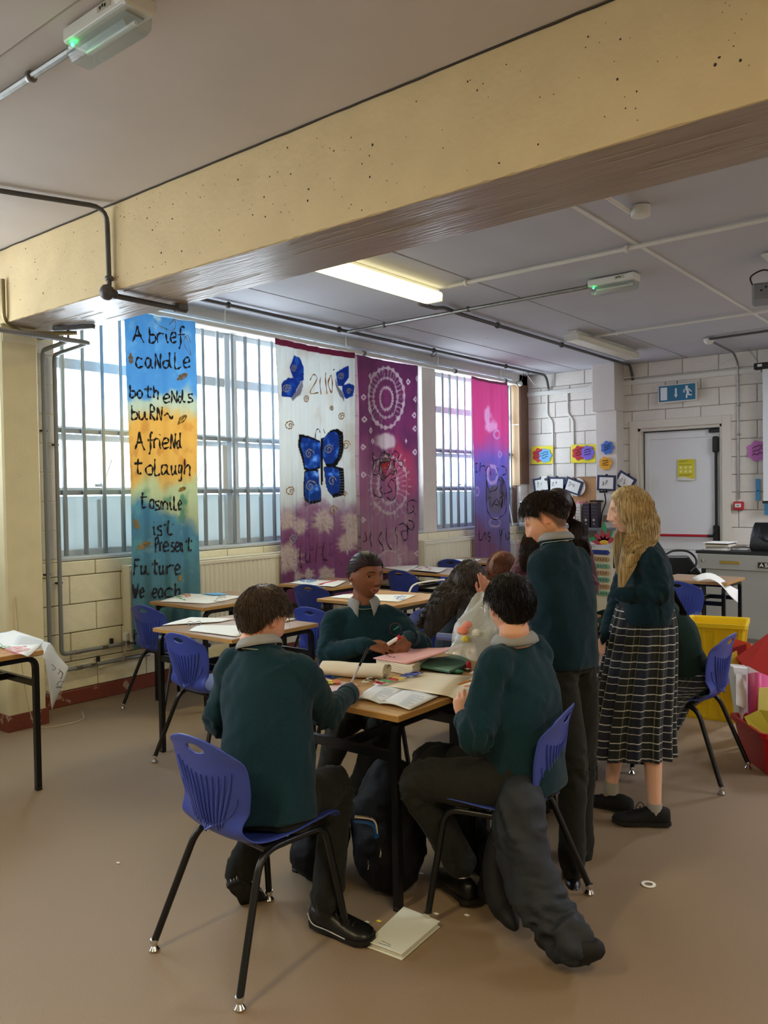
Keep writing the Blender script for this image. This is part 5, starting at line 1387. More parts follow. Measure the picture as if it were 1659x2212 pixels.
# open exercise book
ob = empty('open_notebook', atz(850, 1505, H), 0, 'open exercise book with faint blue handwriting near the desk front corner', 'notebook')
def page(p4, nm):
    return sheet(nm, pxs(H + .008, *p4), H + .006, None, mat('ruled_page', '#dfe6ec', rough=.8), 0, 8, 8, parent=ob, bumpf=lambda u, v: .006 * math.sin(PI * min(1, u * 1.05)), th=.004)
page(((768, 1508), (822, 1519), (873, 1491), (815, 1478)), 'left_page'); page(((822, 1519), (885, 1532), (946, 1505), (873, 1491)), 'right_page')
q = MB(); rr = random.Random(12)
for sgn, (p0, p1, p2, p3) in enumerate((((775, 1506), (820, 1515), (868, 1491), (818, 1481)), ((830, 1518), (882, 1528), (938, 1505), (876, 1494)))):
    for i in range(13):
        v = (i + 1) / 14.5; a = V(*p0, 0) * (1 - v) + V(*p3, 0) * v; b = V(*p1, 0) * (1 - v) + V(*p2, 0) * v
        e = rr.uniform(.6, .95); s0 = .06; n = 14; P = []
        for j in range(n): 
            t = s0 + (e - s0) * j / (n - 1); c = a * (1 - t) + b * t; w_ = atz(c.x, c.y + (rr.random() - .5) * .5, H + .0155); P.append(V(w_.x, w_.y, H + .0095 + .006 * math.sin(PI * min(1, t * 1.05))))
        q.tube(P, .0006, 3)
q.build('handwriting', mat('ink_blue_grey', '#7f93b4', rough=.6), ob)
# poster with coloured cut-out letters hanging over the right edge
def poster_pt(u, v):
    # u along the long direction (lettered end 0 .. held end 1), v across
    a = V(806, 1477, 0) * (1 - v) + V(913, 1451, 0) * v
    b = V(965, 1503, 0) * (1 - v) + V(1030, 1462, 0) * v
    if u < .62: t = u / .62; p = a * (1 - t) + b * t; z = H + .004 + .014 * math.sin(t * PI) + .012 * math.sin(t * 9 + v * 2) * t; w_ = atz(p.x, p.y, z); return w_
    t = (u - .62) / .38; w_ = atz(b.x, b.y, H + .006) if v is None else atz(*((V(965, 1503, 0) * (1 - v) + V(1030, 1462, 0) * v)[:2]), H + .006)
    dirn = (atz(1000, 1490, H) - atz(860, 1464, H)); dirn.z = 0; dirn.normalize()
    return w_ + dirn * (.15 * t) + V(0, 0, -.05 * t ** 1.5 * (1 - v * .6) + .03 * math.sin(t * PI) * v)
G = [[poster_pt(i / 24, j / 10) for j in range(11)] for i in range(25)]
po = recalc(MB().grid(G).build('lettered_poster', m_crm)); solid(po, .0012, 0); tag(po, 'long cream poster with coloured cut-out letters, held by the boy at right', 'poster')
LT = {'K': '0,0 0,1;.8,1 .1,.5 .85,0', 'C': '.9,.85 .5,1 .1,.6 .2,.1 .9,.1', 'O': '.5,1 .05,.5 .5,0 .95,.5 .5,1', 'L': '.1,1 .1,0 .85,0', 'I': '.5,1 .5,0', 'S': '.9,.9 .2,.95 .2,.55 .8,.45 .8,.05 .1,.05', 'M': '0,0 .1,1 .5,.4 .9,1 1,0', 'N': '0,0 .05,1 .9,0 .95,1'}
def cut_letters(txt, cols, org, du, dv, sz, parent, hh=.012):
    for i, (ch_, cc) in enumerate(zip(txt, cols)):
        g = MB(); o_ = org + du * i
        for s in LT[ch_].split(';'):
            P = [tuple(map(float, q.split(','))) for q in s.split()]
            g.sqtube(smooth_path([o_ + du * (.66 * x) + dv * (y * sz) + V(0, 0, 0) for x, y in P], 4), .016, .003, (0, 0, 1))
        g.build('cut_out_letter', mat('letter_' + cc, cc, rough=.7), parent, False)
e0 = atz(826, 1479, H + .02); e1 = atz(916, 1455, H + .02); du = (e1 - e0) / 7; dv = V(-du.y, du.x, 0).normalized()
cut_letters('KCOLISM', ['#c8323c', '#3f9a57', '#b23c36', '#e0c93c', '#3e55a8', '#2f4ba4', '#5f62b4'], e0 + V(0, 0, .004), du, dv * .9, .050, po)
# second poster under the boy's arm
p2 = sheet('lettered_poster', pxs(H + .004, (690, 1495), (735, 1508), (775, 1478), (700, 1462)), H, 'pink and white poster with coloured letters under the writing boy\'s arm', mat('pale_pink_paper', '#e9cdd2', rough=.8), cat='poster')
e0 = atz(694, 1478, H + .01); e1 = atz(740, 1474, H + .01); du = (e1 - e0) / 3
cut_letters('INO', ['#5f8fd0', '#d8cf4a', '#e07a4a'], e0, du, V(-du.y, du.x, 0).normalized(), .06, p2)
# pink and green folders
m_pinkf = mat('pink_folder', '#e0a8a6', rough=.55); m_maroon = mat('maroon_inside', '#6d2f38', rough=.6); m_greenf = mat('green_folder', '#4f7a68', rough=.45, var=.1, vscale=12)
gb = MB(); P = [atz(*q, H + .02) for q in ((872, 1433), (1000, 1414), (1018, 1432), (972, 1451))]
gf = gb.poly([V(p.x, p.y, H + .012) for p in P], .014, (0, 0, 1)).build('green_folder', m_greenf, None, False); tag(gf, 'dark green glossy folder lying open under the pink folder', 'folder')
bev(gf, .004)
stk = empty('paper_pad', atz(860, 1430, H), 0, 'thick cream sketch pad under the pink folder', 'pad')
P = [atz(*q, H + .05) for q in ((812, 1421), (868, 1400), (940, 1402), (890, 1437))]
for i in range(5): MB().poly([V(p.x, p.y, H + .002 + i * .009) + V(.002 * (i % 2), 0, 0) for p in P], .008, (0, 0, 1)).build('page_block', m_crm, stk, False)
G = []; c4 = [atz(806, 1421, H + .052), atz(878, 1433, H + .052), atz(1020, 1381, H + .12), atz(900, 1397, H + .052)]
for i in range(13):
    u = i / 12; r = []
    for j in range(9):
        v = j / 8; p = (c4[0] * (1 - u) + c4[3] * u) * (1 - v) + (c4[1] * (1 - u) + c4[2] * u) * v
        p.z = H + .052 + .05 * (u * v) ** 2 + .012 * math.sin(u * PI) * v
        r.append(p)
    G.append(r)
pf = recalc(MB().grid(G).build('pink_folder', m_pinkf)); solid(pf, .004, -1); tag(pf, 'pink cardboard folder with its corner lifted, on the sketch pad', 'folder')
g = MB()
for px, py in ((837, 1417), (843, 1419), (851, 1420), (949, 1404), (958, 1405)): c = atz(px, py, H + .065); g.lathe([(.006, .002), (.006, 0)], c, 8)
g.build('ink_dots', mat('dot_maroon', '#7a3446', rough=.6), pf)
# purple tin
tn = empty('purple_tub', atz(1050, 1440, H), 0, 'purple square tub with a tan label between the plastic bag and the boy at right', 'tub')
tc_ = atz(1062, 1432, H + .0); tR = Matrix.Rotation(.45, 3, 'Z'); R = []
for z, s in ((0, .055), (.10, .068), (.112, .072), (.118, .072)):
    R.append([tc_ + V(0, 0, z) + tR @ V(x * s, y * s, 0) for x, y in ((-1, -.9), (-.9, -1), (.9, -1), (1, -.9), (1, .9), (.9, 1), (-.9, 1), (-1, .9))])
m_pur = mat('purple_tub_plastic', '#5d2a6a', rough=.4)
o = MB().rings(R, cap=False).build('tub_body', m_pur, tn, False); recalc(o); solid(o, .003, -1)
MB().box(tc_ + V(0, 0, .004), (.09, .09, .006), tR).build('tub_base', m_pur, tn, False)
MB().box(tc_ + tR @ V(.01, -.0655, .055), (.075, .003, .055), tR, ch=.001).build('label', mat('tan_label', '#a5845a', rough=.6), tn, False)
# plastic bag with balloons and odds and ends
bg_ = empty('plastic_bag', atz(1030, 1400, H), 0, 'clear crinkled plastic bag of bits standing on the desk, held up at its top', 'plastic bag')
def bagpt(a, t):
    c0 = at(1042, 1392, 3.62); c1 = at(1040, 1283, 3.75); c = c0 * (1 - t) + c1 * t
    w_ = (.125 * (1 - t) ** .75 + .016) * (1 + .10 * math.sin(a * 5 + t * 8)); return c + RR * (w_ * math.cos(a) - .02 * (1 - t)) + V(0, .0, 0) + V(-FF.x, -FF.y, 0) * (w_ * .6 * math.sin(a)) + V(0, 0, .012 * math.sin(a * 3 + t * 12) - .045 * (1 - t) ** 3)
m_bag = mat('clear_crinkled_plastic', '#e6ece6', rough=.18, alpha=.42, bump=.9, bscale=26, spec=.8, coat=.5)
R = [[bagpt(2 * PI * j / 28, i / 22) for j in range(28)] for i in range(23)]
o = MB().rings(R, cap=True).build('bag_film', m_bag, bg_); recalc(o)
for px, py, d, c_, r in ((1000, 1362, 3.62, '#e2876c', .03), (1010, 1350, 3.64, '#d98a78', .026), (1006, 1380, 3.58, '#d8c046', .022), (1048, 1372, 3.62, '#cfd6cc', .032), (1062, 1362, 3.66, '#bfc4c2', .03), (1030, 1368, 3.60, '#d9d8c4', .028)):
    MB().ball(at(px, py, d), (r, r * .8, r * .7), 10).build('bag_item', mat('item_' + c_, c_, rough=.5), bg_)
a_, b_ = at(946, 1374, 3.85), at(1010, 1380, 3.75)
tb = MB().tube([a_, b_], .017, 12).build('blue_tube', mat('slate_blue_tube', '#4c5a86', rough=.45)); tag(tb, 'slate blue rolled tube poking out beside the plastic bag', 'tube')
# pens, glue and small things
pen = MB().tube([atz(742, 1466, .86) , at(797, 1398, 3.42)], .0045, 8).build('ballpoint_pen', m_chrome)
bpy.data.objects.remove(pen)
gl = MB().lathe([(.012, 0), (.013, .03), (.008, .04)], atz(1012, 1447, H) + V(0, 0, .0), 10).build('red_pot', mat('glossy_red', '#b8242e', rough=.3)); tag(gl, 'small glossy red pot beside the purple tub', 'pot')
MB_ = MB().ball(atz(987, 1455, H) + V(0, 0, .010), (.035, .016, .009), 12, Matrix.Rotation(.4, 3, 'Z')).build('green_eraser', mat('green_rubber', '#3f9070', rough=.5)); tag(MB_, 'green oval eraser beside the green folder', 'eraser')
sc_ = MB(); c = atz(960, 1449, H); c.z = H + .004
sc_.tube([c, c + V(.10, .06, 0)], .005, 6).tube([c + V(.02, .05, 0), c + V(.10, -.01, 0)], .005, 6); o = sc_.build('scissors', m_blk); tag(o, 'black scissors under the edge of the green folder', 'scissors')
# red paper on the back desk of the cluster
sheet('pink_sheet', pxs(H + .01, (1262, 1352), (1300, 1338), (1312, 1342), (1275, 1360)), H + .004, 'pink sheet on the desk between the standing boy and the blonde girl', mat('pink_paper', '#e58f96', rough=.8), curl=.02)
sheet('drawing_sheet', pxs(H + .01, (1292, 1334), (1318, 1328), (1325, 1334), (1300, 1341)), H + .004, 'small white sheet beside the pink sheet')
bk = MB().box(atz(1277, 1378, H) + V(0, 0, .03), (.16, .10, .06), Matrix.Rotation(.4, 3, 'Z'), ch=.004).build('maroon_box', mat('maroon_card', '#6a3440', rough=.6), None, False); tag(bk, 'maroon box on the desk in front of the standing boy', 'box')

# ---- floor items
nb = empty('fallen_notebook', atz(872, 2020, 0), 0, 'white hardback notebook lying on the floor by the desk leg', 'notebook')
NP = [atz(*q, .012) for q in ((872, 1964), (951, 1996), (868, 2068), (793, 2040))]
def npoly(z, th, inset, m, nm):
    c = sum((V(p.x, p.y, 0) for p in NP), Vector()) / 4
    o = MB().poly([V(p.x, p.y, z) + (V(p.x, p.y, z) - V(c.x, c.y, z)).normalized() * -inset for p in NP], th, (0, 0, 1)).build(nm, m, nb, False); bev(o, .003); return o
m_cov = mat('white_book_cover', '#dfe3d6', rough=.5)
npoly(.001, .003, 0, m_cov, 'back_cover'); npoly(.005, .014, .008, mat('page_edges', '#d6d2c4', rough=.8, var=.1, vscale=200, stretch=(1, 1, 8)), 'pages'); npoly(.020, .003, 0.0, m_cov, 'front_cover')
g = MB(); rr = random.Random(2)
for i in range(2):
    P = [atz(818 + 20 * t * (1 + i * .3) + 6 * (1 - i), 2034 + t * 9 + i * 4 - 2 + rr.uniform(-1, 1) * .8, .0245) for t in [j / 11 for j in range(12)]]
    g.tube(P, .0009, 3)
g.build('handwriting', ink_gr, nb)
rg = MB(); c = atz(1401, 1910, .003); P = [c + V(.022 * math.cos(a), .022 * math.sin(a), 0) for a in [2 * PI * j / 16 for j in range(17)]]; rg.tube(P, .007, 6, cap=False, flat=.35); o = rg.build('paper_ring', m_paper); tag(o, 'white paper ring lying on the floor at the right', 'paper scrap')
for px, py, cl, lb in ((942, 1974, m_paper, 'white scrap on the floor beside the fallen notebook'), (255, 1864, m_paper, 'lone white scrap on the open floor at the left'), (818, 1990, m_yel, 'yellow scrap on the floor near the black shoe'), (793, 1992, m_paper, 'tiny scrap on the floor nearest the black shoe'), (910, 1887, m_paper, 'tiny scrap on the floor between desk leg and chair leg'), (1008, 1977, m_paper, 'tiny scrap on the floor right of the fallen notebook')):
    c = atz(px, py, .002); o = MB().poly([c + V(-.010, -.004, 0), c + V(.006, -.006, 0), c + V(.011, .004, 0), c + V(-.004, .006, 0)], .002, (0, 0, 1)).build('paper_scrap', cl, None, False); tag(o, lb, 'paper scrap')
lc = MB().tube(smooth_path([(-5.34, 2.70, .9), (-5.33, 2.72, .5), (-5.30, 2.76, .12), (-5.28, 2.82, .01), (-5.20, 2.95, .008), (-5.22, 3.10, .008), (-5.30, 3.14, .04)], 6), .003, 5).build('loose_cable', mat('cream_cable', '#c9bd9a', rough=.5)); tag(lc, 'thin cream cable hanging down the column foot to the floor', 'cable')
tr_ = MB().box((-1.9, 4.25, .004), (.9, .05, .008), Matrix.Rotation(-.12, 3, 'Z'), ch=.003)
# ---- backpacks
def blob(name, parts, vox, m, parent=None, smooth=4, wr=None):
    """union of closed shapes into one skin: parts is a function filling an MB"""
    mb = MB(); parts(mb)
    me = bpy.data.meshes.new('tmp'); me.from_pydata([tuple(v) for v in mb.v], [], [tuple(f) for f in mb.f]); me.update()
    o = bpy.data.objects.new('tmp', me); C.objects.link(o)
    bm = bmesh.new(); bm.from_mesh(me); bmesh.ops.recalc_face_normals(bm, faces=bm.faces); bm.to_mesh(me); bm.free()
    r = o.modifiers.new('r', 'REMESH'); r.mode = 'VOXEL'; r.voxel_size = vox; r.adaptivity = 0
    if smooth: s = o.modifiers.new('s', 'SMOOTH'); s.iterations = smooth; s.factor = .6
    dg = bpy.context.evaluated_depsgraph_get(); dg.update()
    m2 = bpy.data.meshes.new_from_object(o.evaluated_get(dg)); m2.name = name
    bpy.data.objects.remove(o); bpy.data.meshes.remove(me)
    if wr is not None:
        n = len(m2.vertices); co = np.empty(n * 3); m2.vertices.foreach_get('co', co); co = co.reshape(-1, 3)
        no = np.empty(n * 3); m2.vertices.foreach_get('normal', no); no = no.reshape(-1, 3)
        co = wr(co, no); m2.vertices.foreach_set('co', co.ravel()); m2.update()
    m2.materials.clear(); m2.materials.append(m)
    m2.polygons.foreach_set('use_smooth', [True] * len(m2.polygons)); m2.polygons.foreach_set('material_index', [0] * len(m2.polygons))
    return place(name, m2, parent)
def cloth_noise(sc_, amp, s=0, st=(1, 1, 1)):
    def f(co, no):
        q = co * np.array(st) * sc_
        n = 1 - np.abs(2 * fbm(q[:, 0], q[:, 1], q[:, 2], s, 3) - 1)
        return co + no * ((n - .75) * amp)[:, None]
    return f
m_bagb = mat('black_nylon', '#0a0a0d', rough=.7, bump=.15, bscale=300, spec=.25)
bp1 = empty('backpack', (-2.12, 2.55, 0), 0, 'black backpack with a blue and silver trim under the desk', 'backpack')
bp1b = blob('bag_body', lambda mb: (mb.ball(V(-2.02, 2.52, .22), (.17, .13, .22), 16), mb.ball(V(-2.03, 2.55, .36), (.13, .10, .13), 14), mb.ball(V(-1.98, 2.46, .15), (.15, .12, .15), 14)), .014, m_bagb, bp1, 4, cloth_noise(9, .03, 3))
tp = MB(); P = smooth_path([at(766, 1764, 3.02), at(800, 1768, 3.02), at(812, 1778, 3.02), at(815, 1800, 3.02)], 5); tp.tube(P, .006, 6); tp.build('silver_trim', m_chrome, bp1)
tp = MB(); tp.sqtube([p + V(0, -.004, -.016) for p in P], .006, .022, (0, -1, .2)); tp.build('blue_trim', mat('blue_trim', '#174a86', rough=.4), bp1)
for px, py in ((796, 1868), (823, 1842)):
    MB().tube([at(px - 1, py - 10, 2.97), at(px, py, 2.96), at(px - 2, py + 10, 2.96)], .003, 5).build('zip_pull', m_chrome, bp1)
bp2 = tag(blob('small_backpack', lambda mb: (mb.ball(V(-2.29, 2.42, .17), (.11, .12, .17), 16), mb.ball(V(-2.27, 2.36, .10), (.12, .10, .10), 14)), .014, m_bagb, None, 4, cloth_noise(10, .025, 8)), 'smaller black bag on the floor between the boy\'s legs and the backpack', 'bag')
bp3 = tag(blob('dark_bag', lambda mb: (mb.ball(V(-1.62, 2.78, .12), (.12, .16, .12), 16), mb.ball(V(-1.55, 2.62, .09), (.10, .12, .09), 14)), .014, m_bagb, None, 4, cloth_noise(9, .02, 5)), 'dark shapeless bag on the floor under the chair with the jacket', 'bag')

# ---- right side: teacher desk, crates, folders
td = empty('teacher_desk', (-2.0, 8.75, 0), math.radians(-4), 'grey metal teacher desk with black top and a letter sign at the right edge', 'desk')
TDm = Matrix.Translation((-2.78, 8.62, 0)) @ Matrix.Rotation(math.radians(-5), 4, 'Z')
td.matrix_world = TDm; td.rotation_euler = (0, 0, math.radians(-5)); td.location = (-2.78, 8.62, 0)
m_tg = mat('teacher_desk_grey', '#9a9d98', rough=.45)
def tdb(nm, lo, hi, m, ch=.004, par=None):
    c = [(a + b) / 2 for a, b in zip(lo, hi)]; d = [b - a for a, b in zip(lo, hi)]
    return MB().box(c, d, ch=ch).build(nm, m, par or td, False, world=False)
tdb('desk_top', (0, 0, .885), (1.7, .7, .915), m_blk)
dr = tdb('drawer_front', (.02, -.002, .73), (1.68, .02, .885), m_tg)
tdb('front_panel', (.10, .015, .05), (1.65, .03, .73), m_tg)
for x in (.05, 1.62): tdb('leg', (x, .02, 0), (x + .05, .07, .88), m_blk)
for x in (.05, 1.62): tdb('leg', (x, .6, 0), (x + .05, .65, .88), m_blk)
tdb('label_holder', (.25, -.008, .79), (.45, -.001, .82), mat('brass', '#b79a4e', rough=.3, metal=.9), par=dr)
tdb('key_lock', (.06, -.02, .80), (.09, -.001, .83), m_chrome, par=dr)
sg_ = tdb('name_sign', (.625, -.012, .765), (.90, -.002, .82), m_blk, par=dr)
g = MB()
for ch_, xo in (('A', .645), ('S', .69)):
    for s in {'A': '0,0 .5,1 1,0;.2,.35 .8,.35', 'S': LT['S']}[ch_].split(';'):
        P = [tuple(map(float, q.split(','))) for q in s.split()]
        g.tube([V(xo + x * .032, -.014, .776 + y * .034) for x, y in P], .0045, 6)
g.build('sign_letters', m_wpl, sg_, world=False)
# papers and books piled on it
def tdw(x, y, z): return TDm @ V(x, y, z)
Rt = Matrix.Rotation(math.radians(-5), 3, 'Z')
zz = .916
for i, (w_, d_, h_, cl, lb) in enumerate(((.24, .26, .022, m_paper, 'bottom white book of the pile on the teacher desk'), (.23, .27, .016, mat('book_grey', '#8d8c88', rough=.6), 'grey book in the pile on the teacher desk, second from the bottom'), (.24, .25, .02, m_crm, 'cream book in the middle of the pile on the teacher desk'),
                                          (.23, .26, .012, mat('book_dark', '#55504c', rough=.6), 'dark thin book in the pile on the teacher desk, second from the top'), (.25, .30, .008, m_paper, 'loose white papers on top of the pile on the teacher desk'))):
    o = MB().box(tdw(.17 + .006 * (i % 2), .22, zz + h_ / 2), (w_, d_, h_), Matrix.Rotation(math.radians(-5 + (i * 7) % 9), 3, 'Z'), ch=.002).build('book' if i < 4 else 'papers', cl, None, False); tag(o, lb, 'book' if i < 4 else 'papers'); zz += h_
for i in range(3):
    o = MB().box(tdw(.36, .25, .922 + i * .012), (.16, .22, .010), Matrix.Rotation(math.radians(12 + i * 8), 3, 'Z'), ch=.002).build('booklet', [mat('book_grey2', '#7d8288', rough=.6), m_paper, MATS['book_dark']][i], None, False)
    tag(o, ['lowest grey booklet', 'middle white booklet', 'top dark booklet'][i] + ' between the book pile and the handbag', 'book')
hb = empty('handbag', tdw(.62, .3, .916), 0, 'black leather handbag on the teacher desk at the right edge', 'handbag')
m_lea = mat('black_leather', '#101114', rough=.32, bump=.2, bscale=60)
R = []
for t, w_, d_ in ((0, .21, .10), (.04, .225, .11), (.16, .215, .095), (.25, .20, .06), (.285, .19, .035)):
    R.append([tdw(.70, .28, .917 + t) + Rt @ V(x * w_, y * d_, .006 * math.sin(x * 3)) for x, y in ((-1, -.8), (-.9, -1), (.9, -1), (1, -.8), (1, .8), (.9, 1), (-.9, 1), (-1, .8))])
recalc(MB().rings(R).build('bag_body', m_lea, hb))
for s in (-1,):
    MB().tube(smooth_path([tdw(.58, .17, 1.16), tdw(.59, .155, 1.06), tdw(.66, .15, 1.02), tdw(.74, .155, 1.06), tdw(.76, .17, 1.16)], 6), .008, 8).build('handle', m_lea, hb)
rf = MB().box(tdw(.72, .36, 1.19), (.20, .02, .07), Matrix.Rotation(.15, 3, 'Y')).build('red_folder', mat('dark_red_card', '#7c2233', rough=.6), None, False); tag(rf, 'dark red folder sticking out behind the handbag', 'folder')
# teacher's chair
tcv = empty('office_chair', (-3.1, 9.1, 0), 0, 'black office chair with curved arm rail left of the teacher desk', 'chair')
cc = at(1470, 1230, 9.3)
MB().tube(smooth_path([at(1438, 1198, 9.2), at(1455, 1190, 9.25), at(1485, 1191, 9.3), at(1502, 1205, 9.3), at(1503, 1222, 9.25), at(1490, 1235, 9.2)], 6), .012, 8).build('arm_rail', m_blk, tcv)
bk_ = MB().poly([at(*q, 9.3) for q in ((1436, 1200), (1484, 1200), (1512, 1238), (1520, 1262), (1436, 1262))], .06, (.62, -.78, 0)).build('backrest', m_blk, tcv, False); bev(bk_, .02)
base_ = V(cc.x, cc.y, 0)
MB().box(base_ + V(0, .15, .47), (.46, .44, .08), ch=.03).build('seat', m_blk, tcv, False)
MB().tube([base_ + V(0, .15, .43), base_ + V(0, .15, .08)], .025, 10).build('post', m_blk, tcv)
for k in range(5): MB().tube([base_ + V(0, .15, .09), base_ + V(.26 * math.cos(k * 1.2566), .15 + .26 * math.sin(k * 1.2566), .03)], .016, 6).build('star_leg', m_blk, tcv)

def crate(c, w_, d_, h_, rz, m, label, ribs=True, open_h=.0, side=None):
    t = empty('storage_crate', c, 0, label, 'crate'); c = Vector(c); Rz = Matrix.Rotation(math.radians(rz), 3, 'Z'); R = []
    def ring(s, z): return [c + V(0, 0, z) + Rz @ V(x * w_ / 2 * s, y * d_ / 2 * s, 0) for x, y in ((-1, -.9), (-.92, -1), (.92, -1), (1, -.9), (1, .9), (.92, 1), (-.92, 1), (-1, .9))]
    o = MB().rings([ring(.84, 0), ring(.97, h_ - .03), ring(1.0, h_ - .03), ring(1.04, h_ - .028), ring(1.04, h_), ring(.98, h_), ring(.95, h_ - .01), ring(.86, .012)], cap=False)
    n = len(o.v); o.f.append(list(range(8))[::-1]); o.m.append(0); o.f.append([n - 8 + k for k in range(8)]); o.m.append(0)
    recalc(o.build('tub', m, t, False))
    if ribs:
        for k in range(-2, 3):
            for sgn in (-1, 1):
                a = c + V(0, 0, .03) + Rz @ V(k * w_ * .19 * .9, sgn * d_ / 2 * .86, 0); b = c + V(0, 0, h_ - .035) + Rz @ V(k * w_ * .2, sgn * d_ / 2 * .985, 0)
                MB().sqtube([a, b], .012, .010, Rz @ V(0, sgn, 0)).build('rib', m, t, False)
        for k in (-1, 0, 1):
            for sgn in (-1, 1):
                a = c + V(0, 0, .03) + Rz @ V(sgn * w_ / 2 * .87, k * d_ * .22, 0); b = c + V(0, 0, h_ - .035) + Rz @ V(sgn * w_ / 2 * .985, k * d_ * .25, 0)
                MB().sqtube([a, b], .012, .010, Rz @ V(sgn, 0, 0)).build('rib', m, t, False)
    return t
m_ycr = mat('yellow_crate_plastic', '#e6c51c', rough=.4); m_rcr = mat('red_crate_plastic', '#a3141d', rough=.35)
crate((-1.72, 5.78, .39), .38, .36, .26, 12, m_ycr, 'yellow open storage crate standing on top of the other yellow crates')
crate((-1.74, 5.76, 0), .40, .38, .345, 8, m_ycr, 'lower yellow crate on the floor under the open yellow one')
tag(MB().box((-1.73, 5.77, .367), (.36, .34, .04), Matrix.Rotation(.15, 3, 'Z'), ch=.008).build('crate_lid', m_ycr, None, False), 'flat yellow lid between the stacked yellow crates', 'lid')
crate((-1.05, 4.96, 0), .56, .42, .24, 37.6, m_rcr, 'red storage crate full of folders at the right edge', ribs=False)
lbm = MB().box(atz(1607, 1608, .13) + V(-.0, -.0, 0), (.004, .09, .075), Matrix.Rotation(math.radians(22), 3, 'Z')).build('crate_label', mat('label_grey', '#9aa0a6', rough=.5), None, False)
bpy.data.objects.remove(lbm)
def book_in_crate(pts_px, d0, d1, th, m, nm, label, cat='folder'):
    P = [at(px, py, d0 if k < 2 else d1) for k, (px, py) in enumerate(pts_px)]
    n = (P[1] - P[0]).cross(P[2] - P[1]).normalized()
    if n.dot(FF) > 0: n = -n
    o = MB().poly(P, th, -n).build(nm, m, None, False); recalc(o); tag(o, label, cat); return o
m_rfold = mat('red_card_folder', '#b02420', rough=.5)
book_in_crate([(1590, 1420), (1662, 1366), (1700, 1390), (1700, 1600), (1632, 1600), (1614, 1446)], 4.9, 4.86, .012, m_rfold, 'red_folder', 'large red folder leaning across the red crate at the right edge')
book_in_crate([(1581, 1378), (1622, 1390), (1634, 1600), (1604, 1600)], 5.1, 5.1, .012, mat('orange_card', '#cf4a24', rough=.5), 'orange_folder', 'orange folder tip behind the large red folder')
book_in_crate([(1565, 1405), (1612, 1391), (1630, 1600), (1600, 1600)], 5.05, 5.05, .012, mat('dark_red_folder', '#8a1a1c', rough=.5), 'dark_red_folder', 'dark red folder under the large red one')
book_in_crate([(1578, 1414), (1592, 1406), (1622, 1600), (1604, 1600)], 4.95, 4.9, .012, mat('yellow_board', '#d9b63a', rough=.5), 'yellow_folder', 'yellow folder edge standing beside the white file box')
mf = empty('magazine_file', at(1605, 1490, 4.75), 0, 'white plastic magazine file standing in the red crate', 'magazine file')
mfp = [at(1583, 1440, 4.72), at(1622, 1443, 4.78), at(1632, 1590, 4.78), at(1606, 1590, 4.76)]
m_wfile = mat('white_translucent_plastic', '#d6dadc', rough=.35)
n_ = V(.62, -.78, 0); o = MB().poly(mfp, .09, -n_).build('file_body', m_wfile, mf, False); recalc(o); bev(o, .006)
o = MB().poly([at(1590, 1455, 4.71), at(1612, 1458, 4.73), at(1612, 1532, 4.69), at(1590, 1522, 4.66)], .006, -n_).build('front_panel', m_wfile, mf, False); recalc(o)
o = MB().poly([at(1618, 1440, 4.7), at(1640, 1452, 4.7), at(1638, 1462, 4.7), at(1618, 1460, 4.7)], .02, -n_).build('flap', m_wfile, mf, False); recalc(o)
G = []
for i in range(9):
    t = i / 8; px = 1616 + 48 * t; top = 1455 + 8 * t - 6 * math.sin(PI * t); G.append([at(px, top, 4.70 - .06 * math.sin(PI * t)), at(px, 1600, 4.70 - .05 * math.sin(PI * t))])
o = recalc(MB().grid(G).build('pink_folder', mat('hot_pink_plastic', '#d8508c', rough=.4))); solid(o, .004, 0); tag(o, 'hot pink curved plastic folder beside the white magazine file', 'folder')
book_in_crate([(1640, 1486), (1690, 1484), (1690, 1595), (1636, 1595)], 4.60, 4.58, .01, mat('pale_yellow_card', '#dcd072', rough=.6), 'pale_yellow_card', 'pale yellow card standing in the red crate')
book_in_crate([(1608, 1548), (1640, 1533), (1690, 1540), (1690, 1615), (1636, 1610)], 4.53, 4.50, .012, mat('olive_yellow_card', '#b7b032', rough=.6), 'olive_yellow_card', 'olive yellow card leaning at the front of the red crate')
book_in_crate([(1566, 1415), (1576, 1413), (1608, 1600), (1598, 1600)], 5.0, 4.95, .01, mat('green_card', '#4f9a48', rough=.6), 'green_card', 'thin green card between the yellow crate and the folders')
# ================================================================== PEOPLE
AH = V(FF.x, FF.y, 0).normalized(); RH = V(RR.x, RR.y, 0).normalized()   # away from / to the right of the photographer, level
def vdir(r, a, z=0.0): return (RH * r + AH * a + V(0, 0, z)).normalized()
def np3(P): return np.array([tuple(p) for p in P], float)

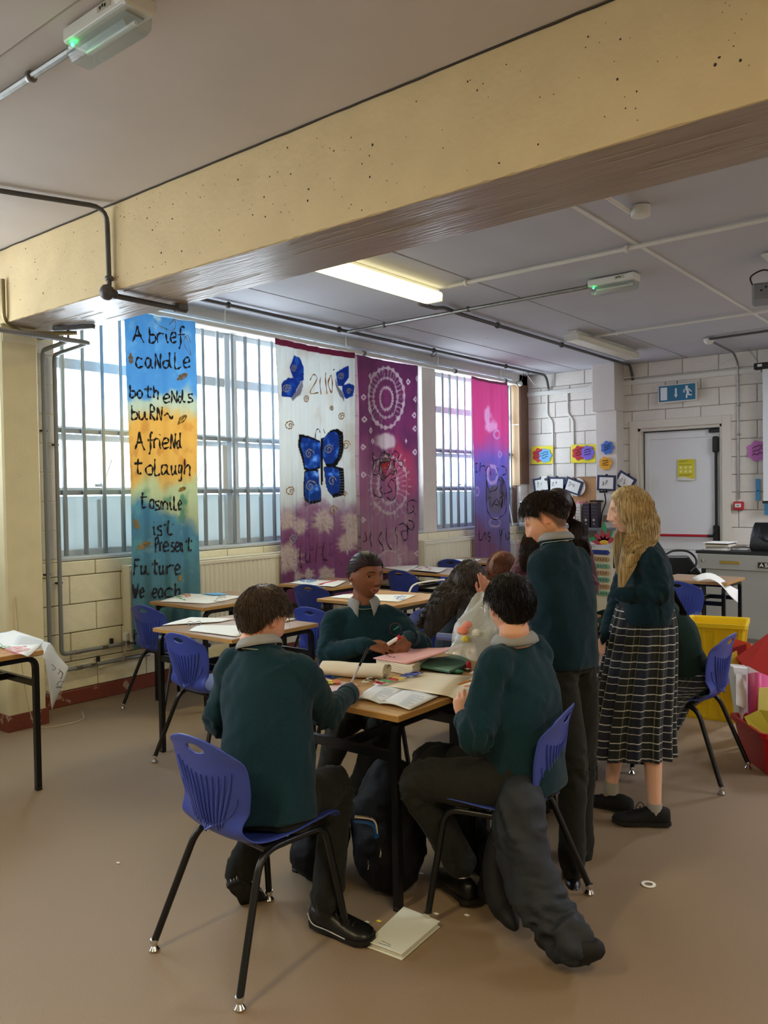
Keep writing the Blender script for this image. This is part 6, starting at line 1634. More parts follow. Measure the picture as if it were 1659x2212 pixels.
def head_local(D, fem=False, child=True):
    """D: unit directions (n,3); x right, y forward, z up -> skull and face surface in metres"""
    x, y, z = D[:, 0], D[:, 1], D[:, 2]
    a, b, c = .0765, .094, .108
    X = x * a; Y = y * b; Z = z * c
    t = np.clip(-z, 0, 1)
    fr = sstep(-.1, .6, y)
    X = X * (1 - (.34 if fem else .30) * t ** 1.7) * (1 - .07 * sstep(.3, .9, y))
    Y = np.where(y < 0, Y * (1.05 - .50 * t ** 1.3), Y * (1 - .02 * t))
    Y = Y + .008 * t * fr
    X = X * (1 + .05 * sstep(.0, .7, z) * (y < .3))
    def g(x0, z0, sx, sz, amp, sym=False):
        r = np.exp(-((X - x0) / sx) ** 2 - ((Z - z0) / sz) ** 2)
        if sym: r = r + np.exp(-((X + x0) / sx) ** 2 - ((Z - z0) / sz) ** 2)
        return amp * r * (y > 0)
    dY = (g(0, .030, .040, .012, .003) + g(.031, .006, .016, .0125, -.012, True) + g(.030, .024, .018, .006, .0025, True) + g(0, .006, .008, .018, .009) + g(0, -.012, .0095, .014, .015)
          + g(0, -.027, .0115, .009, .020) + g(.013, -.031, .007, .0065, .011, True) + g(0, -.052, .024, .0055, .010) + g(0, -.066, .020, .0065, .012)
          + g(0, -.059, .028, .0024, -.008) + g(0, -.077, .022, .006, -.002) + g(0, -.094, .020, .013, .009) + g(.038, -.024, .018, .020, .006, True) + g(.030, -.058, .007, .010, .002, True))
    return np.stack([X, Y + dY, Z], 1)
class Head:
    def __init__(s, c, face, up=(0, 0, 1), scale=1.0, fem=False):
        s.c = Vector(c); f = Vector(face).normalized(); u = Vector(up); r = f.cross(u).normalized(); u = r.cross(f).normalized()
        s.R = Matrix((r, f, u)).transposed(); s.k = scale; s.fem = fem; s.Rn = np.array(s.R)
    def w(s, L): return np.asarray(L) @ s.Rn.T * s.k + np.array(tuple(s.c))
    def pt(s, x, y, z): return s.c + s.R @ V(x, y, z) * s.k
    def loc(s, Wd): return (np.asarray(Wd) - np.array(tuple(s.c))) @ s.Rn / s.k
    def surf(s, D, off=0.0):
        D = np.asarray(D, float); D = D / np.linalg.norm(D, axis=1)[:, None]
        L = head_local(D, s.fem); n = L / np.linalg.norm(L, axis=1)[:, None]
        return s.w(L + n * (np.asarray(off)[..., None] if np.ndim(off) else off))
def face_pt(H, x, z, off=0.0):
    d = np.array([x / .0765, .8, z / .108])
    for _ in range(12):
        d = d / np.linalg.norm(d); L = head_local(d[None], H.fem)[0]; d = d + np.array([(x - L[0]) / .0765, 0, (z - L[2]) / .108]) * .8
    return H.pt(x, L[1] + off, z)
def face_tube(H, pts, rs, m, P, name, off=0.0):
    W = smooth_path([face_pt(H, x, z, off) for x, z in pts], 4); k = len(W)
    return MB().tube(W, [float(np.interp(i / (k - 1), np.linspace(0, 1, len(rs)), rs)) for i in range(k)], 8).build(name, m, P)
def sphere_dirs(nu=64, nv=44):
    th = np.linspace(.003, PI - .003, nv); ph = np.linspace(0, 2 * PI, nu, endpoint=False)
    T, Pp = np.meshgrid(th, ph, indexing='ij'); return np.stack([np.sin(T) * np.cos(Pp), np.sin(T) * np.sin(Pp), np.cos(T)], -1)
def ring_mesh(mb, W):  # W (nv,nu,3) closed in u
    mb.rings([[Vector(p) for p in r] for r in W])

def hand(mb, wr, d, n, side, curl=.5, k=.92, fcurl=None, thumb=.5, spread=1.0):
    """palm, four unequal jointed fingers and a thumb from the side; n = back of the hand, side=+1 when the thumb lies along n x d"""
    wr = Vector(wr); d = Vector(d).normalized(); n = Vector(n); n = (n - d * n.dot(d)).normalized(); b = n.cross(d).normalized() * side
    R = []
    for t, w_, h_ in ((-.03, .024, .019), (0, .025, .018), (.025, .033, .017), (.055, .039, .015), (.080, .039, .012), (.088, .034, .008)):
        R.append([wr + d * (t * k) + b * (math.cos(a) * w_ * k) + n * (math.sin(a) * h_ * k) for a in [2 * PI * j / 16 for j in range(16)]])
    mb.rings(R)
    for i, (o, bs, L, r) in enumerate(((.029, .078, .066, .0086), (.010, .083, .074, .0088), (-.010, .081, .069, .0084), (-.028, .073, .053, .0076))):
        c = (fcurl[i] if fcurl else curl) * (1 + .08 * i)
        p = wr + d * (bs * k) + b * (o * k); dd = (d + b * (o * 2.2 * spread)).normalized(); pts = [p - dd * .02, p]; ang = 0
        for f, cc in ((.44, .7), (.31, 1.0), (.25, .8)):
            ang += c * cc; v = dd * math.cos(ang) - n * math.sin(ang); p = p + v * (L * f * k); pts.append(p)
        mb.tube(pts, [r * k * q for q in (1.05, 1.05, 1.0, .93, .72)], 10)
        mb.ball(pts[-1], r * k * .74, 8)
    p = wr + d * (.020 * k) + b * (.024 * k); v1 = (d * .70 + b * .62 - n * .35).normalized(); v2 = (d * .9 + b * (.25 - .5 * thumb) - n * .45).normalized(); v3 = (d * .9 - b * (.1 + .5 * thumb) - n * .4).normalized()
    q1 = p + v1 * .036 * k; q2 = q1 + v2 * .032 * k; q3 = q2 + v3 * .024 * k
    mb.tube([p - v1 * .01, p, q1, q2, q3], [.012 * k, .0125 * k, .0108 * k, .0098 * k, .0075 * k], 10); mb.ball(q3, .0078 * k, 8)
    return q3

SKIN = {}
def skin_mat():
    return mat('skin', '#ffffff', rough=.52, attr='Tone', bump=.05, bscale=220, spec=.35)
def limb(mb, pts, rs, n=14):
    P = smooth_path(pts, 5); k = len(P); q = [float(np.interp(i / (k - 1), np.linspace(0, 1, len(rs)), rs)) for i in range(k)]
    mb.tube(P, q, n); mb.ball(P[0], q[0], 12); mb.ball(P[-1], q[-1], 12)
def torso(mb, spine, lats, hw, hd, k=5, n=24, sq=2.4):
    S = smooth_path(spine, k); L = smooth_path(lats, k); m = len(S); tt = np.linspace(0, 1, m); t0 = np.linspace(0, 1, len(hw)); R = []
    for i, p in enumerate(S):
        up = (S[min(i + 1, m - 1)] - S[max(i - 1, 0)]).normalized(); l = L[i]; l = (l - up * l.dot(up)).normalized(); f = up.cross(l)
        a = np.interp(tt[i], t0, hw); b = np.interp(tt[i], t0, hd)
        r = []
        for j in range(n):
            an = 2 * PI * j / n; c_, s_ = math.cos(an), math.sin(an)
            r.append(p + l * (math.copysign(abs(c_) ** (2 / sq), c_) * a) + f * (math.copysign(abs(s_) ** (2 / sq), s_) * b))
        R.append(r)
    mb.rings(R)

def strands(mb, paths, r0, r1=.25):
    """many thin three-sided hairs; paths: (n,k,3)"""
    A = np.asarray(paths, float); n, k, _ = A.shape
    T = np.gradient(A, axis=1); T /= np.linalg.norm(T, axis=2)[..., None] + 1e-9
    ref = np.array([.31, .52, .79]); N = np.cross(T, ref); N /= np.linalg.norm(N, axis=2)[..., None] + 1e-9; B = np.cross(T, N)
    rr = (r0 * (1 - (1 - r1) * np.linspace(0, 1, k) ** 1.5))[None, :, None]
    ring = np.stack([A + rr * (N * math.cos(a) + B * math.sin(a)) for a in (0, 2.094, 4.189)], 2)   # n,k,3,3
    vs = ring.reshape(-1, 3); base = len(mb.v); mb.v += [Vector(v) for v in vs]
    for s in range(n):
        o = base + s * k * 3
        for i in range(k - 1):
            for j in range(3):
                q = (j + 1) % 3; mb.f.append([o + i * 3 + j, o + i * 3 + q, o + i * 3 + 3 + q, o + i * 3 + 3 + j]); mb.m.append(mb.mi)

def hair_mat(name, c1_, c2_, rough=.42):
    return mat(name, c1_, rough=rough, col2=c2_, vscale=150, contrast=(.28, .74), spec=.35, stretch=(1, 1, .05), bump=.25, bscale=260)
def hairline(az):
    return np.interp(np.abs(az), [0, .55, .95, 1.25, 1.42, 1.62, 1.85, 2.3, 2.7, PI], [.058, .054, .040, .024, .018, .036, .004, -.056, -.076, -.080])
def short_hair(H, m, parent, n=2600, th=.016, length=.036, seed=0, top=1.0, fade=0.0, r=.0012, swirl=.5, hl=hairline):
    rs = np.random.RandomState(seed); mb = MB()
    D = sphere_dirs(56, 40); sh_ = D.shape; Df = D.reshape(-1, 3); L = head_local(Df)
    az = np.arctan2(L[:, 0], L[:, 1]); line = hl(az)
    msk = sstep(-.003, .030, L[:, 2] - line)
    tk = th * (.45 + .55 * sstep(.0, .07, L[:, 2])) * (1 - fade * sstep(.045, -.02, L[:, 2])) 
    lump = 1 + .35 * (fbm(L[:, 0] * 60 + seed, L[:, 1] * 60, L[:, 2] * 40, seed) - .5) * 2
    off = np.where(msk > 0, tk * msk * lump + .0015, 0) - .006 * (msk <= 0)
    W = H.surf(Df, off).reshape(sh_); ring_mesh(mb, W)
    # strands
    D = rs.normal(size=(n * 4, 3)); D /= np.linalg.norm(D, axis=1)[:, None]; L = head_local(D)
    az = np.arctan2(L[:, 0], L[:, 1]); ok = L[:, 2] > hl(az) + .004; D = D[ok][:n]; L = L[ok][:n]
    cr = np.array([.10, -.45, .88]); cr /= np.linalg.norm(cr)
    tang = D - (D @ cr)[:, None] * cr; tang -= (tang * D).sum(1)[:, None] * D; tang /= np.linalg.norm(tang, axis=1)[:, None] + 1e-6
    sw = np.cross(D, tang); tang = tang + sw * swirl * sstep(-.2, 1, D @ cr)[:, None] + rs.normal(size=D.shape) * .42
    lz = L[:, 2] - hl(np.arctan2(L[:, 0], L[:, 1]))
    ln = length * (.22 + .78 * sstep(.0, .045, lz)) * (.6 + .5 * rs.rand(len(D))) * (.5 + .5 * sstep(-.02, .06, L[:, 2])) * (1 - .6 * fade * sstep(.05, -.01, L[:, 2]))
    t0 = th * (.45 + .55 * sstep(.0, .07, L[:, 2])) * (1 - fade * sstep(.045, -.02, L[:, 2]))
    pts = []
    for s_ in (0, .35, .7, 1.0):
        d2 = D + tang * (ln * s_ / .095)[:, None]; d2 /= np.linalg.norm(d2, axis=1)[:, None]
        pts.append(H.surf(d2, t0 * (.35 + .8 * math.sin(s_ * 2.2)) * sstep(-.004, .03, lz) + .0015 + .004 * s_ * rs.rand(len(D)) * (t0 > .3 * th)))
    strands(mb, np.stack(pts, 1), r)
    o = mb.build('hair', m, parent); return o

def long_hair(H, m, parent, guides, n=1400, seed=0, part=0.0, th=.014, r=.0014, length_jit=.12, wave=0.0, front=.055, hang=None, cap_hl=None):
    """guides: {side:[(centre, half width vec, half depth vec), ...]} world-space falling lock sections; strands run crown -> head side -> guides"""
    rs = np.random.RandomState(seed); mb = MB()
    D = sphere_dirs(56, 40); sh_ = D.shape; Df = D.reshape(-1, 3); L = head_local(Df, H.fem)
    az = np.arctan2(L[:, 0], L[:, 1])
    hl = cap_hl or (lambda a: np.interp(np.abs(a), [0, .6, 1.0, 1.3, 1.7, PI], [front, front - .01, .02, -.05, -.11, -.11]))
    msk = sstep(-.006, .012, L[:, 2] - hl(az))
    off = th * msk * (1 + .25 * (fbm(L[:, 0] * 90 + seed, L[:, 1] * 20, L[:, 2] * 20, seed) - .5)) - .006 * (1 - msk)
    ring_mesh(mb, H.surf(Df, off).reshape(sh_))
    for G in guides:
        ns = n // len(guides); sx = G['from']   # local direction range the lock grows from
        C_ = [Vector(g[0]) for g in G['path']]; Wd = [Vector(g[1]) for g in G['path']]; Dd = [Vector(g[2]) for g in G['path']]
        # core volume
        S = smooth_path(C_, 5); A = smooth_path(Wd, 5); B = smooth_path(Dd, 5); R = []
        for i, p in enumerate(S):
            q = .86 if i < len(S) - 3 else .86 * (len(S) - 1 - i) / 3.0 + .05
            R.append([p + (A[i] * math.cos(a) + B[i] * math.sin(a)) * q * (1 + .06 * math.sin(a * 9 + i * .3)) for a in [2 * PI * j / 20 for j in range(20)]])
        mb.rings(R)
        a_ = rs.rand(ns) * 2 * PI; rad = np.sqrt(rs.rand(ns) * .35 + .75)
        ca, sa = np.cos(a_) * rad, np.sin(a_) * rad
        d0 = np.array(sx[0]); d1 = np.array(sx[1]); t = rs.rand(ns)[:, None]
        st = d0 * (1 - t) + d1 * t + rs.normal(size=(ns, 3)) * np.array([.05, .12, .05])
        mid = np.array(sx[2]) + rs.normal(size=(ns, 3)) * np.array([.10, .30, .12])
        ctrl = [H.surf(st, th * .9), H.surf(st * .5 + mid * .5, th * 1.1), H.surf(mid, th * 1.1)]
        for c, w_, d_ in zip(C_, Wd, Dd): ctrl.append(np.array(tuple(c)) + ca[:, None] * np.array(tuple(w_)) + sa[:, None] * np.array(tuple(d_)))
        ctrl = np.stack(ctrl, 1)
        # catmull through controls
        P = np.concatenate([2 * ctrl[:, :1] - ctrl[:, 1:2], ctrl, 2 * ctrl[:, -1:] - ctrl[:, -2:-1]], 1); out = []
        K = 3
        for i in range(1, P.shape[1] - 2):
            for j in range(K):
                u = j / K; A0, B0, C0, D0 = P[:, i - 1], P[:, i], P[:, i + 1], P[:, i + 2]
                out.append(.5 * (2 * B0 + (C0 - A0) * u + (2 * A0 - 5 * B0 + 4 * C0 - D0) * u * u + (3 * B0 - A0 - 3 * C0 + D0) * u ** 3))
        out.append(P[:, -2]); Q_ = np.stack(out, 1)
        if wave:
            ph = np.round(rs.rand(ns) * 9)[:, None]; s_ = np.linspace(0, 1, Q_.shape[1])[None, :]; am = wave * sstep(.3, .6, s_)
            Q_ = Q_ + (am * np.sin(s_ * 26 + ph * 1.7))[..., None] * np.array(tuple(Wd[-1].normalized()))
        strands(mb, Q_, r)
    return mb.build('hair', m, parent)

m_swt = mat('green_school_jumper', '#15323c', rough=.95, var=.12, vscale=120, bump=.22, bscale=420, sheen=.08, spec=.15)
m_swd = mat('dark_green_jumper', '#122a33', rough=.95, var=.12, vscale=120, bump=.22, bscale=420, sheen=.08, spec=.15)
m_tro = mat('charcoal_trousers', '#262725', rough=.9, var=.08, vscale=60, bump=.12, bscale=300, sheen=.05, spec=.15)
m_shirt = mat('grey_shirt', '#8d8f8e', rough=.85, bump=.08, bscale=300)
m_sock = mat('white_sock', '#cfcdc8', rough=.9)
m_shoe = mat('black_leather_shoe', '#0e0f10', rough=.36, bump=.08, bscale=90)
m_sole = mat('black_rubber_sole', '#121212', rough=.7)
m_trim = mat('silver_shoe_trim', '#b8babb', rough=.4)

def shoe(parent, an, toe, k=1.0, roll=0.0, up=V(0, 0, 1), details=False, m=None, name='shoe'):
    """an: ankle joint, toe: tip of the shoe at sole level"""
    an = Vector(an); toe = Vector(toe); up = Vector(up); f = (toe - an); f = (f - up * f.dot(up)).normalized(); b = f.cross(up).normalized()
    s0 = toe - f * .255 * k; s0 = s0 + up * 0   # heel at sole level
    R = []
    for t, w_, h_, z0 in ((0.0, .018, .062, .008), (.012, .030, .075, .002), (.05, .036, .085, 0), (.09, .038, .082, 0), (.13, .041, .066, 0), (.17, .046, .052, 0), (.21, .045, .042, .002), (.24, .034, .034, .006), (.253, .014, .022, .010)):
        r = []
        for j in range(16):
            a = 2 * PI * j / 16; c_, s_ = math.cos(a), math.sin(a)
            zz = z0 + h_ * (.5 + .5 * (math.copysign(abs(s_) ** .7, s_))); ww = w_ * math.copysign(abs(c_) ** .8, c_) * (1 - .28 * max(0, s_) ** 2)
            r.append(s0 + (f * t + b * ww + up * zz) * k)
        R.append(r)
    o = MB().rings(R).build(name, m or m_shoe, parent, True, angle=None)
    R = []
    for t, w_ in ((-.003, .020), (.012, .033), (.06, .038), (.11, .036), (.16, .045), (.21, .047), (.245, .034), (.258, .014)):
        r = []
        for q, z in ((-1, .0), (-1, .016), (1, .016), (1, .0)): r.append(s0 + (f * t + b * (w_ * q) + up * (z + .004 * (t > .24))) * k)
        R.append(r)
    MB().rings(R).build('sole', m_sole, o, True)
    if details:
        tr_ = MB()
        for sgn in (-1, 1):
            tr_.tube(smooth_path([s0 + (f * .004 + b * sgn * .030 + up * .055) * k, s0 + (f * .03 + b * sgn * .0385 + up * .026) * k, s0 + (f * .09 + b * sgn * .041 + up * .022) * k, s0 + (f * .17 + b * sgn * .0465 + up * .016) * k], 4), .0022, 5)
        tr_.build('side_stripe', m_trim, o)
        lg = MB(); c = s0 + (f * .236 + b * .020 + up * .030) * k
        lg.tube([c, c + (b * .006 + up * .006) * k], .0012, 4).tube([c, c + (f * -.010 + up * .006) * k], .0012, 4).tube([c, c + (f * .006 - up * .009) * k], .0012, 4)
        c = s0 + (f * -.003 + up * .055) * k
        lg.tube([c, c + (b * .010 + up * .010) * k], .0018, 4).tube([c, c + (-b * .008 + up * .010) * k], .0016, 4).tube([c, c - up * .014 * k], .0018, 4)
        for q in (-1, 0, 1): lg.tube([s0 + (f * -.004 + b * q * .012 + up * .022) * k, s0 + (f * -.004 + b * q * .012 + up * .008) * k], .0018, 4)
        lg.build('shoe_emblem', m_trim, o)
    lc_ = MB()
    for i in range(5):
        y = .115 + i * .017; z = .083 - i * .0075
        lc_.tube(smooth_path([s0 + (f * y + b * q * .020 + up * (z - .010 * abs(q))) * k for q in (-1, 0, 1)], 3), .0022, 5)
    lc_.tube(smooth_path([s0 + (f * .115 + up * .088) * k, s0 + (f * .13 + b * .03 + up * .085) * k, s0 + (f * .15 + b * .035 + up * .055) * k], 4), .002, 5)
    lc_.build('laces', m_blk, o)
    return o

def collar(parent, nb, up, fwd, m, r0=.056, r1=.078, open_=.30, points=False, k=1.0):
    """shirt collar folded over the jumper neck"""
    nb = Vector(nb); u = Vector(up).normalized(); f = Vector(fwd); f = (f - u * f.dot(u)).normalized(); l = f.cross(u).normalized(); G = []
    n = 28
    for i in range(n + 1):
        a = -PI + open_ + (2 * PI - 2 * open_) * i / n + PI / 2 * 0
        dr = -f * math.cos(a + PI) * -1; dr = (f * math.cos(a + PI) * 1.0 + l * math.sin(a + PI))
        dr = f * -math.cos(a) + l * math.sin(a)
        e = abs(a) / (PI - open_); dip = .034 * e ** 4 if points else .012 * e ** 4; pt = (.030 * sstep(.82, 1.0, e)) if points else 0
        lo = nb + dr * (r1 + .012 * e ** 6 * points) * k + u * (-.008 - dip * 1.0 - pt) * k
        mid = nb + dr * (r0 + .010) * k + u * (.020 - dip * .7) * k
        hi = nb + dr * r0 * k + u * (.026 - dip * .6) * k
        ins = nb + dr * (r0 - .004) * k + u * (-.01 - dip * .6) * k
        G.append([lo, lo * .5 + mid * .5 + dr * .004, mid, hi, ins])
    o = recalc(MB().grid(G).build('shirt_collar', m, parent)); solid(o, .003, 0); return o

def wrinkle(segs, amp=.006, seed=0, gen=.006, gsc=8.0):
    gen *= 1.9; amp *= 1.35
    """cloth relief: soft broad folds everywhere, tight rings near the joints of each limb segment"""
    S = [(np.array(tuple(a)), np.array(tuple(b)), ea, eb) for a, b, ea, eb in segs]
    def f(co, no):
        d = (1 - np.abs(2 * fbm(co[:, 0] * gsc + seed, co[:, 1] * gsc, co[:, 2] * gsc * .6, seed, 3) - 1) - .72) * gen * 2
        best = np.full(len(co), 9.); add = np.zeros(len(co))
        for k, (a, b, ea, eb) in enumerate(S):
            ab = b - a; L = np.linalg.norm(ab); u = ab / L; q = co - a; t = np.clip(q @ u, 0, L); dist = np.linalg.norm(q - t[:, None] * u, axis=1)
            rf = np.array([.3, .5, .8]); n1 = np.cross(u, rf); n1 /= np.linalg.norm(n1); n2 = np.cross(u, n1); ang = np.arctan2(q @ n2, q @ n1)
            env = ea * np.exp(-(t / .07) ** 2) + eb * np.exp(-((L - t) / .07) ** 2) + .12
            w_ = 1 - np.abs(2 * vnoise(t * 38 + 1.6 * np.sin(ang + k) + seed, np.cos(ang) * 1.3 + 5, np.sin(ang) * 1.3, seed + k) - 1)
            m_ = dist < best; add = np.where(m_, (w_ - .6) * env * amp * 2 * sstep(.16, .10, dist), add); best = np.where(m_, dist, best)
        return co + no * (d + add)[:, None]
    return f

def person(label, J, H, skin, hairf=None, sweat=m_swt, legs=m_tro, vox=.0042, tone=None, lips=None, coll=True, cpoints=False, group=None, shoes=True, k=1.0, skirt=False, hands=('l', 'r'), hand_kw={}, swvox=.0095, shw=.062, belly=1.0, eyes=None, swseed=0, hem=True, shoekw={}, feetskin=False):
    P = empty('person', (J['pelvis'].x, J['pelvis'].y, 0), 0, label, 'person')
    pel, che, nec = J['pelvis'], J['chest'], J['neck']; ls = (J['shr'] - J['shl']).normalized(); lh = (J['hipr'] - J['hipl']).normalized()
    # --- body: one continuous skin
    mb = MB()
    D = sphere_dirs(72, 54); ring_mesh(mb, H.surf(D.reshape(-1, 3)).reshape(D.shape))
    for s in (-1, 1):
        c = V(s * .0715, -.012, -.004); pts = []
        for i in range(11):
            a = math.radians(100 - 250 * i / 10) if s > 0 else math.radians(100 - 250 * i / 10)
            pts.append(H.pt(s * (.0735 + .006 * abs(math.sin(a * .5 + .4))), -.016 - .014 * math.cos(a) * .95, .002 + .027 * math.sin(a)))
        mb.tube(pts, [.0038, .0042, .0045, .0045, .0045, .0043, .0042, .0042, .0045, .005, .0045], 8)
        mb.ball(H.pt(s * .071, -.012, -.002), (.0052, .013, .022), 10, H.R)
    mb.tube([H.pt(0, -.012, -.045), H.pt(0, -.016, -.085), nec, nec * .7 + che * .3], [.047 * k, .050 * k, .056 * k, .060 * k], 18)
    torso(mb, [pel, (pel + che) / 2, che, nec], [lh, lh, ls, ls], [.10, .09, .11, .05], [.07, .06, .07, .04], 4, 16)
    for s in ('l', 'r'):
        sh_, el, wr = J['sh' + s], J['el' + s], J['wr' + s]
        limb(mb, [sh_ * .85 + nec * .15, sh_, (sh_ + el) / 2, el, (el + wr) / 2, wr], [.036, .038, .035, .031, .029, .0225])
        if s in hands:
            hd_ = J['hd' + s]; hn = J['hn' + s]; kw = dict(curl=.5); kw.update(hand_kw.get(s, {}))
            hand(mb, wr, hd_, hn, (1 if s == 'r' else -1), **kw)
        hip, kn, an = J['hip' + s], J['kn' + s], J['an' + s]
        limb(mb, [pel * .5 + hip * .5, hip, (hip + kn) / 2, kn], [.05, .05, .05, .044] if skirt else [.065, .068, .055, .044]); limb(mb, [kn, kn * .6 + an * .4, an], [.044, .043, .029])
        fd = (J['to' + s] - an); fd.z = fd.z * .3; limb(mb, [an, an + fd * .12 + V(0, 0, -.035)], [.029, .022], 10)
    body = blob('body', lambda q: (q.v.extend(mb.v), q.f.extend(mb.f), q.m.extend(mb.m)), vox, skin_mat(), P, 2)
    me = body.data; n = len(me.vertices); co = np.empty(n * 3); me.vertices.foreach_get('co', co); co = co.reshape(-1, 3); Lc = H.loc(co)
    x, y, z = Lc[:, 0], Lc[:, 1], Lc[:, 2]
    base = L3(skin); col = np.ones((n, 3)) * base
    red = L3(skin) * np.array([1.08, .78, .74])
    near = np.linalg.norm(Lc, axis=1) < .16
    col = blend(col, near * (np.exp(-((np.abs(x) - .040) / .018) ** 2 - ((z + .024) / .02) ** 2) * (y > .03)) * .35, red)
    col = blend(col, near * (np.abs(x) > .069) * (y < .02) * (y > -.045) * .5, red)
    lipc = L3(lips) if lips else L3(skin) * np.array([.92, .55, .52])
    lm = sstep(1.15, .85, np.hypot(x / .023, (z + .059 - .12 * np.abs(x) * 0) / .0105)) * (y > .07) * near; col = blend(col, lm * .85, lipc)
    if tone is not None: col = tone(col, Lc, near)
    ca = me.color_attributes.new('Tone', 'FLOAT_COLOR', 'POINT'); rg = np.ones((n, 4), np.float32); rg[:, :3] = np.clip(col, 0, 1); ca.data.foreach_set('color', rg.ravel())
    # --- jumper
    segs = []
    def swf(q):
        torso(q, [pel + (pel - che).normalized() * (.055 if hem else 0), pel * .72 + che * .28, pel * .35 + che * .65, che, (che + nec) / 2 + V(0, 0, .0), nec],
              [lh, lh, ls, ls, ls, ls], [.155 * k * belly, .160 * k * belly, .165 * k * belly, .166 * k, .148 * k, .066 * k], [.118 * k * belly, .122 * k * belly, .115 * k * belly, .112 * k, .090 * k, .062 * k], 5, 28)
        for s in ('l', 'r'):
            sh_, el, wr = J['sh' + s], J['el' + s], J['wr' + s]; wr = wr + (el - wr).normalized() * .012
            limb(q, [nec * .45 + sh_ * .55 + V(0, 0, -.012), sh_, (sh_ + el) / 2, el, (el + wr) / 2, wr], [shw * .9 * k, shw * k, shw * .95 * k, .054 * k, .048 * k, .036 * k], 16)
            segs.extend([(sh_, el, .5, 1.0), (el, wr, 1.0, .0)])
    sw = blob('jumper', swf, swvox, sweat, P, 5, lambda c, n_: wrinkle(segs, .0075, swseed, .007, 7.0)(c, n_))
    for s in ('l', 'r'):
        el, wr = J['el' + s], J['wr' + s]; d = (wr - el).normalized()
        MB().tube([wr - d * .050, wr - d * .042, wr - d * .004, wr + d * .010, wr + d * .008, wr - d * .01], [.036 * k, .043 * k, .041 * k, .037 * k, .032 * k, .030 * k], 18, cap=False).build('cuff', sweat, sw)
    u = (H.c - nec).normalized() * .5 + (nec - che).normalized() * .5
    fwd = ls.cross(V(0, 0, 1)) * -1
    fwd = V(0, 0, 1).cross(ls)
    nk = MB(); a_ = fwd; un = (nec - che).normalized(); l_ = ls; f_ = un.cross(l_).normalized()
    pts = [nec + un * (.012) + (l_ * math.cos(t) * .068 + f_ * math.sin(t) * .064) * k - un * (.018 * max(0, math.sin(t))) for t in [2 * PI * i / 24 for i in range(25)]]
    nk.tube(pts, .010 * k, 8, cap=False); nk.build('neckband', sweat, sw)
    MB().tube([p + un * -.009 + (p - nec).normalized() * .0075 for p in pts], .0018, 5, cap=False).build('neckband_stripe', mat('pale_grey_stripe', '#8fa3a0', rough=.9), sw)
    if coll: collar(P, nec + un * .018, un, f_, m_shirt, points=cpoints, k=k * 1.0, r0=.058, r1=.082, open_=.42 if cpoints else .2)
    # --- legs
    if not skirt:
        sg = []
        def trf(q):
            torso(q, [pel + (che - pel).normalized() * .08, pel, pel - V(0, 0, .06)], [lh, lh, lh], [.135 * k, .145 * k, .12 * k], [.105 * k, .115 * k, .10 * k], 4, 20)
            for s in ('l', 'r'):
                hip, kn, an = J['hip' + s], J['kn' + s], J['an' + s]; e = an + (kn - an).normalized() * .015
                limb(q, [hip * .8 + pel * .2, hip, (hip + kn) / 2, kn, kn * .5 + e * .5, e], [.088 * k, .090 * k, .080 * k, .064 * k, .058 * k, .056 * k], 16)
                sg.extend([(hip, kn, .8, .9), (kn, e, .9, .5)])
        blob('trousers', trf, .010, legs, P, 4, lambda c, n_: wrinkle(sg, .008, swseed + 5, .005, 7.0)(c, n_))
    if shoes:
        for s in ('l', 'r'): shoe(P, J['an' + s], J['to' + s], **shoekw.get(s, {}))
        if not skirt:
            for s in ('l', 'r'):
                an = J['an' + s]; kn = J['kn' + s]; MB().tube([an + (kn - an).normalized() * .05, an, an + V(0, 0, -.035)], [.040, .041, .041], 14).build('sock', m_sock if feetskin else m_blk, P)
    return P, body, sw
def mk(J):
    """fill shoulders and hips from lateral directions when not given"""
    return J
def eye_pair(H, P, iris='#2a1a12', lid=None, open_=.0046, look=(0, 1, 0)):
    for s in (-1, 1):
        c = face_pt(H, s * .0315, .005, -.0082)
        e = MB().ball(c, .0122, 20).build('eyeball', mat('eye_white', '#e8e2da', rough=.2, coat=.5), P)
        d = (H.R @ Vector(look)).normalized()
        R = d.to_track_quat('Z', 'Y').to_matrix()
        MB().lathe([(.0064, -.0006), (.0052, .0010), (.0001, .0014)], c + d * .0112, 14, R).build('iris', mat('iris_' + iris, iris, rough=.15, coat=.6), e)
        # lids: two curved shells leaving an almond opening
        for sgn, cov in ((1, open_), (-1, open_ * .8)):
            G = []
            for i in range(11):
                a = -1.25 + 2.5 * i / 10; zc = cov * math.sqrt(max(0, 1 - (a / 1.27) ** 2)) * 1.0; r_ = []
                for j in range(7):
                    zz = sgn * (zc + (.0128 - zc) * j / 6.0); rr_ = .0134; yy = math.sqrt(max(0, rr_ ** 2 - zz ** 2)); r_.append(c + H.R @ V(math.sin(a) * yy * 1.0, math.cos(a) * yy, zz))
                G.append(r_)
            o = MB().grid(G).build('upper_eyelid' if sgn > 0 else 'lower_eyelid', lid, P); solid(o, .0016, 0)
            if sgn > 0: MB().tube([r_[0] + (H.R @ V(0, .0008, 0)) for r_ in G], .0009, 5).build('lash_line', m_blk, o)
def J_(**k): return {a: (b if isinstance(b, Vector) else at(*b)) for a, b in k.items()}
m_h_brown = hair_mat('brown_hair', '#2f2620', '#5c4d42'); m_h_black = hair_mat('black_hair', '#100d0d', '#211c1b'); m_h_dkbr = hair_mat('dark_brown_hair', '#1d1512', '#352820')
m_h_blonde = hair_mat('blonde_hair', '#8f7346', '#dcc592'); m_h_auburn = hair_mat('auburn_hair', '#5b3322', '#85563c'); m_h_grey = hair_mat('grey_black_hair', '#25211f', '#6a625c')
def up(): return V(0, 0, 1)

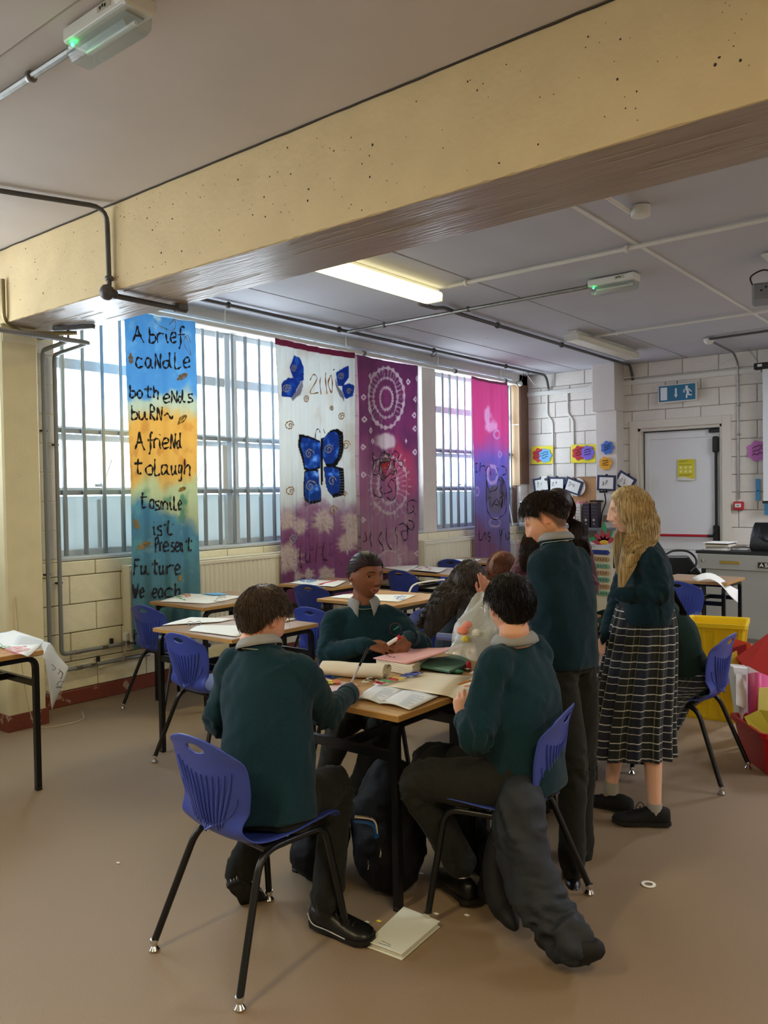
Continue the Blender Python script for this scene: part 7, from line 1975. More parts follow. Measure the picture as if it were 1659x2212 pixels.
# ---- 1. boy writing, back to us, front left
nb = at(561, 1402, 2.87); rt = (RH * .90 - AH * .44).normalized()
J = J_(pelvis=(583, 1735, 2.77), chest=(572, 1490, 2.84), neck=nb, shr=nb + rt * .160 + V(0, 0, -.070), shl=nb - rt * .118 + V(0, 0, -.070) + AH * .03,
       elr=(706, 1538, 3.00), wrr=(757, 1496, 3.20), ell=(478, 1560, 3.02), wrl=(600, 1500, 3.24), hdr=vdir(.25, .75, -.05), hnr=vdir(.4, -.2, .9), hdl=vdir(.7, .6, 0), hnl=vdir(0, 0, 1),
       hipr=(628, 1742, 2.78), hipl=(545, 1742, 2.82), knr=(724, 1700, 3.05), anr=(706, 1950, 2.88), tor=(806, 2036, 2.80), knl=(610, 1700, 3.14), anl=(512, 1892, 3.04), tol=(560, 1962, 3.15))
J['hnr'] = vdir(.55, -.45, .7)
H = Head(at(568, 1338, 2.94), vdir(.62, .72, -.42), up(), .98)
P1, b_, s_ = person('boy writing on the nearest blue chair, back to us, green jumper and charcoal trousers', J, H, '#d9a182', vox=.0042, swseed=1,
                    hand_kw={'r': dict(curl=.85, fcurl=[.55, .62, .95, 1.1], thumb=.9), 'l': dict(curl=.3)}, shoekw={'r': dict(details=True, up=V(.05, -.12, 1)), 'l': dict(details=True, up=vdir(-.25, .75, .6), k=.98)})
short_hair(H, m_h_brown, P1, n=3900, th=.020, length=.038, seed=2, r=.0013, swirl=.8)
pn = J['wrr'] + V(0, 0, 0)
q0 = at(759, 1474, 3.33); q1 = at(795, 1400, 3.24)
pen = tag(MB().tube([q0, q0 * .5 + q1 * .5], .0042, 8).build('ballpoint_pen', mat('clear_pen_barrel', '#c9ced2', rough=.2)), 'clear ballpoint pen with black cap end in the hand of the boy writing', 'pen')
MB().tube([q0 * .5 + q1 * .5, q1], .0050, 8).build('pen_cap', m_blk, pen)

# ---- 2. boy at right on the chair with the jacket
nb = at(1112, 1392, 3.00); rt = (RH * .63 + AH * .78).normalized()
J = J_(pelvis=(1140, 1668, 2.98), chest=(1122, 1500, 3.00), neck=nb, shr=nb + rt * .145 + V(0, 0, -.055), shl=nb - rt * .145 + V(0, 0, -.060),
       ell=(1030, 1590, 2.84), wrl=(1004, 1556, 3.02), elr=(1130, 1560, 3.34), wrr=(1045, 1496, 3.34), hdl=vdir(-.1, .35, .85), hnl=vdir(-.2, -.95, .2), hdr=vdir(-.9, .0, .05), hnr=vdir(.1, -.6, .7),
       hipl=(1108, 1690, 2.91), hipr=(1140, 1680, 3.07), knl=(902, 1690, 3.02), anl=(996, 1868, 3.10), tol=(948, 1892, 3.26), knr=(925, 1650, 3.32), anr=(1036, 1830, 3.36), tor=(1000, 1850, 3.48))
H = Head(at(1103, 1312, 3.0), vdir(-.16, .95, -.22), up(), 1.0)
P2, b_, s_ = person('boy seated right of the near desk, back to us, jacket on his chair', J, H, '#d9a488', vox=.0042, swseed=12, feetskin=True, k=1.08,
                    hand_kw={'r': dict(fcurl=[.7, .8, .95, 1.0], thumb=.8), 'l': dict(fcurl=[.6, .6, .7, .8], thumb=.7)})
short_hair(H, m_h_black, P2, n=3200, th=.017, length=.036, seed=4, r=.0012, swirl=.6, hl=lambda a: hairline(a) + .006 * (np.abs(a) > 2))
q0 = at(992, 1478, 3.33); q1 = at(1018, 1470, 3.35)
pc = tag(MB().tube([q0 + (q0 - q1) * .0, q1], .0042, 6).build('orange_pencil', mat('orange_paint', '#e08a34', rough=.4)), 'orange pencil in the hand of the boy at right', 'pencil')
MB().lathe([(.0042, 0), (.0006, .012)], q0, 8, (q0 - q1).to_track_quat('Z', 'Y').to_matrix()).build('pencil_tip', mat('pencil_wood', '#c9a273', rough=.6), pc)

# ---- 3. standing boy bending over the desk
nb = at(1202, 1172, 3.38); rt = (RH * .85 + AH * .52).normalized()
J = J_(pelvis=(1222, 1415, 3.32), chest=(1212, 1275, 3.36), neck=nb, shr=nb + rt * .120 + V(0, 0, -.092), shl=nb - rt * .085 + V(0, 0, -.100),
       ell=(1170, 1335, 3.38), wrl=(1172, 1420, 3.60), elr=(1262, 1345, 3.62), wrr=(1262, 1372, 3.86), hdl=vdir(-.2, .8, -.2), hnl=vdir(0, 0, 1), hdr=vdir(-.1, .9, -.1), hnr=vdir(0, 0, 1),
       hipl=(1205, 1450, 3.28), hipr=(1250, 1450, 3.38), knl=(1236, 1660, 3.27), anl=(1236, 1872, 3.26), tol=(1230, 1895, 3.42), knr=(1258, 1650, 3.42), anr=(1254, 1845, 3.46), tor=(1248, 1868, 3.62))
H = Head(at(1180, 1122, 3.42), vdir(-.84, .30, -.50), V(-.1, 0, 1), .94)
def tone3(col, L, near):
    az = np.arctan2(L[:, 0], L[:, 1]); return blend(col, near * sstep(-.02, .02, L[:, 2] - np.interp(np.abs(az), [0, 1, 1.25, 1.45, 1.65, 2.2, PI], [.058, .045, .02, -.01, .03, -.062, -.09])) * .85, L3('#33241c'))
P3, b_, s_ = person('standing boy in green jumper bending over the desks, short dark hair with a faded nape', J, H, '#d8a07e', sweat=m_swd, vox=.0042, swseed=21, k=.90, tone=tone3)
short_hair(H, m_h_dkbr, P3, n=2600, th=.022, length=.040, seed=6, r=.0013, swirl=.3, fade=.6, hl=lambda a: hairline(a) + .035 * sstep(1.4, 2.2, np.abs(a)))

# ---- 4. blonde girl in the tartan skirt
nb = at(1384, 1165, 3.86); rt = AH
J = J_(pelvis=(1392, 1345, 3.86), chest=(1394, 1235, 3.86), neck=nb, shl=nb - AH * .130 + V(0, 0, -.085), shr=nb + AH * .130 + V(0, 0, -.080),
       ell=(1422, 1282, 3.72), wrl=(1350, 1284, 3.76), elr=(1340, 1300, 4.00), wrr=(1308, 1376, 3.92), hdl=vdir(-.95, .25, 0), hnl=vdir(-.2, -.9, .3), hdr=vdir(-.35, -.05, -.9), hnr=vdir(-.5, -.6, .2),
       hipl=(1398, 1370, 3.81), hipr=(1385, 1370, 3.92), knl=(1408, 1570, 3.80), anl=(1414, 1748, 3.77), tol=(1324, 1775, 3.80), knr=(1338, 1560, 3.96), anr=(1320, 1700, 3.98), tor=(1262, 1732, 4.08))
H = Head(at(1362, 1102, 3.86), vdir(-.97, .12, -.16), up(), 1.0, fem=True)
P4, b_, s_ = person('girl with long straight blonde hair, green jumper and long dark tartan skirt, standing', J, H, '#e2b296', sweat=m_swd, vox=.0040, swseed=31, skirt=True, coll=False, k=.94, hem=False, hands=('r',),
                    hand_kw={'r': dict(fcurl=[1.1, 1.2, 1.25, 1.3], thumb=.8)}, shoekw={'l': dict(m=mat('black_mesh_trainer', '#0c0c0d', rough=.8, bump=.3, bscale=400)), 'r': dict(m=mat('black_mesh_trainer', '#0c0c0d'))})
eye_pair(H, P4, iris='#3b4a52', lid=mat('lid_fair', '#d6a183', rough=.5))
face_tube(H, [(-.045, .022), (-.033, .028), (-.016, .025)], [.0008, .0018, .0014], m_h_blonde, P4, 'eyebrow', .0006)
for s, an, kn in (('l', J['anl'], J['knl']), ('r', J['anr'], J['knr'])):
    MB().tube([an + (kn - an).normalized() * .028, an, an + V(0, 0, -.03)], [.034, .036, .036], 12).build('ankle_sock', mat('pale_grey_sock', '#9a978d', rough=.9), P4)
w_ = lambda x: RR * x
long_hair(H, m_h_blonde, P4, [
    {'from': ([.25, .55, .8], [-.25, -.45, .9], [-.88, -.22, -.25]), 'path': [(at(1376, 1150, 3.79), RR * .045, AH * .030), (at(1366, 1190, 3.75), RR * .048, AH * .028), (at(1352, 1232, 3.74), RR * .034, AH * .022), (at(1341, 1268, 3.74), RR * .012, AH * .010)]},
    {'from': ([.2, .0, .95], [-.1, -.85, .55], [-.75, -.62, -.15]), 'path': [(at(1394, 1130, 3.80), RR * .058, AH * .045), (at(1398, 1165, 3.76), RR * .050, AH * .040), (at(1378, 1195, 3.72), RR * .036, AH * .020), (at(1358, 1225, 3.72), RR * .014, AH * .010)]},
    {'from': ([.25, .0, .95], [.2, -.8, .5], [.3, -.95, -.2]), 'path': [(at(1404, 1110, 3.86), RR * .030, AH * .060), (at(1412, 1138, 3.84), RR * .024, AH * .055), (at(1404, 1162, 3.80), RR * .010, AH * .03)]},
    {'from': ([.35, .2, .8], [.4, -.2, .85], [.85, -.25, -.35]), 'path': [(at(1352, 1150, 3.97), RR * .045, AH * .028), (at(1346, 1200, 3.98), RR * .045, AH * .028), (at(1345, 1260, 3.98), RR * .02, AH * .015)]}],
    n=2600, seed=9, th=.011, r=.0015, front=.062, cap_hl=lambda a: np.interp(np.abs(a), [0, .5, .8, 1.05, 1.35, PI], [.066, .060, .036, .0, -.11, -.11]))
# tartan skirt: pleated surface with woven check
def tartan(name):
    m = bpy.data.materials.new(name); m.use_nodes = True; n = m.node_tree; p = n.nodes['Principled BSDF']; p.inputs['Roughness'].default_value = .9; p.inputs['Sheen Weight'].default_value = .15
    uv = n.nodes.new('ShaderNodeUVMap'); sp = n.nodes.new('ShaderNodeSeparateXYZ'); link(n, uv.outputs[0], sp.inputs[0])
    def mth(op, a, b=None):
        k = n.nodes.new('ShaderNodeMath'); k.operation = op
        for i, q in enumerate((a, b)):
            if q is None: continue
            if isinstance(q, (int, float)): k.inputs[i].default_value = q
            else: link(n, q, k.inputs[i])
        return k.outputs[0]
    def band(src, period, pos, wd):
        f = mth('FRACT', mth('DIVIDE', src, period)); return mth('LESS_THAN', mth('ABSOLUTE', mth('SUBTRACT', f, pos)), wd)
    u, v = sp.outputs[0], sp.outputs[1]
    hs = mth('MAXIMUM', band(v, .075, .25, .030), band(v, .075, .68, .022)); vsx = mth('MAXIMUM', band(u, .15, .3, .012), band(u, .15, .52, .010))
    nb_ = mth('MAXIMUM', band(u, .15, .75, .17), 0.0); nb2 = band(v, .15, .75, .2)
    def mix(f, a, b):
        x = n.nodes.new('ShaderNodeMix'); x.data_type = 'RGBA'; link(n, f, x.inputs[0])
        for i, q in ((6, a), (7, b)):
            if isinstance(q, str): x.inputs[i].default_value = (*lin(q), 1)
            else: link(n, q, x.inputs[i])
        return x.outputs[2]
    c = mix(nb_, '#161c1b', '#171d30'); k = n.nodes.new('ShaderNodeMath'); c = mix(mth('MULTIPLY', nb2, .5), c, '#1b2430')
    c = mix(mth('MULTIPLY', vsx, .55), c, '#7d7c6c'); c = mix(mth('MULTIPLY', hs, .9), c, '#c9cac6'); link(n, c, p.inputs['Base Color']); return m
m_tart = tartan('tartan_cloth')
def skirt(parent, rows, m, np_=14, amp=.014, name='tartan_skirt', nu=168):
    """rows: (centre, half width along right, half depth along away); pleats deepen towards the hem"""
    S = smooth_path([r[0] for r in rows], 8); q = np.linspace(0, 1, len(S)); t0 = np.linspace(0, 1, len(rows)); vs = []; fs = []; uv = []
    Lr = [0]
    for i in range(1, len(S)): Lr.append(Lr[-1] + (S[i] - S[i - 1]).length)
    for i, p in enumerate(S):
        a = np.interp(q[i], t0, [r[1] for r in rows]); b = np.interp(q[i], t0, [r[2] for r in rows])
        for j in range(nu + 1):
            an = 2 * PI * j / nu; pl = amp * (.15 + q[i]) * (math.sin(an * np_ + 1.2 * math.sin(an * 2) + .5 * q[i]) + .4 * math.sin(an * (np_ * 2 + 1)))
            vs.append(p + RH * (math.cos(an) * (a + pl)) + AH * (math.sin(an) * (b + pl)) + V(0, 0, .006 * math.sin(an * 3) * q[i])); uv.append((an * .19, Lr[i]))
    for i in range(len(S) - 1):
        for j in range(nu): fs.append((i * (nu + 1) + j, (i + 1) * (nu + 1) + j, (i + 1) * (nu + 1) + j + 1, i * (nu + 1) + j + 1))
    me = bpy.data.meshes.new(name); me.from_pydata([tuple(v) for v in vs], [], fs); l = me.uv_layers.new(name='UVMap')
    for lp in me.loops: l.data[lp.index].uv = uv[lp.vertex_index]
    me.polygons.foreach_set('use_smooth', [True] * len(me.polygons)); me.materials.append(m); o = place(name, me, parent); solid(o, .003, 0); return o
skirt(P4, [(at(1393, 1308, 3.86), .128, .105), (at(1390, 1360, 3.86), .150, .125), (at(1378, 1460, 3.87), .170, .15), (at(1366, 1560, 3.89), .187, .165), (at(1362, 1625, 3.90), .198, .175)], m_tart)
MB().rings([[at(1393, y, 3.86) + RH * (math.cos(a) * .131) + AH * (math.sin(a) * .110) for a in [2 * PI * j / 28 for j in range(28)]] for y in (1302, 1318)], cap=False).build('waistband', m_blk, P4)
MB().box(at(1411, 1313, 3.745), (.02, .006, .012), ch=.002).build('buckle', m_chrome, P4)

# ---- 5. girl with braids, facing us across the desk
nb = at(786, 1306, 4.14); rt = (RH * -.96 + AH * -.10).normalized()
J = J_(pelvis=(788, 1520, 4.20), chest=(793, 1400, 4.14), neck=nb, shr=nb + rt * .155 + V(0, 0, -.090), shl=nb - rt * .150 + V(0, 0, -.088),
       elr=(706, 1412, 4.03), wrr=(796, 1393, 3.90), ell=(906, 1394, 4.06), wrl=(884, 1376, 3.92), hdr=vdir(.92, -.3, -.12), hnr=vdir(.05, -.65, .8), hdl=vdir(-.50, -.40, -.62), hnl=vdir(.1, -.85, .45),
       hipr=(765, 1535, 4.16), hipl=(812, 1535, 4.18), knr=(735, 1568, 3.78), anr=(700, 1700, 3.98), tor=(690, 1735, 3.85), knl=(822, 1575, 3.76), anl=(770, 1712, 3.94), tol=(782, 1748, 3.80))
H = Head(at(790, 1241, 4.12), vdir(.60, -.80, -.10), V(.03, 0, 1), 1.07, fem=True)
def tone5(col, L, near):
    x, y, z = L[:, 0], L[:, 1], L[:, 2]; az = np.arctan2(x, y)
    return blend(col, near * sstep(-.004, .004, z - np.interp(np.abs(az), [0, .7, 1.1, 1.35, 1.6, 2.2, PI], [.054, .050, .036, .014, .020, -.05, -.06])) * .85, L3('#1c1412'))
P5, b_, s_ = person('smiling girl with braided hair and pearl earring, grey collar over green jumper', J, H, '#7d4f38', sweat=m_swt, vox=.0034, swseed=41, tone=tone5, lips='#8a4a48', cpoints=True, belly=1.04,
                    hand_kw={'r': dict(fcurl=[.35, .42, .5, .6], thumb=.4), 'l': dict(fcurl=[.35, .5, .6, .7], thumb=.3)})
eye_pair(H, P5, iris='#1a0f0a', lid=mat('lid_brown', '#6b412e', rough=.5), open_=.0050, look=(.35, 1, -.12))
for s in (-1, 1):
    face_tube(H, [(s * .046, .021), (s * .034, .0275), (s * .022, .0280), (s * .013, .0245)], [.0008, .0018, .0022, .0016], m_h_black, P5, 'eyebrow', .0006)
m_lip = mat('lip_brown', '#9a5a52', rough=.45)
face_tube(H, [(-.028, -.0535), (-.016, -.0535), (-.005, -.0520), (.005, -.0520), (.016, -.0535), (.028, -.0535)], [.0012, .0034, .0042, .0042, .0034, .0012], m_lip, P5, 'upper_lip', -.0010)
face_tube(H, [(-.027, -.0550), (-.016, -.0670), (-.005, -.0712), (.005, -.0712), (.016, -.0670), (.027, -.0550)], [.0012, .0040, .0052, .0052, .0040, .0012], m_lip, P5, 'lower_lip', -.0012)
tt = MB()
for i in range(9):
    x = -.0172 + i * .0043; tt.box(face_pt(H, x, -.0585, .0022 - .020 * abs(x)), (.0039, .004, .0078), H.R, ch=.0008)
tt.build('teeth', mat('teeth_white', '#e6e0d6', rough=.3), P5)
G_ = MB().ball(H.pt(-.076, -.006, -.040), .0065 * .97, 10).build('pearl_earring', mat('pearl', '#e9e6dd', rough=.2, coat=.6), P5)
MB().ball(H.pt(.076, -.006, -.040), .0063, 10).build('pearl_earring', MATS['pearl'], P5)
# braids swept back to a tie behind the right ear
tie = H.pt(-.050, -.085, -.050); mb = MB()
D = sphere_dirs(48, 36); L = head_local(D.reshape(-1, 3), True); az = np.arctan2(L[:, 0], L[:, 1])
msk = sstep(-.002, .010, L[:, 2] - np.interp(np.abs(az), [0, .7, 1.1, 1.35, 1.6, 2.2, PI], [.060, .055, .040, .018, .026, -.045, -.055]))
ring_mesh(mb, H.surf(D.reshape(-1, 3), .004 * msk - .006 * (1 - msk)).reshape(D.shape)); capo = mb.build('hair', m_h_black, P5)
tl = np.array(tuple(H.R.transposed() @ (tie - H.c) / H.k)); tl = tl / np.linalg.norm(tl)
m_braid = mat('braided_hair', '#1b1113', rough=.6, spec=.25, col2='#3a262a', vscale=120, contrast=(.4, .6))
for i in range(46):
    a = (2 * i / 45 - 1); a = 1.5 * math.copysign(abs(a) ** 1.35, a)
    zf = float(np.interp(abs(a), [0, .7, 1.1, 1.4, 1.6], [.055, .051, .036, .016, .020]))
    s0 = np.array([math.sin(a) * .073, math.cos(a) * .090, zf]); s0 /= np.linalg.norm(s0) ; pts = []
    for t in np.linspace(0, 1, 30):
        om = math.acos(max(-1, min(1, float(s0 @ tl)))); d = (math.sin((1 - t) * om) * s0 + math.sin(t * om) * tl) / math.sin(om)
        d = d + np.array([0, -.12, .42]) * math.sin(t * PI) * .45; pts.append(d / np.linalg.norm(d))
    W = H.surf(np.array(pts), .0045); k = len(W)
    MB().tube([Vector(p) for p in W], [.0042 * (1 + .25 * math.sin(j * 2.6)) for j in range(k)], 6).build('braid', m_braid, capo)
mb = MB(); rs = random.Random(5)
for i in range(26):
    a = rs.uniform(0, 2 * PI); r_ = rs.uniform(.0, .026); c0 = tie + V(math.cos(a) * r_ * .5, math.sin(a) * r_ * .5, 0)
    P = smooth_path([c0, c0 + H.R @ V(math.cos(a) * r_ - .012, -.012 + math.sin(a) * r_, -.04), c0 + H.R @ V(math.cos(a) * r_ - .020, -.02 + math.sin(a) * r_, -.085 - rs.uniform(0, .02))], 6)
    mb.tube(P, [.0034 * (1 + .22 * math.sin(j * 2.6)) for j in range(len(P))], 6)
o = mb.build('ponytail', m_braid, capo); o['kind'] = 'stuff'
mb = MB(); mb2 = MB()
for i in range(46):
    v = V(rs.gauss(0, 1), rs.gauss(0, 1), rs.gauss(0, 1)).normalized(); (mb if i % 2 else mb2).ball(tie + H.R @ V(v.x * .024, v.y * .020, v.z * .024 - .004), .0055, 7)
sc1 = mb.build('beaded_hair_tie', mat('silver_bead', '#b9b9b4', rough=.25, metal=.4), P5); sc1['kind'] = 'stuff'; o = mb2.build('black_beads', m_blk, sc1); o['kind'] = 'stuff'
# crest on the chest
def crest(parent, c, r, f, s=.028):
    u_ = up(); g = MB(); pts = []
    for i in range(13):
        a = math.radians(200 - 220 * i / 12); pts.append(c + r * (math.cos(a) * s) + u_ * (math.sin(a) * s) + f * .002)
    for i in range(0, 12): g.tube([pts[i], pts[i] * .4 + pts[i + 1] * .6], .0022, 4)
    for i in range(7):
        a = math.radians(215 + 110 * i / 6); p = c + r * (math.cos(a) * s * 1.1) + u_ * (math.sin(a) * s * 1.2) + f * .001; g.tube([p, p + r * .004 + u_ * .002], .0016, 4)
    g.build('crest_lettering', mat('crest_rust', '#7c3f38', rough=.8), parent); g = MB()
    for i in range(3): p = c + r * (-.010 + i * .010) + u_ * (-.006 + i * .006) + f * .002; g.tube([p, p + r * .006 + u_ * .006, p + r * .008], .0018, 4)
    g.build('crest_motif', mat('crest_green', '#4fae84', rough=.8), parent)
sh_f = vdir(.02, -1, 0)
crest(s_, at(854, 1358, 4.005), RH, sh_f)
gs = tag(MB().tube([at(838, 1392, 3.87), at(860, 1378, 3.86)], .0095, 10).build('glue_stick', mat('white_tube', '#e6e2dc', rough=.35)), 'small white tube with red end in the hands of the girl with braids', 'glue stick')
MB().tube([at(857, 1380, 3.862), at(865, 1375, 3.858)], .010, 10).build('red_end', mat('glossy_red', '#b8242e'), gs)

# ---- 6. girl with long grey-black hair, head on her hand
nb = at(1000, 1318, 4.62); rt = (RH * .45 - AH * .89).normalized()
J = J_(pelvis=(985, 1500, 4.62), chest=(990, 1390, 4.62), neck=nb, shr=nb + rt * .14 + V(0, 0, -.05), shl=nb - rt * .14 + V(0, 0, -.05),
       elr=(1052, 1362, 4.42), wrr=(1052, 1290, 4.48), ell=(1040, 1372, 4.80), wrl=(1080, 1372, 4.62), hdr=vdir(-.10, .1, .95), hnr=vdir(.25, -.95, .1), hdl=vdir(.8, -.2, 0), hnl=up(),
       hipr=(1000, 1512, 4.54), hipl=(995, 1505, 4.70), knr=(1085, 1520, 4.40), anr=(1080, 1660, 4.42), tor=(1110, 1668, 4.34), knl=(1090, 1512, 4.62), anl=(1092, 1640, 4.66), tol=(1120, 1650, 4.6))
H = Head(at(1012, 1258, 4.62), vdir(.88, .36, -.25), vdir(.30, 0, 1), .98, fem=True)
P6, b_, s_ = person('girl with long wavy grey-black hair resting her head on her hand, navy jumper', J, H, '#c98f72', sweat=mat('navy_jumper', '#0f1b26', rough=.9, bump=.2, bscale=400), vox=.0046, swseed=51, coll=False, k=.95, hand_kw={'r': dict(fcurl=[.15, .3, .45, .6], thumb=.5)})
long_hair(H, m_h_grey, P6, [
    {'from': ([.2, .5, .8], [-.1, -.5, .85], [.75, -.3, -.3]), 'path': [(at(985, 1280, 4.50), RR * .085, AH * .05), (at(958, 1318, 4.48), RR * .075, AH * .04), (at(938, 1352, 4.47), RR * .045, AH * .025), (at(925, 1378, 4.46), RR * .012, AH * .01)]},
    {'from': ([0, .1, .95], [0, -.8, .6], [-.1, -.98, -.2]), 'path': [(at(972, 1265, 4.60), RR * .06, AH * .07), (at(948, 1300, 4.58), RR * .05, AH * .05), (at(922, 1335, 4.56), RR * .035, AH * .03), (at(905, 1358, 4.55), RR * .012, AH * .01)]},
    {'from': ([.3, .5, .8], [.5, .0, .8], [.95, .1, -.3]), 'path': [(at(1020, 1290, 4.47), RR * .055, AH * .03), (at(1010, 1335, 4.45), RR * .05, AH * .03), (at(1000, 1380, 4.45), RR * .03, AH * .02)]}],
    n=2400, seed=13, th=.018, r=.0018, wave=.012, front=.058)

# ---- 7. red-haired girl with glasses
nb = at(1078, 1290, 5.35); rt = (RH * .5 - AH * .86).normalized()
J = J_(pelvis=(1075, 1450, 5.35), chest=(1076, 1350, 5.35), neck=nb, shr=nb + rt * .14 + V(0, 0, -.05), shl=nb - rt * .14 + V(0, 0, -.05),
       elr=(1110, 1360, 5.15), wrr=(1150, 1372, 5.05), ell=(1110, 1352, 5.55), wrl=(1150, 1360, 5.45), hdr=vdir(.9, 0, 0), hnr=up(), hdl=vdir(.9, 0, 0), hnl=up(),
       hipr=(1085, 1460, 5.27), hipl=(1082, 1455, 5.43), knr=(1180, 1470, 5.2), anr=(1180, 1590, 5.2), tor=(1200, 1595, 5.1), knl=(1180, 1465, 5.4), anl=(1180, 1580, 5.4), tol=(1200, 1588, 5.3))
H = Head(at(1086, 1230, 5.35), vdir(.90, .38, -.05), up(), .98, fem=True)
P7, b_, s_ = person('girl with straight auburn hair and black glasses seated beyond the long-haired girl', J, H, '#d49a7e', sweat=m_swd, vox=.0048, swseed=61, coll=False, k=.95)
long_hair(H, m_h_auburn, P7, [
    {'from': ([.1, .3, .9], [.1, -.5, .85], [.80, -.35, -.3]), 'path': [(at(1076, 1250, 5.25), RR * .088, AH * .03), (at(1074, 1285, 5.24), RR * .088, AH * .03), (at(1074, 1330, 5.24), RR * .06, AH * .02)]},
    {'from': ([-.1, .1, .95], [-.1, -.8, .6], [-.3, -.95, -.2]), 'path': [(at(1056, 1250, 5.36), RR * .04, AH * .08), (at(1056, 1290, 5.36), RR * .04, AH * .07), (at(1058, 1330, 5.36), RR * .02, AH * .03)]}],
    n=1500, seed=17, th=.015, r=.0017, front=.056)
gl = MB(); rim = lambda s: [H.pt(s * .031 + .021 * math.cos(a), .098, .004 + .016 * math.sin(a)) for a in [2 * PI * j / 14 for j in range(15)]]
gl.tube(rim(-1), .0018, 5).tube(rim(1), .0018, 5).tube([H.pt(-.010, .100, .006), H.pt(.010, .100, .006)], .0018, 5)
for s in (-1, 1): gl.tube([H.pt(s * .052, .097, .008), H.pt(s * .077, .03, .008), H.pt(s * .079, -.01, .004)], .0020, 5)
gl.build('glasses', m_blk, P7)

# ---- 8. woman in burgundy with long dark wavy hair
nb = at(1198, 1162, 4.95); rt = (RH * -.98 - AH * .15).normalized()
m_burg = mat('burgundy_cardigan', '#4a1526', rough=.85, bump=.2, bscale=300, sheen=.3)
J = J_(pelvis=(1196, 1345, 4.98), chest=(1196, 1240, 4.96), neck=nb, shr=nb + rt * .165 + V(0, 0, -.055), shl=nb - rt * .165 + V(0, 0, -.055),
       elr=(1122, 1250, 4.86), wrr=(1150, 1310, 4.66), ell=(1272, 1262, 4.90), wrl=(1255, 1320, 4.7), hdr=vdir(.3, -.8, -.3), hnr=up(), hdl=vdir(0, -.8, -.3), hnl=up(),
       hipr=(1170, 1360, 4.98), hipl=(1222, 1360, 5.0), knr=(1170, 1480, 4.96), anr=(1170, 1600, 4.98), tor=(1166, 1622, 4.84), knl=(1224, 1480, 4.98), anl=(1224, 1598, 5.0), tol=(1226, 1620, 4.86))
H = Head(at(1204, 1098, 4.92), vdir(.02, -.88, -.46), up(), 1.0, fem=True)
P8, b_, s_ = person('woman in burgundy cardigan with long dark wavy hair standing behind the standing boy', J, H, '#cf9a80', sweat=m_burg, legs=m_tro, vox=.0048, swseed=71, coll=False, k=1.0)
eye_pair(H, P8, iris='#2a1a12', lid=mat('lid_fair', '#d6a183'), open_=.003)
long_hair(H, m_h_dkbr, P8, [
    {'from': ([.25, .2, .8], [.4, -.3, .85], [.92, -.3, -.4]), 'path': [(at(1244, 1130, 4.94), RR * .035, AH * .045), (at(1246, 1165, 4.83), RR * .055, AH * .04), (at(1254, 1200, 4.82), RR * .045, AH * .03), (at(1258, 1225, 4.82), RR * .015, AH * .012)]},
    {'from': ([-.25, .2, .8], [-.4, -.3, .85], [-.92, -.3, -.4]), 'path': [(at(1164, 1135, 4.94), RR * .035, AH * .045), (at(1150, 1175, 4.80), RR * .055, AH * .04), (at(1142, 1210, 4.78), RR * .045, AH * .03), (at(1138, 1235, 4.78), RR * .015, AH * .012)]}],
    n=1700, seed=19, th=.018, r=.0018, wave=.014, front=.054)

# ---- 9. girl seated behind the blonde girl
nb = at(1414, 1290, 4.45); rt = AH
J = J_(pelvis=(1494, 1468, 4.46), chest=(1452, 1360, 4.46), neck=nb, shl=nb - AH * .14 + V(0, 0, -.05) + RH * .02, shr=nb + AH * .14 + V(0, 0, -.05) + RH * .02,
       ell=(1352, 1370, 4.26), wrl=(1300, 1350, 4.34), elr=(1350, 1350, 4.70), wrr=(1300, 1330, 4.66), hdl=vdir(-.9, 0, 0), hnl=up(), hdr=vdir(-.9, 0, 0), hnr=up(),
       hipl=(1482, 1485, 4.38), hipr=(1480, 1480, 4.56), knl=(1335, 1478, 4.34), anl=(1350, 1625, 4.36), tol=(1310, 1638, 4.40), knr=(1335, 1470, 4.56), anr=(1350, 1600, 4.58), tor=(1310, 1612, 4.60))
H = Head(at(1368, 1232, 4.45), vdir(-.96, .0, -.28), up(), 1.0, fem=True)
P9, b_, s_ = person('girl in dark green jumper seated behind the blonde girl, long black hair down her back', J, H, '#d3a186', sweat=mat('bottle_green_jumper', '#0e2a24', rough=.92, bump=.2, bscale=420), vox=.0048, swseed=81, coll=False, skirt=True, k=.98)
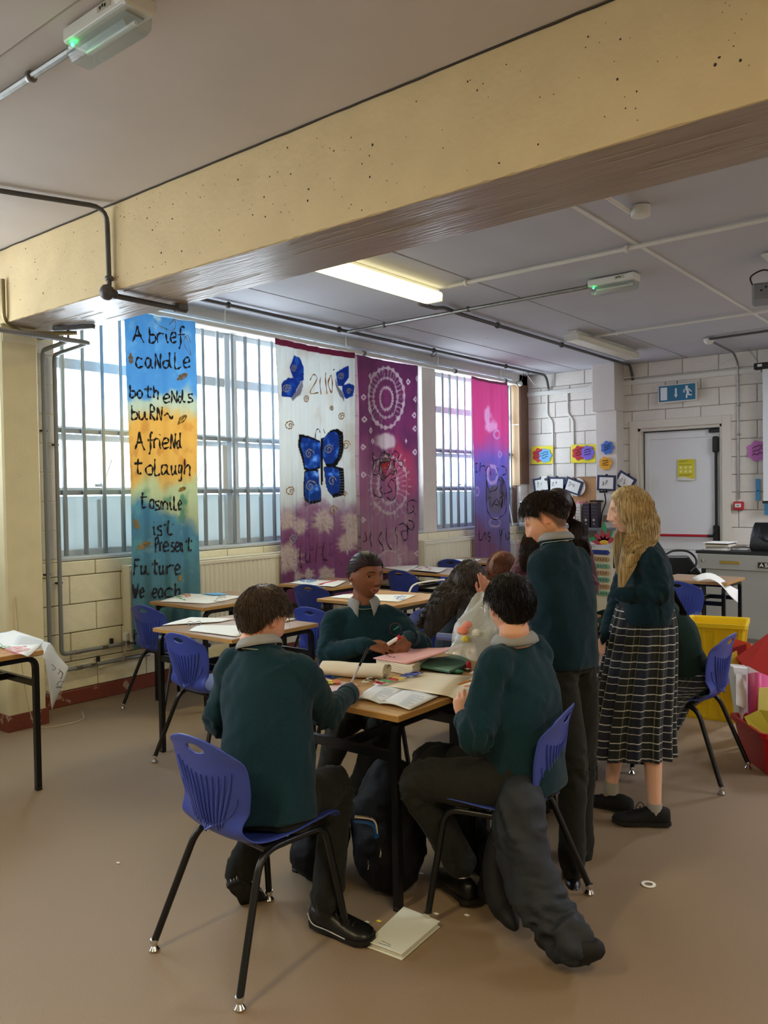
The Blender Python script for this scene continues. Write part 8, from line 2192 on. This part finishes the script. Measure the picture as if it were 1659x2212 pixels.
long_hair(H, m_h_black, P9, [
    {'from': ([.0, .3, .95], [0, -.7, .7], [-.6, -.75, -.2]), 'path': [(at(1408, 1250, 4.38), RR * .075, AH * .05), (at(1440, 1300, 4.36), RR * .07, AH * .045), (at(1474, 1360, 4.36), RR * .055, AH * .03), (at(1500, 1420, 4.38), RR * .018, AH * .012)]},
    {'from': ([.0, .0, .95], [.1, -.8, .6], [.2, -.98, -.2]), 'path': [(at(1412, 1248, 4.47), RR * .05, AH * .08), (at(1450, 1300, 4.47), RR * .045, AH * .075), (at(1485, 1355, 4.47), RR * .03, AH * .05), (at(1508, 1400, 4.47), RR * .012, AH * .012)]}],
    n=1600, seed=23, th=.016, r=.0018, front=.055)
skirt(P9, [(at(1496, 1440, 4.46), .13, .15), (at(1476, 1468, 4.46), .16, .19), (at(1420, 1500, 4.46), .20, .20), (at(1395, 1560, 4.46), .17, .19)], m_tart, amp=.008, nu=96)

# ---- jacket hanging on the chair at right, its sleeve trailing on the floor
m_jk = mat('slate_blue_jacket', '#222932', rough=.7, var=.06, vscale=30, bump=.12, bscale=160); m_jkd = mat('navy_lining', '#10131c', rough=.65)
def jk(q):
    limb(q, [at(1120, 1712, 2.82), at(1122, 1790, 2.80), at(1150, 1900, 2.76), at(1190, 1985, 2.70), at(1240, 2035, 2.63)], [.070, .085, .088, .074, .058], 18)
    limb(q, [at(1150, 1700, 2.88), at(1130, 1740, 2.86), at(1108, 1790, 2.84)], [.04, .055, .05], 14)
    limb(q, [at(1165, 1640, 2.90), at(1150, 1700, 2.88)], [.02, .045], 12)
jo = tag(blob('jacket', jk, .011, m_jk, None, 5, wrinkle([(at(1122, 1790, 2.80), at(1190, 1985, 2.70), .6, 1.0), (at(1190, 1985, 2.70), at(1240, 2035, 2.63), 1.0, 1.0)], .012, 3, .016, 6.0)), 'slate blue jacket hanging off a chair with one sleeve on the floor', 'jacket')
blob('lining_panel', lambda q: (limb(q, [at(1082, 1790, 2.90), at(1072, 1880, 2.90), at(1090, 1960, 2.86), at(1112, 2000, 2.80)], [.035, .050, .052, .022], 14),), .011, m_jkd, jo, 5, cloth_noise(8, .02, 2))
blob('cuff', lambda q: (limb(q, [at(1236, 2032, 2.635), at(1262, 2048, 2.60), at(1286, 2050, 2.58)], [.056, .050, .034], 16),), .010, mat('black_lining', '#0b0c0f', rough=.7), jo, 3)
